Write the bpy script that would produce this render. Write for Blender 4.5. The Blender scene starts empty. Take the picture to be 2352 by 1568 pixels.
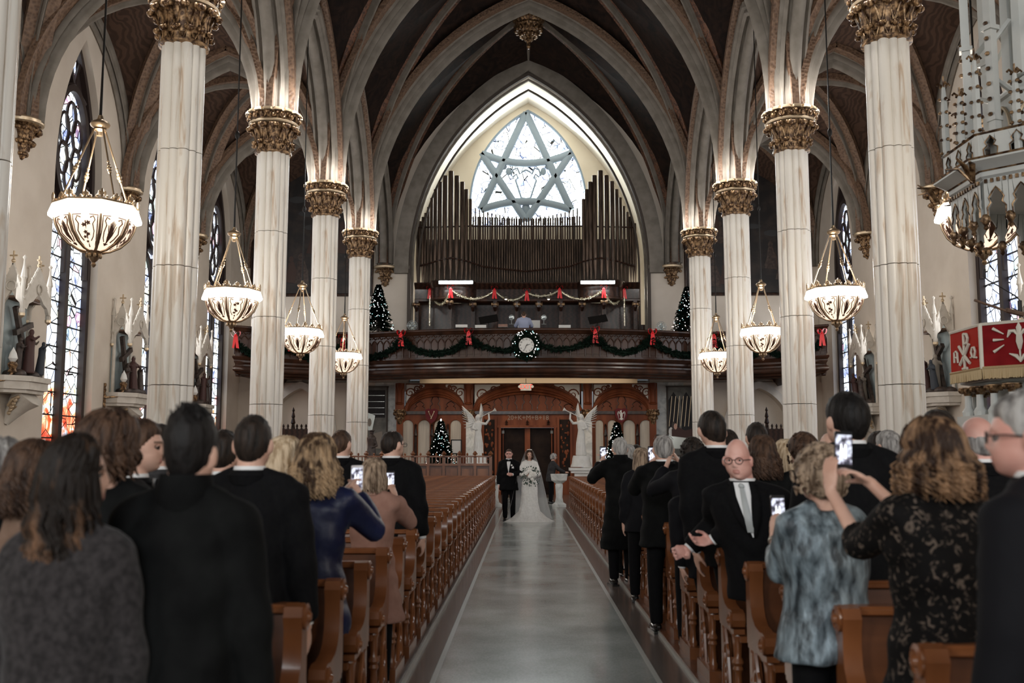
import bpy, bmesh, math, random
import numpy as np
from mathutils import Vector, Matrix, noise
SC = bpy.context.scene
COL = SC.collection
R = math.radians
sin, cos, pi, atan2, hypot = math.sin, math.cos, math.pi, math.atan2, math.hypot
random.seed(7)
# ---------------------------------------------------------------- camera
CX, CZ, FPX = -0.15, 1.60, 2287.0
cd = bpy.data.cameras.new('camera'); cam = bpy.data.objects.new('camera', cd); COL.objects.link(cam)
cam.location = (CX, 0, CZ)
PITCH, YAW = R(6.51), R(0.772)
cam.rotation_euler = (R(90)+PITCH, 0, YAW)
cd.sensor_width = 36; cd.lens = FPX/2352*36; cd.clip_start = .05; cd.clip_end = 200
cd.dof.use_dof = True; cd.dof.focus_distance = 24.5; cd.dof.aperture_fstop = 2.8
SC.camera = cam
CAMM = Matrix.Translation(cam.location) @ cam.rotation_euler.to_matrix().to_4x4()
def at(px, py, Y):
    """a pixel of the photograph, at distance Y down the nave, as a point"""
    d = CAMM.to_3x3() @ Vector(((px-1176)/FPX, -(py-784)/FPX, -1))
    return Vector(cam.location) + d*(Y/d.y)
# ---------------------------------------------------------------- world, lights, exposure
w = bpy.data.worlds.new('world'); SC.world = w; w.use_nodes = True
w.node_tree.nodes['Background'].inputs[0].default_value = (.80, .88, .95, 1)
w.node_tree.nodes['Background'].inputs[1].default_value = .22
SC.view_settings.view_transform = 'Standard'; SC.view_settings.look = 'None'
SC.view_settings.exposure = 0.25; SC.view_settings.gamma = 1; SC.view_settings.use_curve_mapping = False
SC.cycles.max_bounces = 6; SC.cycles.diffuse_bounces = 3; SC.cycles.glossy_bounces = 3
SC.cycles.transmission_bounces = 4; SC.cycles.transparent_max_bounces = 8
SC.cycles.sample_clamp_indirect = 4; SC.cycles.caustics_reflective = False; SC.cycles.caustics_refractive = False
def light(kind, loc, energy, color=(1,1,1), size=1, size_y=None, rot=(0,0,0), spot=None, blend=.5):
    d = bpy.data.lights.new('lamp_or_fill_light', kind); o = bpy.data.objects.new('lamp_or_fill_light', d); COL.objects.link(o)
    d.energy = energy; d.color = color; o.location = loc; o.rotation_euler = rot
    if kind == 'AREA':
        d.shape = 'RECTANGLE'; d.size = size; d.size_y = size_y or size
    elif kind == 'SPOT':
        d.spot_size = spot or R(60); d.spot_blend = blend; d.shadow_soft_size = size
    else: d.shadow_soft_size = size
    return o
# daylight of the sanctuary windows behind the camera
light('AREA', (-2, -11, 7.5), 1150, (.93, .97, 1.0), 9, 7, (R(88), 0, 0))
light('AREA', (-11, -6, 6.5), 450, (1.0, .95, .88), 3, 7, (R(88), 0, R(-50)))
light('AREA', (11, -6, 6.5), 450, (1.0, .95, .88), 3, 7, (R(88), 0, R(50)))
# ---------------------------------------------------------------- materials
def mat(name, c, rough=.6, metal=0, spec=.5, c2=None, scale=5, detail=4, bump=0, bscale=None, kind='noise',
        emit=None, estr=0, stretch=(1,1,1), alpha=1, lo=.35, hi=.65, coat=0, sheen=0, dist=0):
    m = bpy.data.materials.new(name); m.use_nodes = True
    nt = m.node_tree; N = nt.nodes; L = nt.links; b = N['Principled BSDF']
    b.inputs['Base Color'].default_value = (*c, 1); b.inputs['Roughness'].default_value = rough
    b.inputs['Metallic'].default_value = metal; b.inputs['Specular IOR Level'].default_value = spec
    if coat: b.inputs['Coat Weight'].default_value = coat; b.inputs['Coat Roughness'].default_value = .12
    if sheen: b.inputs['Sheen Weight'].default_value = sheen; b.inputs['Sheen Roughness'].default_value = .5
    if alpha < 1: b.inputs['Alpha'].default_value = alpha
    if emit: b.inputs['Emission Color'].default_value = (*emit, 1); b.inputs['Emission Strength'].default_value = estr
    if c2 is not None or bump:
        tc = N.new('ShaderNodeTexCoord'); mp = N.new('ShaderNodeMapping'); mp.inputs['Scale'].default_value = stretch
        L.new(tc.outputs['Object'], mp.inputs[0])
        if kind == 'wave':
            t = N.new('ShaderNodeTexWave'); t.inputs['Scale'].default_value = scale; t.inputs['Distortion'].default_value = dist or 6
            t.inputs['Detail'].default_value = detail; fac = t.outputs['Fac']
        elif kind == 'voronoi':
            t = N.new('ShaderNodeTexVoronoi'); t.inputs['Scale'].default_value = scale; fac = t.outputs['Distance']
        else:
            t = N.new('ShaderNodeTexNoise'); t.inputs['Scale'].default_value = scale; t.inputs['Detail'].default_value = detail
            t.inputs['Distortion'].default_value = dist; fac = t.outputs['Fac']
        L.new(mp.outputs[0], t.inputs['Vector'])
        if c2 is not None:
            r = N.new('ShaderNodeValToRGB'); r.color_ramp.elements[0].color = (*c, 1); r.color_ramp.elements[1].color = (*c2, 1)
            r.color_ramp.elements[0].position = lo; r.color_ramp.elements[1].position = hi
            L.new(fac, r.inputs[0]); L.new(r.outputs[0], b.inputs['Base Color'])
        if bump:
            bp = N.new('ShaderNodeBump'); bp.inputs['Strength'].default_value = bump; bp.inputs['Distance'].default_value = .02
            if bscale:
                t2 = N.new('ShaderNodeTexNoise'); t2.inputs['Scale'].default_value = bscale; L.new(mp.outputs[0], t2.inputs['Vector'])
                L.new(t2.outputs['Fac'], bp.inputs['Height'])
            else: L.new(fac, bp.inputs['Height'])
            L.new(bp.outputs[0], b.inputs['Normal'])
    return m
MAT = {}
def mk(name, *a, **k): MAT[name] = mat(name, *a, **k)
mk('marble', (.60,.47,.35), .3, spec=.4, c2=(.84,.80,.73), scale=1.9, detail=10, dist=1.2, stretch=(3.2,3.2,.35), lo=.30, hi=.45)
mk('marble_wall', (.50,.52,.50), .35, c2=(.72,.73,.70), scale=2.2, detail=10, dist=2.2, lo=.35, hi=.55)
mk('plaster', (.64,.56,.47), .8, c2=(.70,.62,.53), scale=1.2)
mk('beam_cream', (.34,.28,.20), .8)
mk('plaster_warm', (.72,.65,.54), .8, c2=(.78,.71,.60), scale=1.0)
mk('stone_rib', (.165,.145,.12), .75, spec=.25, c2=(.225,.20,.17), scale=3)
mk('stone_white', (.66,.61,.54), .55, c2=(.55,.50,.43), scale=4)
mk('groove', (.07,.055,.045), .8)
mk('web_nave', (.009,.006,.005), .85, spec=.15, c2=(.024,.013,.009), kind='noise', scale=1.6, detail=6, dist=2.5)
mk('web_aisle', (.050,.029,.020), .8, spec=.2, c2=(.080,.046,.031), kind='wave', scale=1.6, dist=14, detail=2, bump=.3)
mk('band', (.05,.022,.013), .55, c2=(.17,.075,.038), kind='noise', scale=7, detail=5, dist=1.5, bump=.5, lo=.42, hi=.6)
mk('band_gold', (.09,.05,.03), .55, c2=(.19,.115,.072), kind='voronoi', scale=13, bump=.8, lo=.15, hi=.75)
mk('gold', (.06,.028,.012), .36, metal=.5, c2=(.46,.29,.15), scale=13, detail=5, bump=.4, lo=.42, hi=.66)
mk('gold_pale', (.55,.43,.29), .35, metal=.6)
mk('brass', (.42,.31,.2), .35, metal=.85)
mk('iron', (.018,.016,.015), .45, metal=.6)
mk('wood_dark', (.020,.010,.007), .28, c2=(.045,.020,.013), kind='wave', scale=1.5, stretch=(1,1,6), spec=.3, coat=.12)
mk('wood_gallery', (.022,.010,.006), .28, c2=(.060,.024,.013), scale=3, detail=6, stretch=(1,1,.2), spec=.3, coat=.12)
mk('wood_portal', (.13,.034,.014), .5, spec=.2, c2=(.25,.075,.030), scale=3, detail=6, stretch=(1,1,.18))
mk('wood_pew', (.13,.042,.014), .30, c2=(.30,.110,.040), scale=2.4, detail=7, stretch=(1.5,1.5,.5), coat=.4, lo=.3,hi=.7)
mk('wood_pew_dark', (.075,.026,.011), .34, c2=(.17,.062,.024), scale=2.4, detail=7, stretch=(.4,3,3), coat=.3)
mk('door_wood', (.010,.005,.004), .6, spec=.15, c2=(.022,.012,.008), scale=3)
mk('metal_pipe', (.05,.034,.026), .34, metal=.6, c2=(.17,.115,.082), scale=2, detail=3, stretch=(8,8,.7), lo=.35,hi=.7)
mk('metal_pipe_light', (.30,.27,.23), .32, metal=.7)
mk('statue', (.80,.79,.76), .55, c2=(.72,.71,.67), scale=6)
mk('white_paint', (.66,.67,.64), .4, c2=(.58,.60,.58), scale=3)
mk('red_cloth', (.26,.009,.012), .8, spec=.2, c2=(.20,.006,.009), scale=5)
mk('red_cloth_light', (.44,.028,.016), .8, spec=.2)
mk('red_dark', (.12,.008,.012), .8)
mk('ribbon', (.75,.02,.025), .35)
mk('fringe', (.42,.29,.14), .6, c2=(.62,.48,.28), kind='wave', scale=30, stretch=(1,1,.02), dist=1)
mk('embroidery', (.75,.70,.60), .6)
mk('pine', (.003,.010,.006), .8, spec=.15, c2=(.008,.022,.013), scale=30)
mk('tinsel', (.75,.66,.45), .25, metal=.8, c2=(.95,.92,.8), scale=60)
mk('bulb', (1,1,1), emit=(.97,.98,1.0), estr=3.5); mk('bulb_warm', (1,1,1), emit=(1,.72,.65), estr=4); mk('bulb_teal', (.3,1,.9), emit=(.4,.9,.95), estr=2)
mk('lamp_white', (1,1,1), emit=(1,.97,.92), estr=6.5)
mk('tube_light', (1,1,1), emit=(.95,1,1), estr=4.5)
mk('flame', (1,1,1), emit=(1,.85,.7), estr=7)
mk('lamp_glass', (.85,.62,.42), .4, emit=(1,.76,.58), estr=1.05, c2=(.9,.72,.55), scale=2)
mk('lamp_vine', (.11,.05,.03), .5)
mk('lead', (.012,.011,.012), .6)
mk('win_frame', (.030,.018,.016), .5)
mk('rose_stone_glare', (.27,.34,.42), .7)  # veiling glare of the bright window put into the stone colour
mk('paint_dark', (.012,.010,.010), .5, c2=(.05,.035,.028), scale=2.2, detail=6, lo=.45, hi=.8)
mk('blue_panel', (.34,.42,.44), .6, c2=(.44,.50,.50), scale=4)
mk('figure_dark', (.025,.017,.014), .5, c2=(.07,.045,.035), scale=9)
mk('figure_pale', (.30,.26,.22), .6); mk('figure_red', (.06,.022,.018), .6); mk('figure_blue', (.035,.042,.055), .6)
mk('skin', (.62,.36,.27), .48, spec=.35, c2=(.70,.44,.34), scale=14)
mk('skin_pink', (.66,.33,.27), .42, spec=.4, c2=(.74,.43,.36), scale=10)
mk('lip', (.50,.22,.18), .45); mk('eye_white', (.7,.68,.65), .2); mk('iris', (.02,.015,.012), .15); mk('brow', (.22,.13,.09), .8)
def hair(name, c, c2, s=34, zr=None):
    mk(name, c, .58, spec=.25, c2=c2, scale=s, detail=4, stretch=(1,1,.16), bump=.8, lo=.38, hi=.62)
    if zr:      # darker roots, lighter lengths
        nt = MAT[name].node_tree; N = nt.nodes; L = nt.links; no = [n for n in N if n.type == 'TEX_NOISE'][0]; ra = [n for n in N if n.type == 'VALTORGB'][0]; tc = [n for n in N if n.type == 'TEX_COORD'][0]
        sp = N.new('ShaderNodeSeparateXYZ'); L.new(tc.outputs['Object'], sp.inputs[0]); m1 = N.new('ShaderNodeMapRange'); m1.inputs[1].default_value = zr[0]; m1.inputs[2].default_value = zr[1]; m1.inputs[3].default_value = zr[2]; m1.inputs[4].default_value = zr[3]; L.new(sp.outputs['Z'], m1.inputs[0])
        ad = N.new('ShaderNodeMath'); ad.operation = 'ADD'; L.new(no.outputs['Fac'], ad.inputs[0]); L.new(m1.outputs[0], ad.inputs[1]); L.new(ad.outputs[0], ra.inputs[0])
hair('hair_black', (.004,.0035,.0035), (.010,.008,.0075)); hair('hair_dark', (.008,.006,.005), (.030,.020,.015))
hair('hair_brown', (.028,.015,.010), (.10,.055,.034)); hair('hair_blonde', (.045,.024,.013), (.46,.31,.18), 30, (1.45,1.75,.08,-.10)); hair('hair_bronze', (.030,.015,.009), (.36,.21,.115), 24, (1.40,1.75,.04,-.12))
hair('hair_light', (.30,.20,.11), (.68,.54,.38)); hair('hair_grey', (.13,.12,.115), (.42,.40,.38)); hair('hair_silver', (.24,.235,.225), (.52,.50,.48))
hair('hair_caramel', (.010,.006,.004), (.20,.105,.058), 22, (1.34,1.56,.10,-.22)); hair('hair_sand', (.10,.065,.042), (.42,.31,.22))
mk('suit_black', (.004,.004,.005), .85, spec=.12, c2=(.006,.006,.0065), scale=60)
mk('coat_black', (.003,.0032,.0034), .85, spec=.12, c2=(.0065,.007,.007), scale=9)
mk('suit_dark', (.007,.007,.009), .8, spec=.15)
mk('suit_grey', (.032,.031,.032), .85, spec=.2, c2=(.048,.046,.048), scale=40)
mk('wool_grey', (.020,.018,.0185), .95, sheen=.15, spec=.1, c2=(.045,.040,.041), scale=45, bump=.2)
mk('coat_tan', (.16,.10,.07), .9, spec=.2, c2=(.20,.13,.095), scale=20)
mk('coat_pink', (.28,.15,.115), .9, spec=.2, c2=(.32,.18,.14), scale=20)
mk('navy_satin', (.005,.007,.028), .45, spec=.35, c2=(.010,.014,.050), scale=7, bump=.6)
mk('silver_jacket', (.022,.032,.040), .45, metal=.2, c2=(.30,.38,.43), scale=24, detail=8, stretch=(1,1,.35), bump=.7, lo=.36, hi=.70)
mk('lace_black', (.004,.0035,.0035), .8, spec=.15, c2=(.13,.10,.08), kind='noise', scale=34, detail=4, lo=.57, hi=.66, dist=1.2)
mk('shirt_white', (.80,.80,.80), .6); mk('shirt_blue', (.38,.42,.58), .7); mk('shoe', (.008,.008,.008), .15, coat=.5)
mk('gown', (.80,.79,.76), .55, c2=(.70,.69,.66), scale=22, bump=.25); mk('veil', (.9,.9,.9), .7, alpha=.42)
mk('flower', (.85,.83,.78), .6); mk('leaf', (.02,.045,.025), .5); mk('tie_silver', (.40,.42,.42), .45)
mk('phone', (.01,.01,.012), .25); mk('phone_white', (.7,.66,.66), .3)
mk('sign_white', (.34,.35,.34), .6, spec=.2); mk('sign_red', (.8,.08,.06), .5, emit=(1,.12,.08), estr=.35); mk('chalk', (.36,.27,.21), .8)
mk('paper', (.75,.74,.70), .6); mk('mirror_glass', (.5,.55,.55), .1, metal=.5)
mk('glasses', (.02,.015,.015), .3); mk('clear_glass', (.9,.9,.9), .08, alpha=.25)
mk('curtain', (.62,.56,.47), .7, c2=(.50,.45,.38), scale=2, stretch=(6,1,.4))
mk('floor_side', (.13,.10,.085), .20, spec=.5, c2=(.19,.155,.135), scale=45, detail=2, coat=.2)
mk('floor_line', (.42,.42,.38), .3)
mk('mural', (.10,.10,.09), .7, c2=(.20,.195,.175), scale=2.6, detail=6); mk('cloud_dim', (.035,.035,.036), .7); mk('painted_dim', (.05,.028,.022), .7)
def floor_mat():
    m = bpy.data.materials.new('floor_centre'); m.use_nodes = True; nt = m.node_tree; N = nt.nodes; L = nt.links; b = N['Principled BSDF']
    tc = N.new('ShaderNodeTexCoord'); n1 = N.new('ShaderNodeTexNoise'); n1.inputs['Scale'].default_value = 75
    n2 = N.new('ShaderNodeTexNoise'); n2.inputs['Scale'].default_value = 1.3; n2.inputs['Detail'].default_value = 6
    L.new(tc.outputs['Object'], n1.inputs['Vector']); L.new(tc.outputs['Object'], n2.inputs['Vector'])
    r = N.new('ShaderNodeValToRGB'); r.color_ramp.elements[0].color = (.27,.29,.27,1); r.color_ramp.elements[1].color = (.53,.56,.53,1)
    r.color_ramp.elements[0].position = .3; r.color_ramp.elements[1].position = .7
    mx = N.new('ShaderNodeMix'); mx.data_type = 'FLOAT'; mx.inputs[0].default_value = .55
    L.new(n1.outputs['Fac'], mx.inputs[2]); L.new(n2.outputs['Fac'], mx.inputs[3]); L.new(mx.outputs[0], r.inputs[0])
    L.new(r.outputs[0], b.inputs['Base Color'])
    mr = N.new('ShaderNodeMapRange'); mr.inputs[3].default_value = .13; mr.inputs[4].default_value = .27
    L.new(n2.outputs['Fac'], mr.inputs[0]); L.new(mr.outputs[0], b.inputs['Roughness']); b.inputs['Coat Weight'].default_value = .25; b.inputs['Coat Roughness'].default_value = .09
    MAT['floor_centre'] = m
floor_mat()
def glass_mat(name, strength, reds, z0=1.5, z1=5.0, base=(.86,.93,.96), blue=.5):
    """back-lit leaded glass: pale quarries, leads from a cell pattern, warm glass low down"""
    m = bpy.data.materials.new(name); m.use_nodes = True; nt = m.node_tree; N = nt.nodes; L = nt.links; b = N['Principled BSDF']
    b.inputs['Base Color'].default_value = (.02,.02,.02,1); b.inputs['Roughness'].default_value = .2
    g = N.new('ShaderNodeNewGeometry')
    v = N.new('ShaderNodeTexVoronoi'); v.feature = 'DISTANCE_TO_EDGE'; v.inputs['Scale'].default_value = 2.6
    v2 = N.new('ShaderNodeTexVoronoi'); v2.inputs['Scale'].default_value = 2.6
    L.new(g.outputs['Position'], v.inputs['Vector']); L.new(g.outputs['Position'], v2.inputs['Vector'])
    n = N.new('ShaderNodeTexNoise'); n.inputs['Scale'].default_value = 2.2; n.inputs['Detail'].default_value = 5; n.inputs['Distortion'].default_value = 1.5
    L.new(g.outputs['Position'], n.inputs['Vector'])
    lead = N.new('ShaderNodeMath'); lead.operation = 'GREATER_THAN'; lead.inputs[1].default_value = .03; L.new(v.outputs['Distance'], lead.inputs[0])
    s = N.new('ShaderNodeSeparateXYZ'); L.new(g.outputs['Position'], s.inputs[0])
    mr = N.new('ShaderNodeMapRange'); mr.inputs[1].default_value = z0; mr.inputs[2].default_value = z1; mr.inputs[3].default_value = reds; mr.inputs[4].default_value = -.05
    L.new(s.outputs['Z'], mr.inputs[0])
    ad = N.new('ShaderNodeMath'); ad.operation = 'ADD'; L.new(n.outputs['Fac'], ad.inputs[0]); L.new(mr.outputs[0], ad.inputs[1])
    r = N.new('ShaderNodeValToRGB'); e = r.color_ramp.elements
    e[0].position = .28; e[0].color = (.12,.16,.30,1); e[1].position = .95; e[1].color = (.5,.03,.01,1)
    for p, c in ((.38, (.50,.56,.75,1)), (.45, (*base,1)), (.66, (*base,1)), (.74, (.9,.45,.25,1)), (.82, (.85,.12,.05,1))):
        q = e.new(p); q.color = c
    L.new(ad.outputs[0], r.inputs[0])
    mx = N.new('ShaderNodeMix'); mx.data_type = 'RGBA'; mx.blend_type = 'MULTIPLY'; mx.inputs[0].default_value = blue
    r2 = N.new('ShaderNodeValToRGB'); r2.color_ramp.interpolation = 'CONSTANT'; e = r2.color_ramp.elements
    e[0].position = 0; e[0].color = (1,1,1,1); e[1].position = .72; e[1].color = (.45,.5,.75,1)
    q = e.new(.8); q.color = (.95,.85,.6,1); q = e.new(.88); q.color = (.6,.8,.65,1); q = e.new(.93); q.color = (.9,.35,.4,1)
    sc = N.new('ShaderNodeSeparateColor'); L.new(v2.outputs['Color'], sc.inputs[0]); L.new(sc.outputs[0], r2.inputs[0])
    L.new(r.outputs[0], mx.inputs[6]); L.new(r2.outputs[0], mx.inputs[7])
    L.new(mx.outputs[2], b.inputs['Emission Color'])
    m2 = N.new('ShaderNodeMath'); m2.operation = 'MULTIPLY'; m2.inputs[1].default_value = strength; L.new(lead.outputs[0], m2.inputs[0])
    L.new(m2.outputs[0], b.inputs['Emission Strength'])
    MAT[name] = m
glass_mat('glass_left', 1.75, .36, 1.5, 4.8, blue=.7); glass_mat('glass_right', 1.6, .02, base=(.82,.88,.98), blue=.8); glass_mat('glass_rose', 5.5, .0, blue=.12, base=(.90,1,.98))
# ---------------------------------------------------------------- mesh helper
class MB:
    def __init__(s): s.v = []; s.f = []; s.m = []; s.cur = 0
    def add(s, vs, fs):
        o = len(s.v); s.v.extend([tuple(p) for p in vs]); s.f.extend([tuple(i+o for i in f) for f in fs]); s.m.extend([s.cur]*len(fs)); return s
    def box(s, c, d, rz=0, taper=1, M=None):
        x, y, z = d[0]/2, d[1]/2, d[2]/2; vs = []
        for k in (-1, 1):
            t = taper if k > 0 else 1
            for a, b in ((-1,-1),(1,-1),(1,1),(-1,1)): vs.append(Vector((a*x*t, b*y*t, k*z)))
        T = Matrix.Translation(c) @ (M if M else Matrix.Rotation(rz, 4, 'Z'))
        return s.add([T @ p for p in vs], [(3,2,1,0),(4,5,6,7),(0,1,5,4),(1,2,6,5),(2,3,7,6),(3,0,4,7)])
    def tube(s, pts, rad, n=8, cap=True, flat=1, up=None):
        pts = [Vector(p) for p in pts]; k = len(pts)
        if not hasattr(rad, '__len__'): rad = [rad]*k
        vs = []; prev = None
        for i, p in enumerate(pts):
            t = (pts[min(i+1,k-1)]-pts[max(i-1,0)])
            t = t.normalized() if t.length > 1e-9 else Vector((0,0,1))
            if prev is None:
                a = Vector(up) if up else (Vector((0,0,1)) if abs(t.z) < .9 else Vector((1,0,0)))
                u = (a - t*a.dot(t)).normalized()
            else:
                u = prev - t*prev.dot(t); u = u.normalized() if u.length > 1e-6 else t.orthogonal().normalized()
            prev = u; b = t.cross(u)
            for j in range(n):
                q = 2*pi*j/n; vs.append(p + (u*cos(q)*flat + b*sin(q))*rad[i])
        fs = [(i*n+j, i*n+(j+1)%n, (i+1)*n+(j+1)%n, (i+1)*n+j) for i in range(k-1) for j in range(n)]
        if cap: fs += [tuple(range(n-1,-1,-1)), tuple(range((k-1)*n, k*n))]
        return s.add(vs, fs)
    def lathe(s, prof, n=16, c=(0,0,0), squash=(1,1), rz=0, M=None, arc=None):
        c = Vector(c); vs = []; fs = []; k = len(prof); a0, a1 = arc or (0, 2*pi); full = arc is None; m = n if full else n+1
        for r, z in prof:
            for j in range(m):
                q = a0+(a1-a0)*j/n + rz; p = Vector((r*cos(q)*squash[0], r*sin(q)*squash[1], z)); vs.append(c + (M @ p if M else p))
        for i in range(k-1):
            for j in range(n): fs.append((i*m+j, i*m+(j+1)%m, (i+1)*m+(j+1)%m, (i+1)*m+j))
        if full: fs += [tuple(range(n-1,-1,-1)), tuple(range((k-1)*n, k*n))]
        return s.add(vs, fs)
    def ell(s, c, r, nu=12, nv=8, M=None, rz=0):
        vs = [Vector((0,0,-1))]; c = Vector(c); M = M or Matrix.Rotation(rz, 3, 'Z')
        if len(M) == 4: M = M.to_3x3()
        for i in range(1, nv):
            a = -pi/2+pi*i/nv
            for j in range(nu): vs.append(Vector((cos(a)*cos(2*pi*j/nu), cos(a)*sin(2*pi*j/nu), sin(a))))
        vs.append(Vector((0,0,1))); t = len(vs)-1
        if not hasattr(r, '__len__'): r = (r,r,r)
        vs = [c + M @ Vector((p.x*r[0], p.y*r[1], p.z*r[2])) for p in vs]
        fs = [(0, 1+(j+1)%nu, 1+j) for j in range(nu)]
        for i in range(nv-2):
            for j in range(nu): fs.append((1+i*nu+j, 1+i*nu+(j+1)%nu, 1+(i+1)*nu+(j+1)%nu, 1+(i+1)*nu+j))
        b = 1+(nv-2)*nu; fs += [(b+j, b+(j+1)%nu, t) for j in range(nu)]
        return s.add(vs, fs)
    def prism(s, poly, fn, d0, d1):
        """poly in 2D, fn(u, v, d) -> point"""
        n = len(poly); vs = [fn(u, v, d0) for u, v in poly]+[fn(u, v, d1) for u, v in poly]
        return s.add(vs, [tuple(range(n-1,-1,-1)), tuple(range(n, 2*n))]+[(i, (i+1)%n, n+(i+1)%n, n+i) for i in range(n)])
    def grid(s, P):
        n, m = len(P), len(P[0])
        return s.add([p for r in P for p in r], [(i*m+j, i*m+j+1, (i+1)*m+j+1, (i+1)*m+j) for i in range(n-1) for j in range(m-1)])
    def sweep(s, path, frames, prof, close=True, caps=True):
        k = len(prof); vs = [p + n*b_ + m*n_ for p, (n, m) in zip(path, frames) for b_, n_ in prof]
        fs = [(i*k+j, i*k+(j+1)%k, (i+1)*k+(j+1)%k, (i+1)*k+j) for i in range(len(path)-1) for j in range(k if close else k-1)]
        if caps: fs += [tuple(range(k-1,-1,-1)), tuple(range(len(vs)-k, len(vs)))]
        return s.add(vs, fs)
    def mesh(s, name, mats, smooth=35):
        me = bpy.data.meshes.new(name); me.from_pydata(s.v, [], s.f)
        for q in (mats if isinstance(mats, (list, tuple)) else [mats]): me.materials.append(MAT[q])
        me.polygons.foreach_set('material_index', s.m)
        if smooth:
            me.polygons.foreach_set('use_smooth', [True]*len(me.polygons)); me.set_sharp_from_angle(angle=R(smooth))
        me.update(); return me
    def build(s, name, mats, parent=None, smooth=35, **k): return put(name, s.mesh(name, mats, smooth), parent, **k)
def put(name, me, parent=None, loc=None, rz=None, **k):
    o = bpy.data.objects.new(name, me); COL.objects.link(o)
    if parent: o.parent = parent
    if loc is not None: o.location = loc
    if rz is not None: o.rotation_euler = (0,0,rz)
    for a, b in k.items(): o[a] = b
    return o
def thing(name, label, cat, loc=(0,0,0), rz=0, group=None):
    o = bpy.data.objects.new(name, None); COL.objects.link(o); o.location = loc; o.rotation_euler = (0,0,rz); o.empty_display_size = .1
    o['label'] = label; o['category'] = cat
    if group: o['group'] = group
    return o
def dup(o, parent=None):
    c = o.copy(); COL.objects.link(c); c.parent = parent
    for ch in list(o.children): dup(ch, c)
    return c
def relabel(o, label, group=None):
    o['label'] = label
    if group: o['group'] = group
    return o
ORD = 'first second third fourth fifth sixth seventh eighth ninth tenth eleventh twelfth thirteenth fourteenth fifteenth sixteenth seventeenth eighteenth nineteenth twentieth'.split()
ORD += ['twenty-'+x for x in ORD[:9]] + ['thirtieth'] + ['thirty-'+x for x in ORD[:9]] + ['fortieth']
def lerp(a, b, t): return a+(b-a)*t
def arc_pts(a, h, n=16):
    Rr = (a*a+h*h)/(2*a); pm = math.asin(min(1, h/Rr)); 
    if h > Rr: pm = pi-pm
    return [(Rr-Rr*cos(pm*i/n), Rr*sin(pm*i/n)) for i in range(n+1)]
def arch_w(a, h, z):
    """half width of a pointed arch opening at height z over its springing"""
    if z <= 0: return a
    if z >= h: return 0
    Rr = (a*a+h*h)/(2*a); return a-(Rr-math.sqrt(max(Rr*Rr-z*z, 0)))
def rib_path(p0, p1, zs, h, n=18):
    p0 = Vector((*p0, 0)); p1 = Vector((*p1, 0)); a = (p1-p0).length; d = (p1-p0)/a; bn = Vector((-d.y, d.x, 0))
    pts = [p0+d*u+Vector((0,0,zs+z)) for u, z in arc_pts(a, h, n)]; fr = []
    for i in range(len(pts)):
        t = (pts[min(i+1,n)]-pts[max(i-1,0)]).normalized(); nn = bn.cross(t)
        if nn.dot(d) < 0: nn = -nn
        fr.append((bn, nn))
    return pts, fr
def catenary(a, b, sag, n=16):
    a, b = Vector(a), Vector(b); return [a.lerp(b, i/n)-Vector((0,0,sag*4*(i/n)*(1-i/n))) for i in range(n+1)]
# ================================================================ STRUCTURE
CY = [10.4+6.2*k for k in range(6)]      # column lines; the sixth is the end wall
CW, WX, YE = 6.1, 12.1, 41.4
ZS, ZN, ZA = 9.62, 18.35, 13.85          # springing, nave apex, aisle apex
YF = -14.0                                 # where the model stops behind the camera
S = dict(kind='structure')
# ---- floor
m = MB(); m.box((0, 18, -.1), (26, 66, .2)); FL = m.build('floor', 'floor_side', **S)
for n_, x0, x1, mt in (('floor_strip', -.79, .775, 'floor_centre'), ('floor_line', -.83, -.79, 'floor_line'), ('floor_line', .775, .815, 'floor_line')):
    m = MB(); m.box(((x0+x1)/2, 18.0, .002), (x1-x0, 40, .006)); m.build(n_, mt, FL)
for sx in (-1, 1):
    m = MB(); m.box((sx*1.03+.02, 17.0, .012), (.022, 26.5, .03)); m.build('floor_line', 'floor_line', FL)
    m = MB(); m.box((sx*3.25+.02*0, 17.0, .02), (4.40, 26.5, .045)); m.build('pew_platform', 'wood_pew_dark', FL)
# ---- arched wall panel helper: strips from outer half widths to the opening
def arch_wall(mb, fn, x0, x1, xc, zb, ht, a, zs, h, n=18, z_lo=0.0, thick=.6, zo=0.0):
    """wall fn(x, z, d) from x0..x1 and z_lo..ht with a pointed opening (half width a, springing zs, rise h, sill zo)"""
    zz = [z_lo, zo] if zo > z_lo else [z_lo]
    zz += [zs] + [zs+h*(i/n)**.8 if False else zs+h*sin(pi/2*i/n) for i in range(1, n+1)] + [ht]
    for i in range(len(zz)-1):
        z0, z1 = zz[i], zz[i+1]
        if z1 <= z0: continue
        def hw(z, up):
            if z < zo or (z == zo and not up): return 0
            return arch_w(a, h, z-zs)
        w0, w1 = hw(z0, True), hw(z1, False)
        if z0 >= zs+h-1e-6 or (zo > z_lo and z1 <= zo): 
            mb.add([fn(x0,z0,0), fn(x1,z0,0), fn(x1,z1,0), fn(x0,z1,0)], [(0,1,2,3)]); continue
        for sgn, xe in ((-1, x0), (1, x1)):
            mb.add([fn(xe,z0,0), fn(xc+sgn*w0,z0,0), fn(xc+sgn*w1,z1,0), fn(xe,z1,0)], [(0,1,2,3)])
            mb.add([fn(xc+sgn*w0,z0,0), fn(xc+sgn*w0,z0,thick), fn(xc+sgn*w1,z1,thick), fn(xc+sgn*w1,z1,0)], [(0,1,2,3)])
    if zo > z_lo: mb.add([fn(xc-a,zo,0), fn(xc+a,zo,0), fn(xc+a,zo,thick), fn(xc-a,zo,thick)], [(0,1,2,3)])
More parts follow.
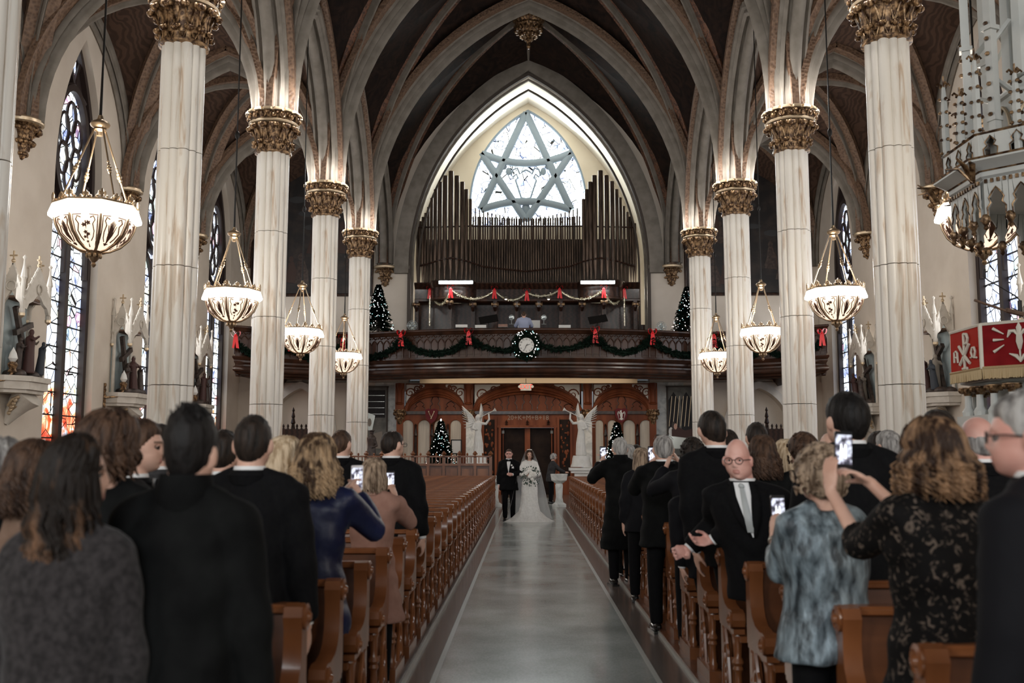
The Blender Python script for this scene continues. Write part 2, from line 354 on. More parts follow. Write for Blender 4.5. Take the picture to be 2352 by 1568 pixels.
def arch_line(a, zs, h, n=16, z0=None):
    """outline of a pointed opening, left foot to right foot, as (x, z)"""
    L_ = [(-(a-u), zs+z) for u, z in arc_pts(a, h, n)]
    R_ = [(-x, z) for x, z in reversed(L_[:-1])]
    if z0 is not None: return [(-a, z0)]+L_+R_+[(a, z0)]
    return L_+R_
# ---- side walls with tall windows
WIN_A, WIN_S, WIN_H, WIN_B = 1.38, 8.9, 3.95, 1.35
bays = [(CY[k], CY[k+1]) for k in range(5)]
wi = 0
for sx, side in ((-1, 'left'), (1, 'right')):
    gl = 'glass_left' if sx < 0 else 'glass_right'
    m = MB()
    for y0, y1 in [(4.2, 10.4)]+bays:
        yc = (y0+y1)/2
        if y0 < 16: m.add([(sx*WX,y0,0),(sx*WX,y1,0),(sx*WX,y1,16),(sx*WX,y0,16)], [(0,1,2,3)])
        else: arch_wall(m, lambda x, z, d: Vector((sx*(WX+d), x, z)), y0, y1, yc, 0, 16, WIN_A, WIN_S, WIN_H, thick=.5, zo=WIN_B)
    m.add([(sx*WX,YF,0),(sx*WX,4.2,0),(sx*WX,4.2,16),(sx*WX,YF,16)], [(0,1,2,3)])
    W = m.build('wall_'+side, 'plaster', smooth=0, **S)
    for y0, y1 in bays[1:]:
        yc = (y0+y1)/2; wi += 1; X = sx*(WX+.34)
        F = lambda u, z, d: Vector((X+sx*d, yc+u, z))
        m = MB(); ol = arch_line(WIN_A, WIN_S, WIN_H, 14, WIN_B); inn = arch_line(WIN_A-.17, WIN_S, WIN_H-.22, 14, WIN_B+.12)
        for d in (-.14, .06):
            m.add([F(u, z, d) for u, z in ol]+[F(u, z, d) for u, z in inn], [(i, (i+1)%len(ol), len(ol)+(i+1)%len(ol), len(ol)+i) for i in range(len(ol))])
        m.add([F(u, z, -.14) for u, z in inn]+[F(u, z, .06) for u, z in inn], [(i, (i+1)%len(ol), len(ol)+(i+1)%len(ol), len(ol)+i) for i in range(len(ol))])
        WN = m.build('window_%d' % wi, 'win_frame', **S)
        WN.parent = None
        m = MB(); m.box(F(0, (WIN_B+8.0)/2, -.04), (.22, .20, 8.0-WIN_B)); m.build('mullion', 'win_frame', WN)
        # tracery: a dark plate with an oval of foils above two lancet heads
        holes = []
        zc, ra, rb = 9.85, .93, 1.62
        m = MB()
        m.sweep([F(ra*cos(q), zc+rb*sin(q), -.06) for q in [2*pi*i/32 for i in range(33)]], [(Vector((1,0,0)), Vector((0,cos(2*pi*i/32),sin(2*pi*i/32)))) for i in range(33)], [(-.09,-.09),(.06,-.09),(.06,.09),(-.09,.09)], caps=False)
        for s2 in (-1, 1):   # lancet heads
            pts = [F(s2*.62+u, z, -.05) for u, z in arch_line(.55, 6.9, 1.15, 10, 6.4)]
            m.tube(pts, .085, 6)
            m.tube([F(s2*1.12, 8.0, -.05), F(s2*.95, 8.5, -.05), F(s2*1.05, 9.0, -.05)], .08, 6)
        for k in range(6):   # foils in the oval
            q = pi/2+k*pi/3; c_ = (.44*cos(q), .80*sin(q))
            m.tube([F(c_[0]+.27*cos(t), zc+c_[1]+.44*sin(t), -.03) for t in [2*pi*i/14 for i in range(15)]], .045, 5)
        m.tube([F(.22*cos(t), zc+.36*sin(t), -.03) for t in [2*pi*i/14 for i in range(15)]], .04, 5)
        for s2 in (-1, 1): m.tube([F(s2*.30, 12.3, -.04), F(s2*.02, 11.6, -.04), F(s2*.75, 11.3, -.04)], .06, 6)
        # solid spandrels of the tracery
        for s2 in (-1, 1):
            P = []
            for i in range(13):
                z = 8.0+i*(12.85-8.0)/12; wo = arch_w(WIN_A-.1, WIN_H-.1, z-WIN_S); q = (z-zc)/rb
                wi_ = ra*math.sqrt(max(0, 1-q*q)) if abs(q) < 1 else (0.0 if z > zc else .30)
                if z > 11.75: wi_ = min(wo, .16)
                P.append([F(s2*min(wi_, wo), z, .0), F(s2*wo, z, .0)])
            m.grid(P)
        m.build('tracery', 'win_frame', WN)
        # panes between the saddle bars
        for s2 in (-1, 1):
            rows = 11
            for r_ in range(rows):
                z0 = WIN_B+.12+r_*(8.0-WIN_B-.12)/rows; z1 = z0+(8.0-WIN_B-.12)/rows-.035
                m = MB(); u0, u1 = sorted((s2*.10, s2*(WIN_A-.17)))
                m.add([F(u0,z0,.02),F(u1,z0,.02),F(u1,z1,.02),F(u0,z1,.02)], [(0,1,2,3)]); m.build('pane', gl, WN, smooth=0)
        m = MB(); pts = []
        P = [[F(-arch_w(WIN_A-.05, WIN_H-.05, z-WIN_S), z, .03), F(arch_w(WIN_A-.05, WIN_H-.05, z-WIN_S), z, .03)] for z in [8.0+i*4.8/12 for i in range(13)]]
        m.grid(P); m.build('pane', gl, WN, smooth=0)
        m = MB()
        for r_ in range(1, 11):
            z0 = WIN_B+.12+r_*(8.0-WIN_B-.12)/11-.018; m.box(F(0, z0, .0), (.03, 2*(WIN_A-.15), .035))
        m.add([F(-WIN_A, WIN_B, .2), F(WIN_A, WIN_B, .2), F(WIN_A, 12.8, .2), F(-WIN_A, 12.8, .2)], [(0,1,2,3)])
        m.build('saddle_bar', 'lead', WN, kind='stuff')
        light('AREA', F(0, 6.2, -.75), 110, (.95,.97,1), 2.2, 8.5, (0, R(90)*(-sx)*-1, 0))
# ---- rear wall behind the camera
m = MB(); m.box((0, YF-.1, 9.8), (26, .2, 19.6)); m.build('wall_rear', 'mural', smooth=0, **S)
m = MB(); [m.box((sx_*(WX+.3), -5, 17.8), (.2, 20, 4)) for sx_ in (-1,1)]; m.build('clerestory_wall', 'mural', bpy.data.objects['wall_rear'], smooth=0)
# ---- vaults
m = MB()
def pair_web(mb, c0, c1, ns=7):
    mb.grid([[Vector(a).lerp(Vector(b), j/ns) for j in range(ns+1)] for a, b in zip(c0, c1)])
def curve3(p0, p1, zs, h, n=16): return rib_path(p0, p1, zs, h, n)[0]
NS = 16
ys = [CY[0]-6.2]+CY
mA = MB()
for i in range(len(ys)-1):
    y0, y1 = ys[i], ys[i+1]; ym = (y0+y1)/2
    for sx in (-1, 1):
        for ya, sgn in ((y0, 1), (y1, -1)):
            T = curve3((sx*CW, ya), (0, ya), ZS, ZN-ZS); D = curve3((sx*CW, ya), (0, ym), ZS, ZN+1.15-ZS); Wd = curve3((sx*CW, ya), (sx*CW, ym), ZS, 14.2-ZS)
            pair_web(m, T, D); pair_web(m, D, Wd)
            # aisle
            for xa, xb in ((CW, WX), (WX, CW)):
                T = curve3((sx*xa, ya), (sx*(CW+WX)/2, ya), ZS-.15, ZA-ZS); D = curve3((sx*xa, ya), (sx*(CW+WX)/2, ym), ZS-.15, ZA+.35-ZS); Wd = curve3((sx*xa, ya), (sx*xa, ym), ZS-.15, ZA-ZS)
                pair_web(mA, T, D); pair_web(mA, D, Wd)
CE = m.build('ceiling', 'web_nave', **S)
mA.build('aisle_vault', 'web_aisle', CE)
m = MB(); m.box((0, 18, 20.2), (26, 66, .2)); m.build('roof_slab', 'groove', CE)
# ribs: profiles (b across, n inwards)
def prof_multi(w, d):
    """three-roll moulding"""
    P = [(-w/2, -.15), (-w/2, .0), (-w*.38, d*.15), (-w*.42, d*.35), (-w*.32, d*.55), (-w*.22, d*.22), (-w*.17, d*.30), (-w*.18, d*.80), (-w*.10, d*.98), (0, d*1.05)]
    return P+[(-x, y) for x, y in reversed(P[:-1])]
def rib(p0, p1, zs, h, prof, mt, name='rib', n=18, off=0, lift=0):
    pts, fr = rib_path(p0, p1, zs, h, n); mb = MB(); mb.sweep(pts, fr, prof); return mb.build(name, mt, CE, smooth=50)
def band(p0, p1, zs, h, w, mt, n=18, d=.10):
    pts, fr = rib_path(p0, p1, zs, h, n); mb = MB(); mb.sweep(pts, fr, [(-w/2, -.08), (-w/2, d), (w/2, d), (w/2, -.08)]); return mb.build('rib_band', mt, CE, smooth=50)
for i, y in enumerate(ys[:-1]):
    if i == 0: continue
    for sx in (-1, 1):
        rib((sx*(CW-.12), y), (0, y), ZS, ZN-ZS-.05, prof_multi(.52, .42), 'stone_rib')
        band((sx*(CW-.02), y), (0, y), ZS, ZN-ZS, 1.25, 'band_gold', d=.08)
        for yy, s2 in ((ys[i-1], -1), (ys[i+1], 1)):
            ym = (y+yy)/2
            band((sx*(CW-.05), y+s2*.05), (0, ym), ZS, ZN+1.12-ZS, .78, 'band')
            rib((sx*(CW-.14), y+s2*.10), (0, ym), ZS, ZN+1.02-ZS, prof_multi(.20, .20), 'stone_rib')
            # arcade arch (half), broad soffit
            rib((sx*CW, y+s2*.14), (sx*CW, ym), ZS, 13.65-ZS, prof_multi(.74, .42), 'stone_rib', n=14)
            band((sx*(CW-.40), y+s2*.05), (sx*(CW-.40), ym), ZS, 14.05-ZS, .22, 'band_gold')
            # aisle diagonals
            xc = sx*(CW+WX)/2
            for xa in (CW+.10, WX-.10):
                band((sx*xa, y+s2*.06), (xc, ym), ZS-.15, ZA+.30-ZS, .66, 'band_gold', n=12)
                rib((sx*xa, y+s2*.10), (xc, ym), ZS-.15, ZA+.22-ZS, prof_multi(.17, .18), 'stone_rib', n=12)
            rib((sx*(WX-.05), y+s2*.12), (sx*(WX-.05), ym), ZS-.15, ZA-ZS-.1, prof_multi(.34, .26), 'stone_rib', n=12)
        for xa in (CW+.12, WX-.10):
            rib((sx*xa, y), (sx*(CW+WX)/2, y), ZS-.15, ZA-ZS-.05, prof_multi(.5, .40), 'stone_rib', n=12)
            band((sx*xa, y), (sx*(CW+WX)/2, y), ZS-.15, ZA-ZS, 1.05, 'band_gold', n=12, d=.08)
for sx in (-1, 1):      # half ribs that land on the end wall
    y, yy = CY[5], CY[4]; ym = (y+yy)/2
    band((sx*(CW-.05), y-.05), (0, ym), ZS, ZN+1.12-ZS, .78, 'band'); rib((sx*(CW-.10), y-.1), (0, ym), ZS, ZN+1.02-ZS, prof_multi(.20, .20), 'stone_rib')
    rib((sx*(CW), y-.12), (sx*CW, ym), ZS, 13.65-ZS, prof_multi(.74, .42), 'stone_rib', n=14)
    for xa in (CW+.1, WX-.1):
        rib((sx*xa, y-.1), (sx*(CW+WX)/2, ym), ZS-.15, ZA+.22-ZS, prof_multi(.17, .18), 'stone_rib', n=12)
        band((sx*xa, y-.06), (sx*(CW+WX)/2, ym), ZS-.15, ZA+.30-ZS, .66, 'band_gold', n=12)
    rib((sx*(WX-.05), y-.12), (sx*(WX-.05), ym), ZS-.15, ZA-ZS-.1, prof_multi(.34, .26), 'stone_rib', n=12)
# hanging boss at the crossing of the last bay
m = MB(); c = (0, (CY[4]+CY[5])/2, 0)
m.lathe([(.05,17.0+.9),(.10,17.15+.9),(.18,17.2+.9),(.10,17.3+.9),(.30,17.42+.9),(.52,17.62+.9),(.60,17.8+.9),(.50,17.85+.9),(.62,17.95+.9),(.66,18.1+.9),(.66,18.3+.9)], 8, c)
for k in range(14):
    q = 2*pi*k/14; m.ell((c[0]+.50*cos(q), c[1]+.50*sin(q), 18.52), (.10,.10,.12), 6, 5); m.ell((c[0]+.33*cos(q+.2), c[1]+.33*sin(q+.2), 18.32), (.08,.08,.10), 6, 5)
m.build('boss', 'gold', CE)
m = MB(); m.lathe([(.03,17.75),(.09,17.85),(.05,17.95)], 8, c); m.build('boss', 'gold', CE)
m = MB(); m.tube([(0, (CY[4]+CY[5])/2, 19.45), (0, YE-.1, 18.45)], .09, 6); m.build('rib', 'stone_rib', CE)
# ---- end wall with the great arch
OA, OH = 5.02, 8.35
m = MB(); arch_wall(m, lambda x, z, d: Vector((x, YE+d, z)), -CW-.6, CW+.6, 0, 0, 20.1, OA, ZS-.1, OH, n=22, z_lo=4.6, thick=.55, zo=4.61)
for sx in (-1, 1):
    m.add([(sx*(CW+.6), YE, 4.4), (sx*(WX+.4), YE, 4.4), (sx*(WX+.4), YE, 17), (sx*(CW+.6), YE, 17)], [(0,1,2,3)])
EW = m.build('wall_end', 'plaster', smooth=0, **S)
def hoop(a, zs, h, y, prof, mt, parent, name, z0=None, n=22, c=0):
    L_ = arch_line(a, zs, h, n, z0); pts = [Vector((c+x, y, z)) for x, z in L_]; fr = []
    for i in range(len(pts)):
        t = (pts[min(i+1,len(pts)-1)]-pts[max(i-1,0)]).normalized(); fr.append((Vector((0,1,0)), Vector((0,1,0)).cross(t)*1))
    mb = MB(); mb.sweep(pts, fr, prof); return mb.build(name, mt, parent, smooth=50)
# profile (b = along Y, n = perpendicular, positive outwards/inwards by sign)
hoop(OA+.34, ZS-.1, OH+.45, YE-.02, [(-.22,-.30),(.0,-.30),(.0,.30),(-.22,.30),(-.26,.1),(-.26,-.1)], 'stone_rib', EW, 'arch_moulding', 9.2)
hoop(OA+.02, ZS-.1, OH+.02, YE-.04, [(-.12,-.07),(.02,-.07),(.02,.07),(-.12,.07)], 'groove', EW, 'arch_moulding', 5.9)
hoop(OA-.07, ZS-.1, OH-.08, YE+.30, [(-.05,-.05),(.05,-.05),(.05,.05),(-.05,.05)], 'stone_rib', EW, 'arch_moulding', 5.9)
hoop(OA-.30, ZS-.1, OH-.42, YE+.62, [(-.05,-.04),(.05,-.04),(.05,.04),(-.05,.04)], 'groove', EW, 'arch_moulding', 5.9)
# alcove behind the arch: pointed barrel and back wall
YB = 47.2
m = MB(); ar = arch_line(5.55, ZS-.1, 9.2, 20, 4.6); ar0 = arch_line(OA, ZS-.1, OH, 20, 4.6); ar1 = arch_line(OA+.05, ZS-.1, OH+.02, 20, 4.6)
m.grid([[Vector((x, YE+.55, z)) for x, z in ar0], [Vector((x, YE+1.0, z)) for x, z in ar1], [Vector((x, YE+1.02, z)) for x, z in ar], [Vector((x, YB, z)) for x, z in ar]])
m.build('alcove_vault', 'plaster_warm', EW)
RA, RZ, RH = 2.86, 13.7, 4.72
m = MB()
arch_wall(m, lambda x, z, d: Vector((x, YB+d, z)), -6, 6, 0, 0, 19.5, RA, RZ, RH, n=18, z_lo=4.6, thick=.35, zo=12.55)
m.build('alcove_back_wall', 'plaster_warm', EW, smooth=0)
light('AREA', ((0), 38.2, 4.50), 60, (1,.80,.6), 8.0, 1.2, (R(28),0,0))  # unseen warm fill added under the gallery to lift the portal
light('POINT', (-4.5, YE+1.4, 8.6), 150, (1,.95,.88), .25); light('POINT', (4.5, YE+1.4, 8.6), 150, (1,.93,.82), .25)  # added fills without a visible source, brightening the alcove walls
light('AREA', (0, YB-.6, 15.4), 420, (.93,1,.99), 4.5, 4.5, (R(-90), 0, 0))
# ---- star window
WN = None
def RP(px, py, d=0): p = at(px, py, YB); return Vector((p.x, YB+.12+d, p.z))
m = MB(); ol = arch_line(RA, RZ, RH, 16, 12.55); pts = [Vector((x, YB+.10, z)) for x, z in ol]; pts.append(pts[0])
m.tube(pts, .10, 8)
WN = m.build('window_7', 'rose_stone_glare', **S)
A, BL, BR, LA, RAr, BC = (1208,258), (1104,481), (1312,481), (1106,351), (1311,351), (1208,506)
def bar(p, q, sag=0, r=.17):
    a, b = RP(*p), RP(*q); n = 10; pts = [a.lerp(b, i/n)+Vector((0,0,sag*4*(i/n)*(1-i/n))) for i in range(n+1)]
    fr = []
    for i in range(n+1):
        t = (pts[min(i+1,n)]-pts[max(i-1,0)]).normalized(); fr.append((Vector((0,1,0)), Vector((0,1,0)).cross(t)))
    mb = MB(); mb.sweep(pts, fr, [(-.10,-r),(-.16,-r*.4),(-.16,r*.4),(-.10,r),(.05,r),(.05,-r)]); mb.build('star_bar', 'rose_stone_glare', WN)
for p, q, s_ in ((A,BL,0),(A,BR,0),(BL,BR,.42),(LA,RAr,-.50),(LA,BC,0),(RAr,BC,0)): bar(p, q, s_)
m = MB()     # crocket nibs, inner hexagon and the vase outline
for p, q in ((A,BL),(A,BR),(LA,BC),(RAr,BC)):
    for i in range(1, 16):
        c_ = RP(*p).lerp(RP(*q), i/16); t = (RP(*q)-RP(*p)).normalized(); nn = Vector((-t.z, 0, t.x))
        for s2 in (-1, 1): m.ell(c_+nn*s2*.15, (.045,.03,.045), 6, 4)
for sgn in (-1, 1):
    pts = [(0,455),(11*sgn,452),(24*sgn,412),(18*sgn,407),(22*sgn,398),(30*sgn,405),(34*sgn,400),(30*sgn,388),(20*sgn,384),(14*sgn,398),(9*sgn,393),(0,388)]
    m.tube([RP(1208+a, b, .02) for a, b in pts], .05, 5)
    for (cx, cy, r_) in ((1148,330,17),(1120,425,20),(1160,453,16)):
        m.tube([RP(1208+sgn*(cx-1208)+sgn*(r_*(1-t*.07))*cos(t), cy+r_*.8*(1-t*.07)*sin(t), .03) for t in [i*.5 for i in range(20)]], .018, 4)
    m.ell(RP(1208+sgn*53, 381, .0), (.20,.05,.17), 8, 6); m.ell(RP(1208+sgn*40, 392, .0), (.14,.05,.2), 8, 6)
m.ell(RP(1208, 482), (.22,.05,.4), 8, 6)
m.build('tracery', 'rose_stone_glare', WN)
ps = MB(); n = 14
ps.grid([[Vector((-arch_w(RA, RH, z-RZ), YB+.2, z)), Vector((arch_w(RA, RH, z-RZ), YB+.2, z))] for z in [12.55+i*(RZ+RH-12.55)/16 for i in range(17)]])
ps.build('pane', 'glass_rose', WN, smooth=0)
# ---- nave end wall below the gallery: marble, murals, niches
m = MB()
for sx in (-1, 1):
    x0, x1 = sx*5.25, sx*CW
    m.box(((x0+x1)/2+sx*.8, YE-.05, 2.3), (abs(x1-x0)+1.6, .12, 4.6))
m.build('marble_panel', 'marble_wall', EW)
for sx in (-1, 1):
    m = MB(); arch_wall(m, lambda x, z, d: Vector((x, YE-.12+d, z)), sx*9.3-2.9, sx*9.3+2.9, sx*9.5, 0, 4.6, 1.25, 2.6, 1.75, n=10, thick=.5, zo=0.01)
    m.add([(sx*9.3-2.9, YE+.4, 0), (sx*9.3+2.9, YE+.4, 0), (sx*9.3+2.9, YE+.4, 4.6), (sx*9.3-2.9, YE+.4, 4.6)], [(0,1,2,3)])
    m.build('niche_wall', 'plaster', EW, smooth=0)
    hoop(1.38, 2.6, 1.9, YE-.16, [(-.08,-.14),(.04,-.14),(.04,.14),(-.08,.14)], 'stone_white', EW, 'niche_moulding', 0.1, c=sx*9.5)
# dark painted scenes with pointed heads on the aisle end walls
for sx, side in ((-1, 'left'), (1, 'right')):
    xc = sx*9.15; t = thing('painting', 'large dark arched religious painting on the end wall of the %s aisle, above the gallery' % side, 'painting', (xc, YE-.03, 8.3))
    m = MB(); ol = arch_line(2.55, 2.9, 2.7, 12, 0)
    m.prism(ol, lambda u, v, d: Vector((u, d, v)), -.04, .0); m.build('canvas', 'paint_dark', t)
    m = MB(); m.tube([Vector((x, -.04, z)) for x, z in ol]+[Vector((-2.55, -.04, 0))], .07, 6); m.build('frame', 'wood_dark', t)
    rr = random.Random(3+sx)
    for k in range(9):
        m = MB(); x = rr.uniform(-1.7, 1.7); z = rr.uniform(.5, 4.0) if k > 3 else rr.uniform(.3, 1.3); s_ = rr.uniform(.8, 1.25)
        m.tube([(x, -.06, z), (x+.05, -.06, z+.45*s_), (x, -.06, z+.85*s_)], [.30*s_, .22*s_, .12*s_], 8, flat=1); m.ell((x, -.07, z+1.0*s_), (.11*s_, .03, .14*s_), 8, 6)
        o = m.build('painted_figure', rr.choice(['figure_dark', 'painted_dim', 'figure_dark', 'painted_dim']), t); o.scale = (1, .12, 1); o.location.y = -.04
    for k in range(7):
        m = MB(); m.ell((rr.uniform(-1.6,1.6), -.3, 2.6+.3*k), (rr.uniform(.3,.6), .06, rr.uniform(.12,.25)), 10, 6); o = m.build('painted_cloud', 'cloud_dim', t); o.scale = (1, .12, 1)
# ================================================================ COLUMNS, CORBELS
def shaft_mesh(z0, z1, r0=.29, k=1.0):
    n = 12; per = 9; P = []
    for i in range(n):
        rr = .094 if i % 2 == 0 else .072; q0 = 2*pi*i/n
        c = Vector((cos(q0), sin(q0)))*r0*k
        for j in range(per):
            a = q0 + (j/(per-1)-.5)*2.75
            P.append((c.x+rr*k*cos(a), c.y+rr*k*sin(a)))
    mb = MB(); g = .007; mb.prism(P, lambda u, v, d: Vector((u, v, d)), z0+g, z1-g)
    return mb.mesh('shaft_drum', 'marble', 40)
drums = [(.9, 2.75), (2.75, 4.75), (4.75, 6.75), (6.75, 8.66)]
DR = [shaft_mesh(a, b) for a, b in drums]
m = MB(); m.lathe([(.62,0),(.62,.35),(.55,.42),(.56,.55),(.48,.62),(.50,.75),(.42,.90)], 16); BASE = m.mesh('base', 'marble', 30)
def leaf(mb, q, r0, z0, r1, z1, wd, rt=.0):
    """a curling leaf rising from (r0, z0) to a knob at (r1, z1)"""
    e = Vector((cos(q), sin(q), 0)); t = Vector((-sin(q), cos(q), 0))
    p = [e*r0+Vector((0,0,z0)), e*lerp(r0,r1,.25)+Vector((0,0,lerp(z0,z1,.6))), e*lerp(r0,r1,.7)+Vector((0,0,z1)), e*(r1+.02)+Vector((0,0,z1-.01))]
    mb.tube(p, [wd*.5, wd*.42, wd*.5, wd*.3], 6, flat=.45, up=(0,0,1))
    k = e*(r1+.015)+Vector((0,0,z1-.045)); mb.ell(k, (wd*.62, wd*.62, wd*.55), 7, 5, rz=q)
    for s_ in (-1, 1): mb.ell(k+t*s_*wd*.6+Vector((0,0,.02))-e*.02, (wd*.40, wd*.36, wd*.42), 6, 4, rz=q)
    for s_ in (-1, 1): mb.tube([p[0]+t*s_*wd*.9, p[1]+t*s_*wd*.45+e*.015, p[2]+t*s_*wd*.1], [wd*.16, wd*.16, wd*.12], 5)
def bell(n=24):
    mb = MB(); mb.lathe([(.36,8.62),(.425,8.64),(.43,8.68),(.375,8.71),(.37,8.80),(.39,9.0),(.46,9.2),(.50,9.30),(.52,9.32)], n); return mb.mesh('bell', 'gold', 40)
BELL = bell()
m = MB()
for i in range(12):
    q = 2*pi*i/12; leaf(m, q, .375, 8.70, .45, 8.90, .10); leaf(m, q+pi/12, .38, 8.80, .55, 9.26, .125)
    m.tube([Vector((cos(q)*.385, sin(q)*.385, 8.92)), Vector((cos(q+.2)*.50, sin(q+.2)*.50, 9.22))], .02, 5)
    m.tube([Vector((cos(q)*.385, sin(q)*.385, 8.92)), Vector((cos(q-.2)*.50, sin(q-.2)*.50, 9.22))], .02, 5)
FOL = m.mesh('foliage', 'gold', 50)
m = MB()
m.lathe([(.50,9.29),(.575,9.31),(.59,9.345),(.57,9.37),(.52,9.38)], 24); RING = m.mesh('ring_moulding', 'gold_pale', 40)
m = MB()
m.lathe([(.50,9.37),(.53,9.42),(.56,9.52),(.60,9.55)], 16)
for i in range(16):
    q = 2*pi*(i+.5)/16; e = Vector((cos(q), sin(q), 0)); t = Vector((-sin(q), cos(q), 0))
    for s_ in (-1, 1):
        m.tube([e*.585+t*s_*(.015+.05*math.sin(a)*.9)+Vector((0,0,9.46+.055*cos(a))) for a in [.2+k*.6 for k in range(7)]], [.02]*7, 5)
    m.ell(e*.60+Vector((0,0,9.45)), (.035,.035,.045), 6, 5, rz=q)
    m.ell(e*.60+t*.10+Vector((0,0,9.50)), (.03,.03,.03), 6, 5, rz=q)
FRZ = m.mesh('frieze', 'gold', 50)
m = MB(); P = []
for i in range(16):
    q = 2*pi*i/16; P += [(.665*cos(q-.12), .665*sin(q-.12)), (.665*cos(q+.12), .665*sin(q+.12)), (.60*cos(q+.17), .60*sin(q+.17)), (.60*cos(q+.225), .60*sin(q+.225))]
m.prism(P, lambda u, v, d: Vector((u, v, d)), 9.55, 9.585); m.prism([(a*.95, b*.95) for a, b in P], lambda u, v, d: Vector((u, v, d)), 9.585, 9.625); ABA = m.mesh('abacus', 'gold_pale', 30)
m = MB(); P2 = [((.44+.022*(1 if j % 4 in (1,2) else -1.3))*cos(2*pi*j/64), (.44+.022*(1 if j % 4 in (1,2) else -1.3))*sin(2*pi*j/64)) for j in range(64)]
m.prism(P2, lambda u, v, d: Vector((u, v, d)), 9.62, 10.75); SPR = m.mesh('springer', 'stone_rib', 30)
lab_pos = ['nearest the camera, running out of the top of the frame', 'second nearest', 'third nearest', 'farthest, in front of the gallery']
for sx, side in ((-1, 'left'), (1, 'right')):
    for k in range(5):
        lb = ('white clustered marble column at the very %s edge of the picture' % side) if k == 0 else 'white clustered marble column with gilded leaf capital on the %s, %s' % (side, lab_pos[k-1])
        t = thing('column', lb, 'column', (sx*CW, CY[k], 0), 0, 'nave columns')
        for nme, me in [('base', BASE)]+[('shaft_drum', d) for d in DR]+[('springer', SPR)]: put(nme, me, t)
        c = put('capital', BELL, t)
        for nme, me in (('foliage', FOL), ('ring_moulding', RING), ('frieze', FRZ), ('abacus', ABA)): put(nme, me, c)
        for q in ((-.55, -.66), (.55, -.66), (-.86, .1), (.86, .1)):
            light('POINT', (sx*CW+q[0], CY[k]+q[1], 9.86), 40 if k else 8, (1, .97, .93), .14)
# corbels on the walls
def corbel_mesh():
    mb = MB()
    mb.lathe([(.03,-.95),(.08,-.90),(.14,-.75),(.16,-.55),(.26,-.28),(.36,-.14),(.44,-.10)], 16, arc=(-pi/2, pi/2))
    for i in range(9):
        q = -pi/2+pi*i/8; leaf(mb, q, .14, -.72, .24, -.50, .10); 
        if i < 8: leaf(mb, q+pi/16, .17, -.5, .36, -.20, .12)
        mb.ell((.13*cos(q), .13*sin(q), -.82), (.04,.04,.05), 6, 5)
    return mb.mesh('corbel_body', 'gold', 50)
CB = corbel_mesh()
m = MB(); m.lathe([(.40,-.12),(.47,-.09),(.48,-.02),(.45,.02),(.40,.03),(0,.03)], 12, arc=(-pi/2, pi/2)); CBT = m.mesh('corbel_shelf', 'gold_pale', 30)
for sx, side in ((-1, 'left'), (1, 'right')):
    for k in range(1, 5):
        t = thing('corbel', 'gilded leafy corbel under the vault ribs on the %s aisle wall, %s from the camera' % (side, ORD[k-1]), 'corbel', (sx*WX, CY[k], ZS-.12), pi if sx > 0 else 0, 'wall corbels')
        put('corbel_body', CB, t); put('corbel_shelf', CBT, t)
    xx = at(885 if sx < 0 else 1542, 625, YE).x
    t = thing('corbel', 'gilded corbel on the end wall pier just %s of the organ arch' % side, 'corbel', (xx, YE-.02, at(885, 613, YE).z), -pi/2, 'wall corbels')
    o = put('corbel_body', CB, t); put('corbel_shelf', CBT, t); t.scale = (1,1,.9)
    m = MB()
    for q, d in ((-.22,.05),(-.08,.16),(.08,.16),(.22,.05)):
        m.tube([(xx+q, YE-d, at(885,613,YE).z), (xx+q, YE-d, 10.5), (xx+q-sx*.0, YE-d, 12.6)], .085, 8)
    m.build('wall_shaft', 'stone_rib', EW)
    m = MB(); m.tube([(xx-sx*.35, YE-.12, at(885,613,YE).z-.05), (sx*OA, YE-.12, at(885,613,YE).z-.05)], .09, 8); m.build('string_course', 'stone_rib', EW)
# ================================================================ GALLERY (balcony)
def gal_y(x):
    a = abs(x)
    if a < 5.9: return 36.35+(a/5.9)**2*1.15
    if a < 6.6: return 37.5+.10
    f = min(1, (a-6.6)/4.0); return 37.6-(1-cos(f*pi*.5))*2.2
xs = [ -10.6+21.2*i/120 for i in range(121)]
path = [Vector((x, gal_y(x), 0)) for x in xs]
path = [Vector((-10.6, YE-.02, 0)), Vector((-10.6, 38.5, 0))]+path+[Vector((10.6, 38.5, 0)), Vector((10.6, YE-.02, 0))]
def normals(p):
    out = []
    for i in range(len(p)):
        a = (p[i]-p[i-1]).normalized() if i else None; b = (p[i+1]-p[i]).normalized() if i < len(p)-1 else None
        d = ((a or b)+(b or a)).normalized(); out.append(Vector((d.y, -d.x, 0)))
    return out
GN = normals(path)
def gal_sweep(prof, name, mt, parent):
    mb = MB(); mb.grid([[p+n*o+Vector((0,0,z)) for o, z in prof] for p, n in zip(path, GN)]); return mb.build(name, mt, parent, smooth=35)
GAL = thing('gallery', 'dark wooden choir gallery with curved panelled front across the end of the nave', 'balcony', (0, YE, 4.4))
def gp(name, mt): return dict(name=name, mt=mt)
inv = Matrix.Translation((0, -YE, -4.4))
def reloc(o, t):        # keep world placement under an offset parent
    o.matrix_parent_inverse = Matrix.Translation(t.location).inverted(); return o
reloc(gal_sweep([(-.20,6.24),(.10,6.24),(.13,6.21),(.13,6.17),(.07,6.13),(.05,6.08),(.0,6.04)], 'top_rail', 'wood_gallery', GAL), GAL)
reloc(gal_sweep([(-.05,6.06),(-.05,5.12)], 'front_board', 'wood_gallery', GAL), GAL)
reloc(gal_sweep([(-.2,5.14),(.07,5.14),(.10,5.10),(.06,5.05),(.0,5.0),(.0,4.93),(-.07,4.86),(-.07,4.80),(.04,4.75),(.06,4.66),(.03,4.61),(-.10,4.57),(-.14,4.51),(-.30,4.47),(-.32,4.43),(-.5,4.72)], 'cornice', 'wood_gallery', GAL), GAL)
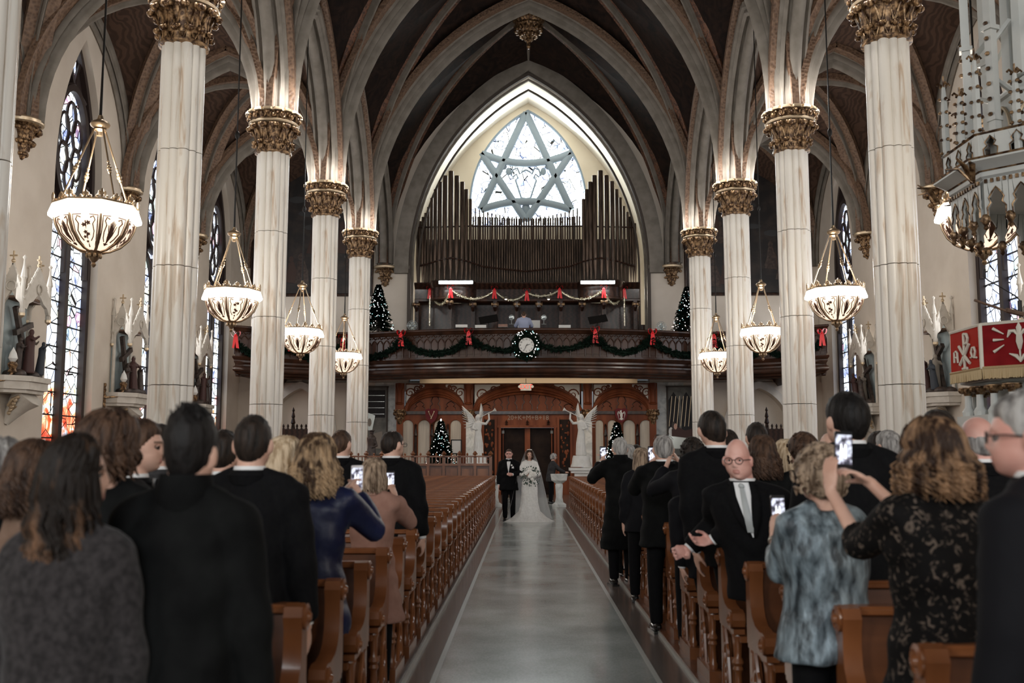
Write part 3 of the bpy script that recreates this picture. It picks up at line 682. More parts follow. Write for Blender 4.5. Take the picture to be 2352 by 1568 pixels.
m = MB(); m.grid([[p+Vector((0,0,5.3)), Vector((p.x, YE+6, 5.3))] for p in path[2:-2]]); m.build('gallery_floor', 'wood_dark', EW, smooth=0)
m = MB(); m.grid([[p+Vector((0,.5,4.72)), Vector((p.x, YE+.6, 4.72))] for p in path[2:-2]]); m.build('soffit', 'wood_dark', EW, smooth=0)
# blind arcade panels of the front
m = MB(); wv = .125
m.tube([Vector((-wv, -.012, 5.22)), Vector((-wv, -.012, 5.70))]+[Vector((x, -.012, z)) for x, z in arch_line(wv, 5.70, .20, 6)]+[Vector((wv, -.012, 5.22))], .017, 5)
m.add([(-wv,-.0,5.2),(wv,-.0,5.2),(wv,-.0,5.7),(0,-.0,5.9),(-wv,-.0,5.7)], [(0,1,2,3,4)])
PAN = m.mesh('panel', 'wood_gallery', 40)
m = MB(); m.tube([Vector((-wv*.9, -.012, 5.97)), Vector((-wv*.3,-.012,6.03)), Vector((wv*.3,-.012,5.94)), Vector((wv*.9,-.012,6.0))], .018, 5); FRT = m.mesh('frieze_scroll', 'wood_gallery', 40)
acc = 0; step = .275; last = 0
cum = [0]
for i in range(2, len(path)-3): cum.append(cum[-1]+(path[i+1]-path[i]).length)
npan = int(cum[-1]/step)
def gal_at(s_):
    import bisect
    i = max(0, min(len(cum)-2, bisect.bisect(cum, s_)-1)); f = (s_-cum[i])/(cum[i+1]-cum[i])
    a, b = path[i+2], path[i+3]; d = (b-a).normalized(); return a.lerp(b, f), d
for j in range(npan):
    p, d = gal_at((j+.5)*cum[-1]/npan)
    n_ = Vector((d.y, -d.x, 0)); o = put('panel', PAN, GAL, loc=p+n_*-.035, rz=atan2(d.y, d.x)); reloc(o, GAL)
    o = put('frieze_scroll', FRT, GAL, loc=p+n_*-.035, rz=atan2(d.y, d.x)); reloc(o, GAL)
def gal_front(px):
    """point and direction on the gallery front under pixel column px"""
    for x in [-10.6+21.2*i/2000 for i in range(2001)]:
        y = gal_y(x); q = 1207+FPX*(x-CX)/(y*.9936+4.4*.113)
        if q >= px: return Vector((x, y, 0)), atan2(gal_y(x+.02)-gal_y(x-.02), .04)
# ---- garland swags, bows, wreath clock
def garland(pts, r, name='garland', nd=240, seed=1, mt='pine', par=None):
    rr = random.Random(seed); mb = MB(); k = len(pts)-1; mb.tube(pts, r*.45, 6)
    for i in range(nd):
        f = rr.random()*k; j = min(int(f), k-1); p = Vector(pts[j]).lerp(Vector(pts[j+1]), f-j)
        d = Vector((rr.uniform(-1,1), rr.uniform(-1,.6), rr.uniform(-1,1))).normalized()*r*rr.uniform(.7,1.5)
        mb.tube([p, p+d], [r*.13, r*.03], 3, cap=False)
        s_ = d.cross(Vector((0,0,1))); s_ = s_.normalized()*r*.35 if s_.length > 0 else Vector((r*.3,0,0))
        mb.add([p+d*.3, p+d*.7+s_, p+d*1.05, p+d*.7-s_], [(0,1,2,3)])
    return mb
def bow_mesh(s_=1):
    mb = MB()
    for a in (-1, 1):
        P = []
        for i in range(13):
            q = 2*pi*i/12; u = a*(.10*s_*(1-cos(q))*.5+.0); z = .055*s_*sin(q)*(1.2)+.05*s_*(1-cos(q))*.5
            P.append([Vector((u*1.1, -.045*s_, z)), Vector((u, .035*s_, z))])
        mb.grid(P)
        mb.grid([[Vector((a*(.01+.035*f)*s_-.03*s_, -.03*s_, -f*.30*s_)), Vector((a*(.01+.045*f)*s_+.03*s_, -.025*s_, -f*.30*s_-.01)) ] for f in (0,.3,.6,1)])
    mb.ell((0,-.02,0), (.03*s_,.03*s_,.03*s_), 8, 6)
    return mb.mesh('bow', 'ribbon', 60)
BOW = bow_mesh(1.0)
def bow(loc, rz, label, s_=1, group='red ribbon bows'):
    o = put('ribbon_bow', BOW, None, loc=loc, rz=rz, label=label, category='bow', group=group); o.scale = (s_, s_, s_); return o
def gz(px, py): p, a = gal_front(px); return at(px, py, p.y).z
front_bows = [(523,775), (660,783), (787,783), (928,772), (1080,768), (1363,764), (1491,769), (1638,775), (1760,783), (1893,769)]
names = ['at the far left end of the gallery front', 'on the gallery front behind the second left column', 'on the gallery front between the left columns', 'second on the garland left of the clock wreath', 'on the garland just left of the clock wreath',
         'on the garland just right of the clock wreath', 'second on the garland right of the clock wreath', 'on the gallery front between the right columns', 'on the gallery front behind the second right column', 'at the far right end of the gallery front']
bp_ = []
for (px, py), nm in zip(front_bows, names):
    p, a = gal_front(px); n_ = Vector((sin(a), -cos(a), 0)); z = at(px, py, p.y).z
    loc = Vector((p.x, p.y, z+.06))+n_*.27; bp_.append((p+n_*.12, z, a, n_))
    bow(loc, a, 'red ribbon bow '+nm, 1.55, 'bows along the gallery front')
pc, ac = gal_front(1209)
for i in range(len(bp_)-1):
    (p, z, a, n_), (p2, z2, a2, n2) = bp_[i], bp_[i+1]
    n = 16; x0, x1 = p.x, p2.x; pts = []
    for j in range(n+1):
        f = j/n; x = lerp(x0, x1, f); y = gal_y(x); q = atan2(gal_y(x+.02)-gal_y(x-.02), .04)
        sag = .50*4*f*(1-f) if i != 4 else .42*abs(sin(2*pi*f))+(.05 if .3<f<.7 else 0)
        pts.append(Vector((x+sin(q)*.10, y-cos(q)*.10, lerp(z, z2, f)-.20-sag)))
    o = garland(pts, .13, seed=i, nd=900).build('garland', 'pine')
    for a_, b_ in (('label', 'dark green fir garland swag on the gallery front, %s from the left' % ORD[i]), ('category', 'garland'), ('group', 'garland swags of the gallery front')): o[a_] = b_
    for e_ in (0,):
        g_ = MB(); c = bp_[i][0]+bp_[i][3]*.06; cz = bp_[i][1]-.28
        q_ = [Vector((c.x-.30, c.y, cz-.14)), Vector((c.x, c.y-.03, cz+.1)), Vector((c.x+.30, c.y, cz-.14))]
        if i > 0:
            o = garland(q_, .15, seed=i+50, nd=500).build('fir_spray', 'pine')
            for a_, b_ in (('label', 'dark fir spray under the %s bow from the left on the gallery' % ORD[i]), ('category', 'fir spray'), ('group', 'fir sprays under the gallery bows')): o[a_] = b_
# clock inside a lit wreath
cy_ = gal_y(0)-.28; cc = at(1209, 793, cy_)
t = thing('wall_clock', 'round white wall clock on the gallery front inside the lit wreath', 'clock', cc)
MX = Matrix.Rotation(R(90), 3, 'X')
m = MB(); m.lathe([(0,.03),(.27,.03),(.285,.05),(.30,.04),(.30,-.03),(0,-.03)], 28, M=MX); m.build('case', 'iron', t)
m = MB(); m.lathe([(0,.045),(.275,.045),(.275,.035),(0,.035)], 28, M=MX); m.build('dial', 'paper', t)
for an, ln, wd in ((R(90-75), .15, .014), (R(-112), .22, .010), (R(60), .10, .006)):
    m = MB(); m.tube([(0,-.058,0), (ln*cos(an), -.058, ln*sin(an))], [wd, wd*.4], 6); m.build('clock_hand', 'iron', t)
def text_obj(s_, size, name, mt, parent=None, loc=(0,0,0), rot=(R(90),0,0), ext=.004, align='CENTER'):
    c = bpy.data.curves.new(name, 'FONT'); c.body = s_; c.size = size; c.extrude = ext; c.align_x = align; c.align_y = 'CENTER'; c.resolution_u = 3
    o = bpy.data.objects.new(name, c); COL.objects.link(o); me = bpy.data.meshes.new_from_object(o.evaluated_get(bpy.context.evaluated_depsgraph_get()))
    bpy.data.objects.remove(o); me.materials.clear(); me.materials.append(MAT[mt]); q = bpy.data.objects.new(name, me); COL.objects.link(q); q.location = loc; q.rotation_euler = rot
    if parent: q.parent = parent
    return q
for h in range(1, 13):
    an = R(90-30*h); text_obj(str(h), .075, 'numeral', 'iron', t, (.22*cos(an), -.052, .22*sin(an)))
t = thing('clock_wreath', 'dark fir wreath dotted with white lights around the gallery clock', 'wreath', cc)
m = garland([Vector((.42*cos(2*pi*i/24), .02, .42*sin(2*pi*i/24))) for i in range(25)], .14, nd=1100, seed=77); m.build('fir_ring', 'pine', t)
rr = random.Random(5); 
for i in range(44):
    q = rr.uniform(0, 2*pi); r_ = rr.uniform(.34, .56); m = MB(); m.ell((r_*cos(q), -.13-rr.uniform(0,.05), r_*sin(q)), rr.uniform(.010,.018), 6, 5)
    m.build('light_bulb', rr.choice(['bulb','bulb','bulb','bulb_teal','bulb_warm']), t)
# ================================================================ ORGAN
ORG = thing('pipe_organ', 'large pipe organ with dark wooden case filling the arch above the gallery', 'organ', (0, 43, 5.3))
YO = 42.2
zbase = at(1208, 650, YO).z
def pipe(x, y, z0, z1, r, zm, mt='metal_pipe'):
    mb = MB(); mb.lathe([(r*.28, z0), (r, zm), (r, z1), (r*.9, z1), (r*.9, z1-.02)], 12, (x, y, 0)); o = mb.build('organ_pipe', mt, ORG, smooth=40); reloc(o, ORG)
    mb = MB(); mb.box((x, y-r*.93, zm+.12*r/.1*.5), (r*1.0, r*.25, r*1.1)); o2 = mb.build('pipe_mouth', 'groove', o, smooth=0)
Lp = [(610,1208),(623,1195),(638,1172),(652,1150),(668,1118),(686,1070),(707,1023),(731,983),(759,950),(790,925),(822,950),(851,983),(873,1023),(895,1075)]
big = [(700+a/2.351, b/2.351) for a, b in Lp]
Rp = [(1505,1075),(1523,1023),(1541,983),(1564,948),(1597,922),(1629,948),(1659,980),(1684,1023),(1704,1067),(1723,1113),(1742,1145),(1757,1170),(1771,1192),(1783,1206)]
big += [(700+a/2.351, b/2.351) for a, b in Rp]
for px, py in big:
    yy = YO-.25 if (990 < px < 1085 or 1330 < px < 1428) else YO
    # towers bulge forward
    c = 1036 if px < 1208 else 1379; f = max(0, 1-((px-c)/50)**2); yy = YO-.55*math.sqrt(f)
    p = at(px, py, yy); r = .057+.048*f; zm = at(px, 610-f*12, yy).z; pipe(p.x, yy, zbase, p.z, r*1.02, zm)
n = 45
for i in range(n):
    px = 1087+(1331-1087)*i/(n-1); f = abs(i/(n-1)-.5)*2; py = 507-3*f-(3 if i%2 else 0) - 7*max(0, .12-f)/.12
    py = 497+ (6 if i % 2 else 0)*0 + 6*(1-f) ; p = at(px, py, YO+.05)
    zm = at(px, 627-16*f*f, YO).z
    pipe(p.x, YO+.05, zbase, p.z, .037, zm)
# second rank behind, thin pointed tops against the window
for i in range(26):
    px = 1092+(1326-1092)*i/25; f = abs(i/25-.5)*2; p = at(px, 500-22*f**2, YO+.6); pipe(p.x, YO+.6, zbase, p.z, .028, zbase+.5)
for dy, pts in ((-.09, [(958,522),(1085,519),(1208,519),(1331,519),(1460,522)]), (-.12, [(960,612),(1000,600),(1036,592),(1075,600),(1110,612),(1208,623),(1306,612),(1340,600),(1379,592),(1420,600),(1458,612)])):
    P = []
    for px, py in pts:
        c = 1036 if px < 1208 else 1379; f = max(0, 1-((px-c)/50)**2); P.append(at(px, py, YO-.55*math.sqrt(f)-.09+dy*.3))
    m = MB(); m.tube(P, .035, 6); reloc(m.build('pipe_rail', 'wood_dark', ORG), ORG)
m = MB(); m.box((at(1208,600,YO).x, YO+.9, zbase+1.0), (11.0*.82, .08, 2.2)); reloc(m.build('back_board', 'groove', ORG), ORG)
def ox(px, y=YO): return at(px, 650, y).x
# case: impost with two bowed towers
def case_path(off=0):
    P = []
    for i in range(121):
        px = 955+(1466-955)*i/120; f = max(0, max(1-((px-1041)/52)**2, 1-((px-1379)/52)**2)); P.append(Vector((ox(px), YO-.35-.75*math.sqrt(f)+off, 0)))
    return P
cp = case_path(); 
def case_sweep(prof, name, mt='wood_dark'):
    mb = MB(); mb.grid([[p+Vector((0,-o,z)) for o, z in prof] for p in cp]); reloc(mb.build(name, mt, ORG, smooth=40), ORG)
z1 = at(1208, 650, YO-.35).z; z2 = at(1208, 664, YO-.35).z; z3 = at(1208, 690, YO-.35).z
case_sweep([(-1.6,z1),(.22,z1),(.26,z1-.05),(.18,z1-.12),(.08,z1-.2),(.02,z2)], 'impost_cornice')
case_sweep([(0,z2+.02),(0,z3+.05)], 'impost_frieze')
case_sweep([(0,z3+.08),(.08,z3+.05),(.08,z3-.03),(0,z3-.08),(-.9,z3-.08)], 'impost_ledge', 'wood_gallery')
zf = 5.3; m = MB(); m.box((0, YO+.45, (zf+z3)/2), (ox(1462)-ox(955), .1, z3-zf)); reloc(m.build('case_back', 'wood_dark', ORG), ORG)
for px in (960, 1038, 1088, 1138, 1187, 1237, 1287, 1335, 1382, 1456):      # posts with bracket heads
    m = MB(); x = ox(px); y = YO-.35 if px not in (1038,1382) else YO-.95
    m.box((x, y, (zf+z3)/2), (.16, .2, z3-zf)); m.lathe([(.07,zf),(.11,zf+.05),(.07,zf+.3),(.06,zf+1.1),(.12,zf+1.2),(.12,zf+1.25)], 10, (x, y-.16, 0))
    m.tube([(x, y-.12, z3-.45), (x, y-.25, z3-.30), (x, y-.22, z3-.15)], [.06,.10,.12], 8); reloc(m.build('case_post', 'wood_dark', ORG), ORG)
    m = MB(); m.lathe([(.05,-.16),(.08,-.14),(.08,.14),(.05,.16)], 10, (x, y-.26, z3-.2), M=Matrix.Rotation(R(90),3,'Y')); reloc(m.build('bracket_scroll', 'gold', ORG), ORG)
for a, b in ((962,1034),(1042,1084),(1092,1134),(1142,1183),(1241,1283),(1291,1331),(1339,1378),(1386,1454)):
    m = MB(); x0, x1 = ox(a), ox(b); m.box(((x0+x1)/2, YO+.36, zf+1.0), (x1-x0-.1, .06, 1.4)); m.box(((x0+x1)/2, YO+.33, zf+1.0), (x1-x0-.35, .06, 1.15)); reloc(m.build('case_panel', 'wood_gallery', ORG), ORG)
for sx in (-1, 1):
    m = MB(); m.box((sx*(ox(1490)-ox(1208))+ox(1208), YO+.6, zf+.9), (.8, .9, 1.9)); reloc(m.build('side_cabinet', 'wood_dark', ORG), ORG)
# strip lamps over the towers
for px, sd in ((1047, 'left'), (1373, 'right')):
    t = thing('strip_lamp', 'glowing white strip lamp on top of the %s organ tower cornice' % sd, 'lamp', at(px, 648, YO-1.42), 0, 'organ strip lamps')
    m = MB(); m.box((0,.03,.07), (1.5,.16,.05)); m.box((-.70,.05,-.02), (.05,.1,.16)); m.box((.70,.05,-.02), (.05,.1,.16)); m.build('housing', 'iron', t)
    m = MB(); m.box((0,0,0), (1.42,.10,.13)); m.build('tube_lamp', 'tube_light', t)
    light('AREA', at(px, 660, YO-1.45), 14, (.95,1,1), 1.4, .1, (0,0,0))
for px, sd in ((1162, 'left'), (1260, 'right')):
    p = at(px, 686, YO-.7); t = thing('spot_lamp', 'small silver spot lamp glowing on the organ case, %s of the organist' % sd, 'lamp', p, 0, 'organ spot lamps')
    m = MB(); m.lathe([(.03,.12),(.06,.10),(.11,-.02),(.09,-.02),(.04,.08)], 12); m.build('reflector', 'metal_pipe_light', t)
    m = MB(); m.ell((0,0,0), .05, 8, 6); m.build('bulb', 'flame', t); m = MB(); m.tube([(0,0,.1),(0,.3,.2),(0,.34,.2)], .015, 6); m.build('arm', 'iron', t)
    light('SPOT', p+Vector((0,-.02,-.05)), 30, (1,.72,.5), .04, spot=R(95), rot=(R(-12),0,0))
# tinsel garland and bows on the case
tb = [(988,668),(1036,666),(1136,668),(1210,673),(1285,667),(1386,666),(1433,668)]
tn = ['at the left end of the organ tinsel', 'on the left organ tower', 'on the organ case between left tower and spot lamp', 'on the organ case above the organist', 'on the organ case between spot lamp and right tower', 'on the right organ tower', 'at the right end of the organ tinsel']
P = []
for (px, py), nm in zip(tb, tn):
    c = 1041 if px < 1208 else 1379; f = max(0, 1-((px-c)/52)**2); y = YO-.45-.75*math.sqrt(f); p = at(px, py, y); P.append(p)
    bow(p+Vector((0,-.14,.05)), 0, 'red ribbon bow '+nm, 1.35, 'bows along the organ case')
sag = (.55,.42,.30,.28,.35,.42)
segs = [catenary(P[i], P[i+1], (.62,.38,.36,.20,.40,.58)[i], 14) for i in range(6)]
segs = [[P[0], P[0]-Vector((0,0,1.5))]]+segs+[[P[-1], P[-1]-Vector((0,0,1.5))]]
for i, s_ in enumerate(segs):
    s_ = [q+Vector((0,-.10,0)) for q in s_]; o = garland(s_, .062, nd=420 if len(s_) > 2 else 260, seed=90+i).build('tinsel_garland', 'tinsel')
    o['label'] = ['silver-gold tinsel hanging straight down at the left end of the organ case'] [0] if i == 0 else ('silver-gold tinsel hanging straight down at the right end of the organ case' if i == 7 else 'silver-gold tinsel swag on the organ case, %s of the six from the left' % ORD[i-1])
    o['category'] = 'tinsel'; o['group'] = 'tinsel along the organ case'
# ================================================================ CHANDELIERS
def chandelier():
    t = thing('chandelier', 'x', 'chandelier'); n = 8; Rr = .52
    prof = [(.10,-.40),(.20,-.38),(.33,-.31),(.44,-.20),(.50,-.07),(.525,.03)]
    m = MB()
    for k in range(n):
        q0, q1 = 2*pi*k/n, 2*pi*(k+1)/n
        P = [[Vector((r*.985*cos(lerp(q0,q1,j/4)), r*.985*sin(lerp(q0,q1,j/4)), z)) for j in (0,4)] for r, z in prof]
        mm = MB(); mm.grid(P); gp = mm.build('glass_panel', 'lamp_glass', t, smooth=60)
        qm = (q0+q1)/2; rc = cos(pi/n)*.99+.006; v = MB()
        def S_(u, h):   # point on the panel: u across (-1..1), h up 0..1
            f = h*(len(prof)-1); i = min(int(f), len(prof)-2); r = lerp(prof[i][0], prof[i+1][0], f-i); z = lerp(prof[i][1], prof[i+1][1], f-i)
            e = Vector((cos(qm), sin(qm), 0)); tt = Vector((-sin(qm), cos(qm), 0)); return e*r*rc + tt*u*r*math.tan(pi/n)*.82 + Vector((0,0,z)) + e*.003
        if k % 2 == 0:
            for u, h, s_ in ((-.16,.72,.028),(.20,.76,.030),(-.05,.58,.026),(.18,.54,.024),(-.18,.48,.022),(0,.38,.018)):
                c = S_(u, h); v.prism([(s_*cos(a)*(1.25 if i%2 else .65), s_*sin(a)*(1.25 if i%2 else .65)) for i, a in enumerate([2*pi*i/10 for i in range(10)])],
                    lambda x, y, d, c=c: c+Vector((-sin(qm), cos(qm), 0))*x+Vector((cos(qm)*.35, sin(qm)*.35, .93))*y+Vector((cos(qm), sin(qm), -.3))*d, 0, .006)
            v.tube([S_(0,.22), S_(.03,.5), S_(-.02,.8)], .008, 4)
        else:
            for a in (-.35,-.2,-.1,0,.1,.2,.35): v.tube([S_(0,.32), S_(a*.5,.55), S_(a,.85-abs(a)*.3)], [.008,.011,.005], 4)
            v.tube([S_(-.25,.36), S_(0,.30), S_(.25,.36)], .010, 4)
        for s_ in (-1, 1):
            v.tube([S_(s_*u, h) for u, h in ((.35,.88),(.6,.92),(.72,.82),(.55,.74),(.68,.6),(.6,.48),(.4,.4))], .008, 4)
            v.tube([S_(s_*.92, h) for h in (.12,.35,.6,.8,.95)]+[S_(s_*.3,.97)], .007, 4)
        v.build('painted_vine', 'lamp_vine', gp)
    for k in range(n):
        q = 2*pi*k/n; m = MB(); e = Vector((cos(q), sin(q), 0))
        m.tube([e*r+Vector((0,0,z)) for r, z in prof], [.022]*3+[.019,.017,.015], 6); m.build('rib_strap', 'brass', t)
    m = MB(); m.lathe([(.50,.02),(.60,.035),(.605,.07),(.56,.20),(.545,.205),(.50,.205),(.50,.02)], n); m.build('light_band', 'lamp_white', t, smooth=20)
    m = MB(); m.lathe([(.52,.205),(.565,.21),(.56,.235),(.52,.235)], n)
    for k in range(n*2):
        q = 2*pi*k/(n*2); r = .545 if k % 2 == 0 else .545*cos(pi/n); s_ = 1.25 if k % 2 == 0 else 1
        e = Vector((cos(q), sin(q), 0)); tt = Vector((-sin(q), cos(q), 0)); c = e*r+Vector((0,0,.235))
        m.ell(c+Vector((0,0,.055*s_)), (.022,.022,.05*s_), 6, 5)
        for a in (-1, 1):
            m.ell(c+tt*a*.028*s_+Vector((0,0,.05*s_)), (.018,.02,.03*s_), 6, 4, rz=q); m.ell(c+tt*a*.062+Vector((0,0,.018)), (.014,.02,.022), 6, 4, rz=q)
    for k in range(n*6):
        q = 2*pi*k/(n*6); f = (k % 6)/6; r = .54*cos(pi/n)/cos((f-.5)*2*pi/n); m.ell((r*cos(q), r*sin(q), .245), (.013,.013,.02), 5, 4)
    m.build('crown_rim', 'brass', t)
    m = MB(); m.lathe([(.0,-.62),(.02,-.61),(.035,-.58),(.02,-.55),(.05,-.52),(.07,-.48),(.045,-.46),(.085,-.44),(.10,-.41),(.12,-.39),(.16,-.38)], 10)
    for k in range(8):
        q = 2*pi*k/8; m.ell((.085*cos(q), .085*sin(q), -.46), (.026,.026,.035), 6, 5)
    m.build('finial', 'brass', t)
    m = MB(); m.lathe([(.0,1.22),(.04,1.23),(.05,1.28),(.09,1.31),(.075,1.33),(.12,1.36),(.135,1.39),(.12,1.42),(.05,1.46),(.03,1.52),(0,1.53)], 12); m.build('canopy_cap', 'brass', t)
    for k in range(4):
        q = pi/4+k*pi/2+.35; e = Vector((cos(q), sin(q), 0)); a = e*.08+Vector((0,0,1.32)); b = e*.50+Vector((0,0,.22))
        m = MB(); m.tube([a, b], .013, 6)
        for f, r in ((.52,.026),(.56,.034),(.60,.026),(.46,.02)): m.ell(a.lerp(b, f), (r, r, r*1.2), 8, 6)
        m.build('suspension_rod', 'brass', t)
    m = MB(); m.tube([(0,0,1.5), (0,0,2.2), (0,0,8.8)], [.022,.016,.012], 6)
    m.ell((0,0,3.45), (.05,.05,.09), 8, 6); m.build('stem', 'iron', t)
    return t
ch0 = chandelier(); first = True
for sx, side in ((-1, 'left'), (1, 'right')):
    for k in range(4):
        y = (CY[k]+CY[k+1])/2+ (-.2 if k == 0 else 0)
        t = ch0 if first else dup(ch0); first = False
        x = sx*6.04
        t.location = (x, y, 4.76 if k == 0 else 4.66); t.rotation_euler = (0, 0, .25*(k*1.3+sx))
        relabel(t, 'brass bowl chandelier with glowing white rim on the %s, %s' % (side, ['largest, nearest the camera', 'second nearest', 'third nearest', 'smallest, farthest from the camera'][k]), 'bowl chandeliers')
        light('POINT', (x, y, 5.15 if k else 5.3), 110, (1, .90, .78), .3)
# ================================================================ PEWS
PY0, PDY, PN = 3.33, .83, 33
def pew_parts(s_):
    """local: x = 0 at the middle of the end panel, s_ points to the pew body; y = 0 rear top, -y seat side; z up"""
    th = .075; f = lambda u, v, d: Vector((d, u, v))
    up = [(.05,.50),(.05,.90),(.035,.945),(.0,.96),(-.045,.95),(-.065,.91),(-.05,.86),(-.045,.80),(-.055,.72),(-.09,.66),(-.15,.625),(-.25,.61),(-.33,.615),(-.385,.60),(-.40,.56),(-.385,.52),(-.34,.50)]
    m = MB(); m.prism(up, f, -th/2, th/2)
    m.box((0,.02,.25), (th*.7,.07,.50)); m.box((0,-.17,.045), (th*1.15,.50,.09)); m.box((0,-.17,.49), (th*.9,.44,.03))
    m.prism([(.03,.09),(.03,.50),(-.08,.50),(-.03,.40),(-.06,.30),(-.04,.20),(-.07,.09)], f, -th*.28, th*.28); m.prism([(-.36,.50),(-.20,.50),(-.26,.42),(-.30,.30),(-.34,.30)], f, -th*.25, th*.25); m.prism([(-.10,.09),(-.30,.09),(-.20,.20),(-.17,.30),(-.15,.20)], f, -th*.22, th*.22)
    END = m.mesh('end_panel', 'wood_pew', 35)
    m = MB(); X = -s_*th/2
    Mx = Matrix.Rotation(R(90)*(-s_), 3, 'Y')
    m.lathe([(.052,0),(.055,.012),(.038,.018),(.034,.012),(.022,.014),(.016,.028),(0,.030)], 14, (X,-.005,.905), M=Mx); BOSS = m.mesh('scroll_boss', 'wood_pew', 40)
    m = MB(); m.lathe([(.050,0),(.052,.012),(.036,.018),(.032,.012),(.020,.014),(.014,.030),(0,.032)], 14, (X,-.345,.555), M=Mx); BOSS2 = m.mesh('scroll_boss', 'wood_pew', 40)
    m = MB()
    for (a, b, r) in ((.32,.25,.07),(.20,.40,.05)):
        m.tube([Vector((X, -.18+r*cos(q)*.8, a+r*sin(q))) for q in [2*pi*i/12 for i in range(13)]], .012, 5)
    m.tube([Vector((X, -.06, .12)), Vector((X, -.10, .3)), Vector((X,-.17,.47)), Vector((X,-.24,.3)), Vector((X,-.28,.12))], .012, 5); TR = m.mesh('tracery', 'wood_pew', 40)
    pr = [(.030,.09),(.035,.12),(.024,.14),(.022,.24),(.034,.26),(.026,.28),(.038,.30),(.030,.32),(.020,.34),(.024,.44),(.034,.46),(.028,.48),(.034,.50)]
    m = MB(); m.lathe(pr, 9, (0,-.335,0)); SP = m.mesh('spindle', 'wood_pew', 40)
    L_ = 4.15
    m = MB(); m.box((s_*L_/2, .0, .70), (L_, .03, .46), M=Matrix.Rotation(R(-7),4,'X')); BK = m.mesh('backrest', 'wood_pew_dark', 0)
    m = MB(); m.box((s_*L_/2, .035, .935), (L_, .07, .035)); m.tube([(s_*.02,.0,.93),(s_*L_,.0,.93)], .016, 6); TRL = m.mesh('top_rail', 'wood_pew', 30)
    m = MB(); m.box((s_*L_/2, -.22, .45), (L_, .40, .035)); ST = m.mesh('seat', 'wood_pew', 20)
    m = MB(); m.box((s_*L_/2, .13, .55), (L_, .16, .025)); m.box((s_*L_/2, .03, .22), (L_, .02, .40)); BR_ = m.mesh('book_rail', 'wood_pew_dark', 0)
    m = MB(); m.box((s_*L_, -.1, .45), (.05, .45, .9)); FE = m.mesh('far_end', 'wood_pew_dark', 0)
    return [('backrest',BK),('top_rail',TRL),('seat',ST),('book_rail',BR_),('far_end',FE)], END, [('scroll_boss',BOSS),('scroll_boss',BOSS2),('tracery',TR),('spindle',SP)]
for s_, side, X in ((-1,'left',-1.09),(1,'right',1.15)):
    parts, END, subs = pew_parts(s_)
    p2 = MB(); p2.lathe([(.030,.09),(.035,.12),(.024,.14),(.022,.24),(.034,.26),(.026,.28),(.038,.30),(.030,.32),(.020,.34),(.024,.44),(.034,.46),(.028,.48),(.034,.50)], 9, (0,-.0,0)); SP2 = p2.mesh('spindle', 'wood_pew', 40)
    for k in range(PN):
        y = PY0+PDY*k+(0 if s_ < 0 else -.02)
        if s_ > 0 and k == PN-1: continue
        t = thing('pew', 'carved oak pew %s of the aisle, %s row from the camera' % (side, ORD[k]), 'pew', (X, y, .04), random.uniform(-.006,.006), 'oak pews %s of the aisle' % side)
        for n_, me in parts: put(n_, me, t)
        e = put('end_panel', END, t)
        for n_, me in subs: put(n_, me, e)
        put('spindle', SP2, e)
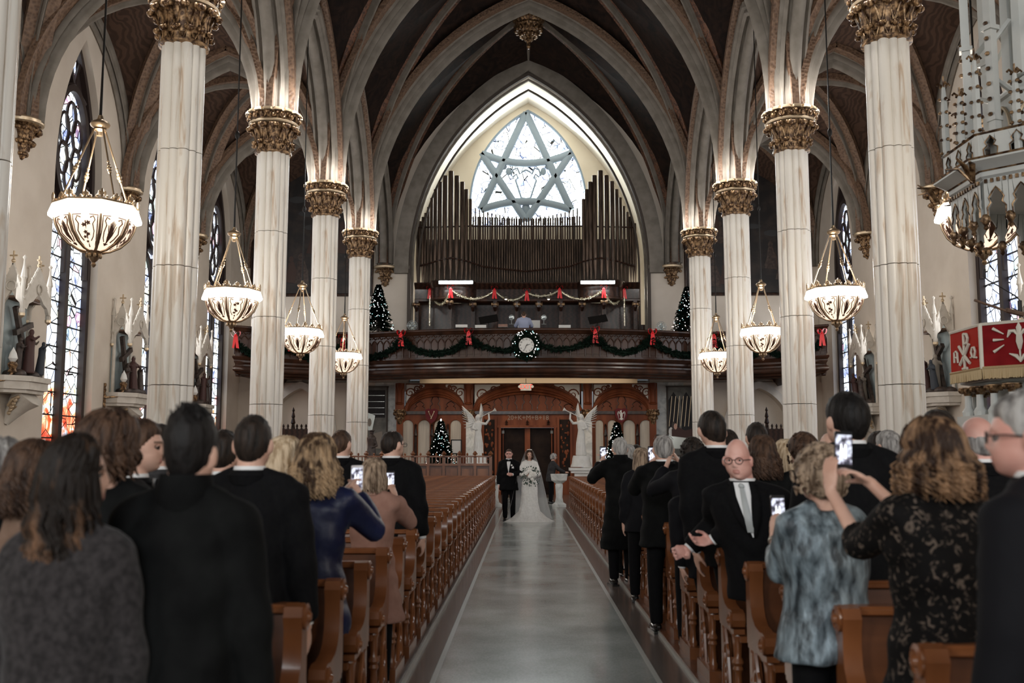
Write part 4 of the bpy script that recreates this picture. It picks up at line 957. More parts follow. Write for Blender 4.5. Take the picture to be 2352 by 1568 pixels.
# ================================================================ PORTAL SCREEN UNDER THE GALLERY
YP = 40.9
def px_(x, y=1000, Y=YP): return at(x, y, Y).x
def pz_(y, x=1208, Y=YP): return at(x, y, Y).z
PT = thing('portal_screen', 'brown carved wooden portal screen with three arches under the gallery', 'screen', (0, YP, 0))
def pb(mb, name, mt, par=None, **k):
    o = mb.build(name, mt, par or PT, **k)
    if par is None: reloc(o, PT)
    return o
ztop, zsp, zr0, zr1 = pz_(880), pz_(943), pz_(944), pz_(951)
baysP = [('left', 930, 1067, 893, 945), ('centre', 1086, 1336, 885, 945), ('right', 1363, 1496, 893, 945)]
for nm, xa, xb, ya, ysp in baysP:
    x0, x1 = px_(xa), px_(xb); xc = (x0+x1)/2; a = (x1-x0)/2; za = pz_(ya); h = za-zsp
    c = nm == 'centre'
    # flattened two-centred arch: line points
    def low_arch(a, h, n=14):
        out = []
        for i in range(n+1):
            f = i/n; u = -a+a*f; out.append((u, zsp+h*(1-(1-f)**2)**(.62 if not c else .60)*(1 if not c else 1)))
        out2 = [(-u, z) for u, z in reversed(out[:-1])]; return out+out2
    L0 = low_arch(a*.985, h*.80); L1 = low_arch(a, h*1.0)
    # spandrel board with the arch hole
    mb = MB(); top = [(u, ztop) for u, z in L1]; n = len(L1)
    mb.add([Vector((xc+u, YP, z)) for u, z in L1]+[Vector((xc+u, YP, ztop)) for u, z in L1], [(i, i+1, n+i+1, n+i) for i in range(n-1)])
    pb(mb, 'spandrel_board', 'wood_portal', smooth=0)
    for (LL, off, r, yo) in ((low_arch(a*.99, h*.95), 0, .085, -.05), (low_arch(a*.96, h*.82), 0, .06, -.02), (low_arch(a*.94, h*.70), 0, .05, .03)):
        mb = MB(); mb.tube([Vector((xc+u, YP+yo, z)) for u, z in LL], r, 8); pb(mb, 'arch_moulding', 'wood_portal')
    # pale pierced spandrels with scrolls
    for s_ in (-1, 1):
        mb = MB(); pts = [(u, z) for u, z in L1 if (u*s_ > a*.32)]; pts = sorted(pts, key=lambda q: abs(q[0])); zt = ztop-.05
        if pts:
            poly = [(xc+u, z+.16) for u, z in pts if z+.16 < zt]; 
            if len(poly) > 2:
                xe = xc+s_*a*.97; poly = [(poly[0][0], zt)]+poly+[(xe, poly[-1][1]), (xe, zt)]
                sb = MB(); sb.add([Vector((x, YP-.012, z)) for x, z in poly], [tuple(range(len(poly)))]); P_ = pb(sb, 'pierced_spandrel', 'statue', smooth=0)
                for (fx, fz, rr_) in ((.84, .42, .20), (.62, .23, .12), (.48, .14, .07)):
                    cx, cz = xc+s_*a*fx, zt-fz*(.85 if not c else 1.05)+.02
                    if c: rr_ *= 1.25
                    mb = MB(); mb.tube([Vector((cx+rr_*(1-t/11)*cos(t*s_), YP-.03, cz+rr_*(1-t/11)*sin(t))) for t in [i*.45 for i in range(22)]], [.028]*8+[.022]*8+[.014]*6, 5); pb(mb, 'scroll', 'wood_portal', P_)
                    P_.children[-1].matrix_parent_inverse = (PT.matrix_world if False else Matrix.Translation(PT.location)).inverted() @ Matrix.Identity(4) if False else Matrix.Identity(4)
    # tympanum, keyhole arches and rails
    mb = MB(); mb.add([Vector((xc+u, YP+.14, z)) for u, z in L1]+[Vector((xc+a, YP+.14, zsp-.1)), Vector((xc-a, YP+.14, zsp-.1))], [tuple(range(len(L1)+2))]); pb(mb, 'tympanum', 'wood_portal', smooth=0)
    ks = [(0, .60), (-.52, .34), (.52, .34)] if not c else [(0, .68), (-.28, .60), (.28, .60), (-.54, .42), (.54, .42), (-.76, .2), (.76, .2)]
    for fx, fh in ks:
        w_ = .20; k_ = MB(); X = xc+a*fx; zb = zsp+.06; hh = fh*h*1.0
        pts = [(-w_, zb), (-w_, zb+hh*.25), (-w_*.55, zb+hh*.42), (-w_*.9, zb+hh*.65), (-w_*.6, zb+hh*.9), (0, zb+hh*1.12)]
        pts = pts+[(-a_, b_) for a_, b_ in reversed(pts[:-1])]
        k_.tube([Vector((X+u, YP+.13, z)) for u, z in pts], .018, 5); pb(k_, 'keyhole_moulding', 'wood_dark')
    mb = MB(); mb.box((xc, YP+.02, (zr0+zr1)/2), (2*a+.1, .16, zr0-zr1)); pb(mb, 'rail', 'wood_dark', smooth=0)
    if not c:
        wins = [(923,950),(959,988),(996,1024),(1033,1060)] if nm == 'left' else [(1367,1387),(1395,1418),(1431,1460),(1469,1499)]
        zt = pz_(963)
        wall = MB(); xs_ = [px_(v) for w2 in wins for v in w2]
        edges = [x0-.1]+xs_+[x1+.1]
        for k in range(0, len(edges), 2):   # stiles
            wall.add([Vector((edges[k], YP+.06, 0)), Vector((edges[k+1], YP+.06, 0)), Vector((edges[k+1], YP+.06, zr1)), Vector((edges[k], YP+.06, zr1))], [(0,1,2,3)])
        for k, (wa, wb) in enumerate(wins):
            a0, a1 = px_(wa), px_(wb); cx = (a0+a1)/2; r_ = (a1-a0)/2; n_ = 12
            arc = [(cx-r_*cos(pi*i/n_), zt-r_*(1-sin(pi*i/n_))) for i in range(n_+1)]
            wall.add([Vector((x, YP+.06, z)) for x, z in arc]+[Vector((x, YP+.06, zr1)) for x, z in arc], [(i, i+1, n_+2+i, n_+1+i) for i in range(n_)])
            wall.add([Vector((a0, YP+.06, 0)), Vector((a1, YP+.06, 0)), Vector((a1, YP+.06, 1.0)), Vector((a0, YP+.06, 1.0))], [(0,1,2,3)])
            g = MB(); g.add([Vector((x, YP+.10, z)) for x, z in arc]+[Vector((a1, YP+.10, 1.0)), Vector((a0, YP+.10, 1.0))], [tuple(range(n_+3))]); pb(g, 'pane', 'curtain', smooth=0)
            f_ = MB(); f_.tube([Vector((a0, YP+.04, 1.0))]+[Vector((x, YP+.04, z)) for x, z in arc]+[Vector((a1, YP+.04, 1.0))], .022, 5); pb(f_, 'window_moulding', 'wood_portal')
            if k: 
                q = MB(); q.lathe([(.05,.3),(.05,2.35),(.09,2.4),(.06,2.5),(.03,2.75),(.05,2.8),(.0,2.9)], 8, ((a0+px_(wins[k-1][1]))/2, YP, 0)); pb(q, 'colonnette', 'wood_dark')
        pb(wall, 'window_board', 'wood_portal', smooth=0)
    else:
        x2, x3 = px_(1148), px_(1275); zt = pz_(982)
        mb = MB(); arch = [(x0, x2), (x3, x1)]
        for a_, b_ in arch: mb.add([Vector((a_, YP+.10, 0)), Vector((b_, YP+.10, 0)), Vector((b_, YP+.10, zr1)), Vector((a_, YP+.10, zr1))], [(0,1,2,3)])
        mb.add([Vector((x2, YP+.10, zt)), Vector((x3, YP+.10, zt)), Vector((x3, YP+.10, zr1)), Vector((x2, YP+.10, zr1))], [(0,1,2,3)])
        pb(mb, 'door_surround', 'wood_portal', smooth=0)
        for a_, b_ in ((1112, 1136), (1285, 1309)):
            mb = MB(); q0, q1 = px_(a_), px_(b_); mb.box(((q0+q1)/2, YP+.08, 1.9), (q1-q0, .05, 2.3)); d_ = pb(mb, 'relief_panel', 'door_wood', smooth=0)
            mb = MB(); rr = random.Random(a_)
            for k in range(26): mb.ell(((q0+q1)/2+rr.uniform(-.16,.16), YP+.04, rr.uniform(.9,3.0)), (rr.uniform(.02,.06), .02, rr.uniform(.03,.09)), 6, 4)
            pb(mb, 'carved_relief', 'wood_portal')
            for q in (q0-.05, q1+.05): mb = MB(); mb.box((q, YP+.05, 1.6), (.09, .12, 3.1)); pb(mb, 'stile', 'wood_portal', smooth=0)
        for k in range(3):
            mb = MB(); X = lerp(x2, x3, (.12,.5,.88)[k]); mb.lathe([(.05,3.02),(.07,3.05),(.03,3.1),(.06,3.16),(.0,3.26)], 8, (X, YP+.02, -.22)); pb(mb, 'finial', 'wood_dark')
        for q in (x2, x3): mb = MB(); mb.box((q, YP+.05, zt/2), (.10, .16, zt)); pb(mb, 'door_jamb', 'wood_portal', smooth=0)
        mb = MB(); mb.box(((x2+x3)/2, YP+.05, zt+.05), (x3-x2+.2, .16, .10)); pb(mb, 'door_head', 'wood_portal', smooth=0)
        o = text_obj('20+K+M+B+18', .27, 'chalk_writing', 'chalk', PT, (px_(1213), YP+.085, pz_(959))); reloc(o, PT)
        D = MB(); D.box(((x2+x3)/2, YP+.40, zt/2), (x3-x2, .06, zt)); DR_ = D.build('door_1', 'door_wood', smooth=0, **S)
        for s_ in (-1, 1):
            for zz, hh in ((.75,1.0),(2.1,1.1)):
                mb = MB(); mb.box(((x2+x3)/2+s_*(x3-x2)*.25, YP+.365, zz), ((x3-x2)*.34, .03, hh)); mb.build('door_panel', 'door_wood', DR_, smooth=0)
        mb = MB(); mb.box(((x2+x3)/2, YP+.34, zt/2), (.22, .08, zt)); mb.build('door_post', 'wood_portal', DR_, smooth=0)
        for q, s_ in ((x2+.13, 1), (x3-.13, -1)):
            mb = MB(); mb.box((q, YP+.30, zt/2), (.05, .05, zt)); mb.build('door_edge', 'wood_portal', DR_, smooth=0); mb = MB(); mb.box((q, YP+.27, zt-.17), (.10, .06, .12)); mb.build('door_closer', 'sign_white', DR_, smooth=0)
for pxx in (918, 1076, 1350, 1500):      # posts with leaf capitals
    x = px_(pxx); mb = MB(); mb.box((x, YP-.02, (ztop+zsp)/2), (.36, .26, ztop-zsp)); mb.lathe([(.13,zsp+.25),(.16,zsp+.3),(.10,zsp+.35),(.10,ztop-.3),(.15,ztop-.2),(.15,ztop)], 10, (x, YP-.15, 0)); mb.box((x, YP+.02, zsp/2), (.26, .2, zsp)); pb(mb, 'post', 'wood_portal')
    mb = MB(); 
    for i in range(9):
        q = -pi+pi*i/8
        for (r0, z_, s_) in ((.14, zsp-.30, .07), (.20, zsp-.12, .085)):
            mb.ell((x+r0*cos(q), YP-.05+r0*sin(q), z_), (s_, s_, s_*1.1), 6, 5)
    mb.lathe([(.08,zsp-.55),(.12,zsp-.4),(.20,zsp-.12),(.26,zsp),(.26,zsp+.04)], 12, (x, YP-.05, 0)); pb(mb, 'post_capital', 'gold')
for pxx, w_ in ((1083, 24), (1349, 20)):      # white marble pilasters behind the angels
    x = px_(pxx); mb = MB(); mb.box((x, YP-.16, pz_(970)/2), (w_*.0178, .2, pz_(970))); mb.box((x, YP-.18, .12), (w_*.0178+.1, .28, .24)); pb(mb, 'marble_pilaster', 'marble_wall')
# two carved shields over the window boards
for (pxx, pyy, kind) in ((991, 954, 'v'), (1427, 953, 'e')):
    t = thing('shield_plaque', 'dark red shield with %s on the portal screen' % ('a crossed golden emblem, left of the doors,' if kind == 'v' else 'a white crowned eagle, right of the doors,'), 'plaque', at(pxx, pyy, YP-.2), 0, 'shield plaques')
    sh = [(-.26,.24),(-.12,.30),(0,.26),(.12,.30),(.26,.24),(.24,-.05),(.13,-.24),(0,-.34),(-.13,-.24),(-.24,-.05)]
    mb = MB(); mb.prism([(u*1.0, v*.95) for u, v in sh], lambda u, v, d: Vector((u, d, v)), -.03, .05); mb.build('shield', 'red_dark', t, smooth=0)
    mb = MB()
    if kind == 'v':
        for s_ in (-1, 1): mb.tube([(s_*.11, -.05, .14), (-s_*.02, -.05, -.14)], .018, 5); mb.ell((s_*.11,-.05,.16), (.03,.02,.03), 6, 4)
    else:
        mb.ell((0,-.05,0), (.055,.02,.12), 8, 6); mb.ell((-.02,-.05,.14), (.035,.02,.04), 8, 6); mb.tube([(-.03,-.05,.14),(-.07,-.05,.13)], .012, 4)
        for s_ in (-1, 1):
            for k in range(5): mb.tube([(s_*.03,-.05,.05),(s_*(.12+.01*k),-.05,.15-.02*k),(s_*(.17-.02*k),-.05,.10-.075*k)], [.02,.022,.01], 5, flat=.5)
            mb.tube([(s_*.02,-.05,-.1),(s_*.07,-.05,-.17)], .014, 4)
        for k in (-1,0,1): mb.tube([(0,-.05,-.1),(k*.035,-.05,-.20)], [.02,.016], 4)
        for k in (-1,0,1): mb.ell((k*.025-.02,-.05,.185), (.01,.01,.02), 5, 4)
    mb.build('emblem', 'gold_pale' if kind == 'v' else 'statue', t)
# cream beam over the portal, exit sign, detector
mb = MB(); b0, b1 = at(965, 874, 39.0), at(1463, 874, 39.0); mb.box(((b0.x+b1.x)/2, 39.0, b0.z), (b1.x-b0.x, .3, at(965,868,39).z-at(965,881,39).z)); mb.build('trim_1', 'beam_cream', smooth=0, **S)
t = thing('exit_sign', 'white EXIT sign with red letters hanging over the doors', 'sign', at(1208, 889, 38.6)); t.location.z = at(1208, 889, 38.6).z
mb = MB(); mb.box((0,0,0), (.42,.08,.26)); mb.build('housing', 'sign_white', t, smooth=0); text_obj('EXIT', .25, 'lettering', 'sign_red', t, (0,-.045,.01))
for s_ in (-1, 1): mb = MB(); mb.lathe([(.02,-.03),(.05,.0),(.055,.03),(.0,.035)], 10, (s_*.25, -.03, .02), M=Matrix.Rotation(R(90),3,'X')); mb.build('lamp_head', 'sign_white', t)
mb = MB(); mb.tube([(0,0,.13),(0,0,at(1208,868,38.8).z-at(1208,888,38.8).z)], .012, 5); mb.build('hanger', 'iron', t)
# murals in marble frames either side
for sx, x0p, x1p, lab in ((-1, 838, 890, 'grey mural of a man at a desk among shelves, on the left end wall'), (1, 1532, 1620, 'mural of a figure lying in bed under lattice windows, right end wall')):
    if sx < 0: x0p = 800
    x0, x1 = at(x0p, 900, YE-.16).x, at(x1p, 900, YE-.16).x; z0, z1_ = at(850, 1046, YE-.16).z, at(850, 888, YE-.16).z
    t = thing('mural', lab, 'mural', ((x0+x1)/2, YE-.16, z0)); W_ = x1-x0; H_ = z1_-z0
    mb = MB(); mb.box((0,0,H_/2), (W_, .05, H_)); mb.build('canvas', 'mural', t, smooth=0)
    mb = MB(); 
    for c_, d_ in (((0,-.02,H_), (W_+.1,.06,.06)), ((0,-.02,0), (W_+.1,.06,.06)), ((-W_/2,-.02,H_/2), (.06,.06,H_)), ((W_/2,-.02,H_/2), (.06,.06,H_))): mb.box(c_, d_)
    mb.build('frame', 'groove', t, smooth=0)
    def flat(poly, mt, nm='painted_shape', d=-.03):
        f_ = MB(); f_.prism([(u*W_-W_/2, v*H_) for u, v in poly], lambda u, v, d2: Vector((u, d2, v)), d-.006, d); f_.build(nm, mt, t, smooth=0)
    circ = lambda cx, cy, rx, ry, n=12: [(cx+rx*cos(2*pi*i/n), cy+ry*sin(2*pi*i/n)) for i in range(n)]
    if sx < 0:
        flat([(.45,.95),(.95,.95),(.95,.55),(.45,.55)], 'suit_grey', 'painted_shelves')
        for k in range(4): flat([(.47,.60+.09*k),(.93,.60+.09*k),(.93,.605+.09*k),(.47,.605+.09*k)], 'mirror_glass', 'painted_shelf', -.036)
        flat([(.42,.40),(.62,.34),(.70,.58),(.52,.62)], 'mirror_glass', 'painted_picture', -.04); flat(circ(.56,.48,.05,.06), 'figure_pale', 'painted_face', -.046)
        flat([(.30,.05),(.55,.05),(.52,.30),(.44,.38),(.34,.30)], 'suit_grey', 'painted_figure', -.04); flat(circ(.43,.42,.05,.035), 'figure_dark', 'painted_head', -.046)
        flat([(.60,.10),(.92,.10),(.88,.35),(.66,.32)], 'figure_pale', 'painted_desk', -.036)
    else:
        for k in range(3): flat([(.03+.33*k,.30),(.30+.33*k,.30),(.30+.33*k,.80),(.165+.33*k,.92),(.03+.33*k,.80)], 'suit_grey', 'painted_arch')
        for k in range(6): flat([(.03+.10*k,.42),(.045+.10*k,.42),(.13+.10*k,.86),(.115+.10*k,.86)], 'gold_pale', 'painted_lattice', -.036)
        flat([(.02,.10),(.75,.10),(.75,.27),(.02,.30)], 'mirror_glass', 'painted_bed', -.036); flat([(.10,.28),(.70,.24),(.72,.40),(.45,.36),(.24,.42),(.10,.38)], 'figure_red', 'painted_robe', -.042)
        flat(circ(.20,.42,.045,.045), 'skin', 'painted_head', -.05); flat(circ(.15,.43,.05,.06), 'figure_dark', 'painted_hair', -.046); flat(circ(.09,.34,.07,.07), 'statue', 'painted_pillow', -.04)
        flat([(.80,.05),(.96,.05),(.93,.45),(.86,.52),(.80,.45)], 'figure_blue', 'painted_kneeling_figure', -.042)
# dark carved furniture with cresting in the niches
for sx, x0p, x1p, sd in ((-1, 640, 695, 'left'), (1, 1740, 1795, 'right')):
    x0, x1 = at(x0p, 990, 40).x, at(x1p, 990, 40).x; t = thing('confessional', 'dark carved confessional with spiky cresting in the %s aisle niche' % sd, 'furniture', ((x0+x1)/2, 40.6, 0))
    mb = MB(); zt = at(660, 985, 40.3).z; mb.box((0,0,zt/2), (x1-x0+.6, .7, zt)); mb.build('cabinet', 'wood_dark', t, smooth=0)
    for k in range(9): mb = MB(); mb.lathe([(.05,0),(.03,.06),(.05,.12),(.0,.22)], 6, (-(x1-x0+.5)/2+k*(x1-x0+.5)/8, -.3, zt)); mb.build('cresting', 'wood_dark', t)
    mb = MB(); mb.lathe([(.09,0),(.06,.2),(.10,.25),(.05,.45),(.08,.5),(.03,.7),(.06,.75),(.0,.9)], 8, (0,-.2,zt)); mb.build('pinnacle', 'wood_dark', t)
# ---- angels
def wing(mb, root, tip, out, w_, n=9):
    """a feathered wing from root to tip; out is the trailing side"""
    root, tip, out = Vector(root), Vector(tip), Vector(out)
    for i in range(n):
        f = i/(n-1); a = root.lerp(tip, f*.62); L_ = (tip-a)*(.55+.45*f)+out*w_*(1-f)*1.15
        mid = a+L_*.5+out*w_*.10; mb.tube([a, mid, a+L_], [.05, .052, .016], 6, flat=.35)
    mb.tube([root, root.lerp(tip,.4)-out*w_*.12, tip], [.06,.05,.02], 7, flat=.6)
    P = []
    for i in range(9):
        f = i/8; a = root.lerp(tip, f)-out*w_*.08*sin(pi*f); P.append([a, a+out*w_*(.95*(1-f)**.7)*(.35+.65*sin(pi*min(1,f+.35)))+(tip-root)*.10*(1-f)])
    for d_ in (-.012, .012): mb.grid([[q+Vector((0,d_,0)) for q in r] for r in P])
def angel(loc, s_, sd, pedestal):
    t = thing('angel_statue', 'white marble angel blowing a trumpet, %s of the doors' % sd, 'statue', loc, 0, 'trumpeting angels'); H = 1.0
    b = MB()   # sx: trumpet towards s_ direction (x)
    b.lathe([(.17,0),(.19,.05),(.15,.30),(.16,.55),(.13,.80),(.115,.95),(.14,1.12),(.13,1.25),(.06,1.32)], 16, (0,0,.0), squash=(1,.8))
    for k in range(14):
        q = 2*pi*k/14; b.tube([(.18*cos(q), .14*sin(q), .02), (.15*cos(q+.1)+.02*s_, .12*sin(q+.1), .45), (.11*cos(q), .09*sin(q), .9)], [.035,.028,.012], 5)
    b.ell((0,-.02,1.45), (.085,.10,.115), 12, 8); b.tube([(0,0,1.25),(0,-.01,1.42)], .05, 8)
    b.ell((0,-.10,1.44), (.02,.03,.03), 6, 5); b.ell((-s_*.03,.05,1.42), (.09,.08,.12), 8, 6)
    b.tube([(s_*.12,0,1.22),(s_*.30,-.10,1.20),(s_*.42,-.16,1.36),(s_*.40,-.14,1.55)], [.06,.055,.042,.032], 8); b.ell((s_*.395,-.14,1.58), (.04,.03,.05), 8, 6)
    b.tube([(-s_*.12,0,1.22),(-s_*.20,-.04,1.02),(-s_*.05,-.16,.98)], [.06,.055,.035], 8)
    sk = remeshed(b, .013, 6, 'body', 'statue', t)
    m1 = MB(); wing(m1, (-s_*.06,.10,1.22), (-s_*.62,.14,1.88), Vector((-s_*.3,0,-1)).normalized(), .48); m1.build('wing', 'statue', t)
    m1 = MB(); wing(m1, (s_*.04,.12,1.25), (s_*.10,.16,1.98), Vector((s_*.9,0,-.3)).normalized(), .12, 7); m1.build('wing', 'statue', t)
    m1 = MB(); a, c_ = Vector((s_*.05,-.12,1.43)), Vector((s_*.66,-.24,1.72)); m1.tube([a, a.lerp(c_,.85), c_], [.012,.018,.075], 10); m1.build('trumpet', 'statue', t)
    if pedestal is not None:
        z = -loc[2]; m1 = MB(); m1.lathe([(.30,-.0),(.33,-.10),(.36,-.30),(.40,-.38),(.40,-.42)], 16, squash=(1,.8)); m1.box((0,0,-.50), (.92,.7,.10)); m1.box((0,0,-.60), (.78,.6,.08)); m1.box((0,0,(-.64+z)/2), (.52,.44,-.64-z)); m1.box((0,0,z+.06), (.72,.6,.12)); m1.build('pedestal', 'statue', t, smooth=30)
    return t
REM = []
def remeshed(mb, vox, smooth_it, name, mats, parent, shade=True, ratio=None, post=None):
    me = bpy.data.meshes.new(name); me.from_pydata(mb.v, [], mb.f); o = bpy.data.objects.new(name, me); COL.objects.link(o)
    md = o.modifiers.new('r', 'REMESH'); md.mode = 'VOXEL'; md.voxel_size = vox; md.use_smooth_shade = True
    if smooth_it:
        sm = o.modifiers.new('s', 'SMOOTH'); sm.factor = .5; sm.iterations = smooth_it
    if ratio: d = o.modifiers.new('d', 'DECIMATE'); d.ratio = ratio
    dg = bpy.context.evaluated_depsgraph_get(); m2 = bpy.data.meshes.new_from_object(o.evaluated_get(dg)); bpy.data.objects.remove(o); bpy.data.meshes.remove(me)
    m2.name = name; m2.materials.clear()
    for q in (mats if isinstance(mats, (list, tuple)) else [mats]): m2.materials.append(MAT[q])
    m2.polygons.foreach_set('use_smooth', [True]*len(m2.polygons))
    if post: post(m2)
    return put(name, m2, parent)
pL = at(1098, 1047, 37.5); angel((pL.x, 37.5, pL.z), 1, 'left', True)
pR = at(1335, 1046, 37.5); angel((pR.x, 37.5, pR.z), -1, 'right', True)
# ---- fir trees with lights
def fir(label, base, H, r0, seed, nb=1500, nl=120, star=False):
    t = thing('christmas_tree', label, 'christmas tree', base, 0, 'lit fir trees'); rr = random.Random(seed)
    m_ = MB(); m_.lathe([(.06,0),(.05,H*.5),(.01,H*.97)], 8); m_.build('trunk', 'wood_dark', t)
    b = MB()
    for i in range(nb):
        f = rr.random()**.75; z = H*(.06+.92*f); rad = r0*(1-f)**.9+.03; q = rr.uniform(0, 2*pi); e = Vector((cos(q), sin(q), 0)); L_ = rad*rr.uniform(.55,1.05)
        p0 = Vector((0,0,z+.10*L_))+e*L_*.25; p1 = Vector((0,0,z-.12*L_+rr.uniform(-.03,.03)))+e*L_; tt = Vector((-sin(q), cos(q), 0))
        b.tube([p0, p1], [.012,.006], 3, cap=False)
        for s_ in (-1, 1):
            for g in (.35,.6,.85):
                a = p0.lerp(p1, g); b.add([a, a+tt*s_*.10*(1.3-g)+e*.05-Vector((0,0,.015)), a+e*.09, a+Vector((0,0,.02))], [(0,1,2),(0,2,3)])
    o = b.build('needles', 'pine', t, smooth=0); o['kind'] = 'stuff'
    bm = [None]*4; B_ = MB(); B_.ell((0,0,0), .0125, 6, 5); ms = [B_.mesh('light_bulb', q) for q in ('bulb','bulb','bulb_warm','bulb_teal')]
    for i in range(nl):
        f = rr.random()**.8; z = H*(.04+.93*f); rad = (r0*(1-f)**.9+.03)*rr.uniform(.82,1.0); q = -pi/2+rr.uniform(-1.9,1.9)
        o = put('light_bulb', rr.choice([ms[0],ms[1],ms[0],ms[1],ms[2],ms[3]]), t, loc=(rad*cos(q), rad*sin(q), z)); s_ = rr.uniform(.7,1.3); o.scale = (s_,s_,s_)
    if star: m_ = MB(); m_.ell((0,0,H), (.03,.03,.06), 8, 6); m_.build('top_light', 'bulb', t)
    return t
def fir_at(label, px, ytop, ybot, Y, wpx, seed, **k):
    b = at(px, ybot, Y); tp = at(px, ytop, Y); fir(label, (b.x, Y, b.z), tp.z-b.z, wpx*Y/FPX/2, seed, **k)
fir_at('lit fir tree standing behind the wooden rail, left of the doors', 1012, 965, 1075, 37.0, 74, 1, star=True, nl=130)
fir_at('lit fir tree in front of the portal windows, right of the doors', 1418, 968, 1085, 37.0, 72, 2, nl=130)
fir_at('lit fir tree on the gallery, left, beside the fourth column', 868, 652, 768, 38.6, 80, 3, nl=140)
fir_at('lit fir tree on the gallery, right, partly behind the fourth column', 1580, 657, 768, 38.6, 80, 4, nl=140)
# framed picture and dark statue behind the rail
t = thing('framed_picture', 'small framed picture beside the left fir tree, behind the rail', 'picture', at(1048, 1045, 38.5)); mb = MB(); mb.box((0,0,.32), (.36,.03,.5)); mb.build('print', 'paper', t, smooth=0); mb = MB()
for c_, d_ in (((0,0,.58),(.42,.05,.04)), ((0,0,.06),(.42,.05,.04)), ((-.19,0,.32),(.04,.05,.52)), ((.19,0,.32),(.04,.05,.52))): mb.box(c_, d_)
mb.build('frame', 'iron', t, smooth=0); mb = MB(); mb.tube([(0,.1,.2),(0,.4,-1)], .02, 6); mb.build('easel_leg', 'iron', t)
p = at(853, 1048, 33.5); t = thing('dark_statue', 'small dark robed statue at the left end of the wooden rail', 'statue', p); mb = MB(); mb.lathe([(.20,-.6),(.17,.0),(.13,.35),(.16,.62),(.07,.72)], 12); mb.ell((0,0,.80), (.07,.08,.09), 10, 8); mb.ell((0,0,.86), (.12,.12,.02), 12, 5); mb.tube([(.12,0,.55),(.2,-.12,.35),(.05,-.18,.3)], .04, 6); remeshed(mb, .015, 3, 'robed_figure', 'figure_dark', t); mb = MB(); mb.box((0,0,-.58-(p.z-.58)/2), (.4,.4,p.z-.58)); mb.build('plinth', 'wood_dark', t)
# ---- wooden rail screen, left of the aisle
YR = 31.2; xr0, xr1 = at(805, 1060, YR).x, at(1127, 1060, YR).x; zt = at(1000, 1048, YR).z; zm = at(1000, 1063, YR).z
t = thing('rail_screen', 'carved wooden rail with fleur finials behind the last left pews', 'rail', (0, YR, 0))
mb = MB(); mb.box(((xr0+xr1)/2, 0, zt), (xr1-xr0, .14, .05)); mb.box(((xr0+xr1)/2, 0, zm-.05), (xr1-xr0, .16, .07)); mb.build('top_rail', 'wood_pew', t)
mb = MB(); mb.box(((xr0+xr1)/2, .03, (zm-.08)/2), (xr1-xr0, .06, zm-.08)); mb.build('back_board', 'wood_pew_dark', t, smooth=0)
n = 9
for i in range(n+1):
    x = lerp(xr0, xr1, i/n); mb = MB(); mb.box((x, 0, zt/2), (.09, .14, zt)); mb.build('post', 'wood_pew', t, smooth=0)
    mb = MB(); mb.lathe([(.05,0),(.03,.03),(.06,.07),(.05,.11),(.0,.16)], 6, (x, 0, zt+.02)); mb.ell((x-.05,0,zt+.08), .03, 6, 4); mb.ell((x+.05,0,zt+.08), .03, 6, 4); mb.build('finial', 'wood_pew', t)
    if i < n:
        dx = (xr1-xr0)/n
        for k in range(1, 4): mb = MB(); mb.box((x+dx*k/4, 0, (zt+zm)/2), (.03, .06, zt-zm)); mb.build('baluster', 'wood_pew', t, smooth=0)
        mb = MB(); mb.box((x+dx/2, -.01, (zm-.15)/2+.05), (dx*.72, .05, zm-.30)); mb.build('panel', 'wood_pew', t, smooth=0)
        mb = MB(); mb.lathe([(.03,0),(.02,.02),(.04,.05),(.0,.10)], 6, (x+dx/2, 0, zt+.02)); mb.build('finial', 'wood_pew', t)
# ---- marble font either side of the aisle end
for px, py, sd in ((1137, 1092, 'left'), (1284, 1088, 'right')):
    p = at(px, py, 31.5); t = thing('holy_water_font', 'white marble font pedestal at the far %s end of the aisle' % sd, 'font', (p.x, 31.5, 0)); H = p.z
    mb = MB(); mb.lathe([(.22,0),(.22,.08),(.13,.14),(.10,.3),(.12,H-.35),(.10,H-.3),(.24,H-.2),(.27,H-.02),(.27,H),(.22,H-.01),(.0,H-.06)], 20); mb.build('bowl_and_shaft', 'marble_wall', t)
# ---- gallery things: fans, organist's console, music stands, papers
def fan(px, py, lab):
    p = at(px, py, 37.6 if abs(px-1208) < 330 else 38.0); t = thing('pedestal_fan', lab, 'fan', p)
    mb = MB(); 
    for r_ in (.08,.14,.19): mb.tube([(r_*cos(q), 0, r_*sin(q)) for q in [2*pi*i/16 for i in range(17)]], .008, 4)
    for i in range(12): mb.tube([(0,0,0), (.19*cos(2*pi*i/12), 0, .19*sin(2*pi*i/12))], .006, 4)
    mb.build('guard', 'mirror_glass', t); mb = MB()
    for i in range(4): q = pi/2*i; mb.ell((.09*cos(q), .03, .09*sin(q)), (.07,.01,.045), 8, 4)
    mb.build('blade', 'mirror_glass', t); mb = MB(); mb.tube([(0,.08,-.05),(0,.08,p.z*0-1.0)], .02, 6); mb.ell((0,.07,0), (.05,.08,.05), 8, 6); mb.build('stand', 'iron', t)
fan(947, 747, 'round pedestal fan behind the gallery rail, left'); fan(1519, 750, 'round pedestal fan behind the gallery rail, right')
YG = 39.0; c = at(1208, 742, YG)
t = thing('organ_console', 'dark organ console with white music pages in front of the organist', 'organ console', (c.x, YG, 5.3))
mb = MB(); mb.box((0,.3,.75), (1.9,.7,1.0)); mb.build('desk', 'wood_dark', t, smooth=0); mb = MB(); mb.box((0,.25,1.42), (.85,.05,.42)); mb.build('music_rest', 'wood_pew', t, smooth=0)
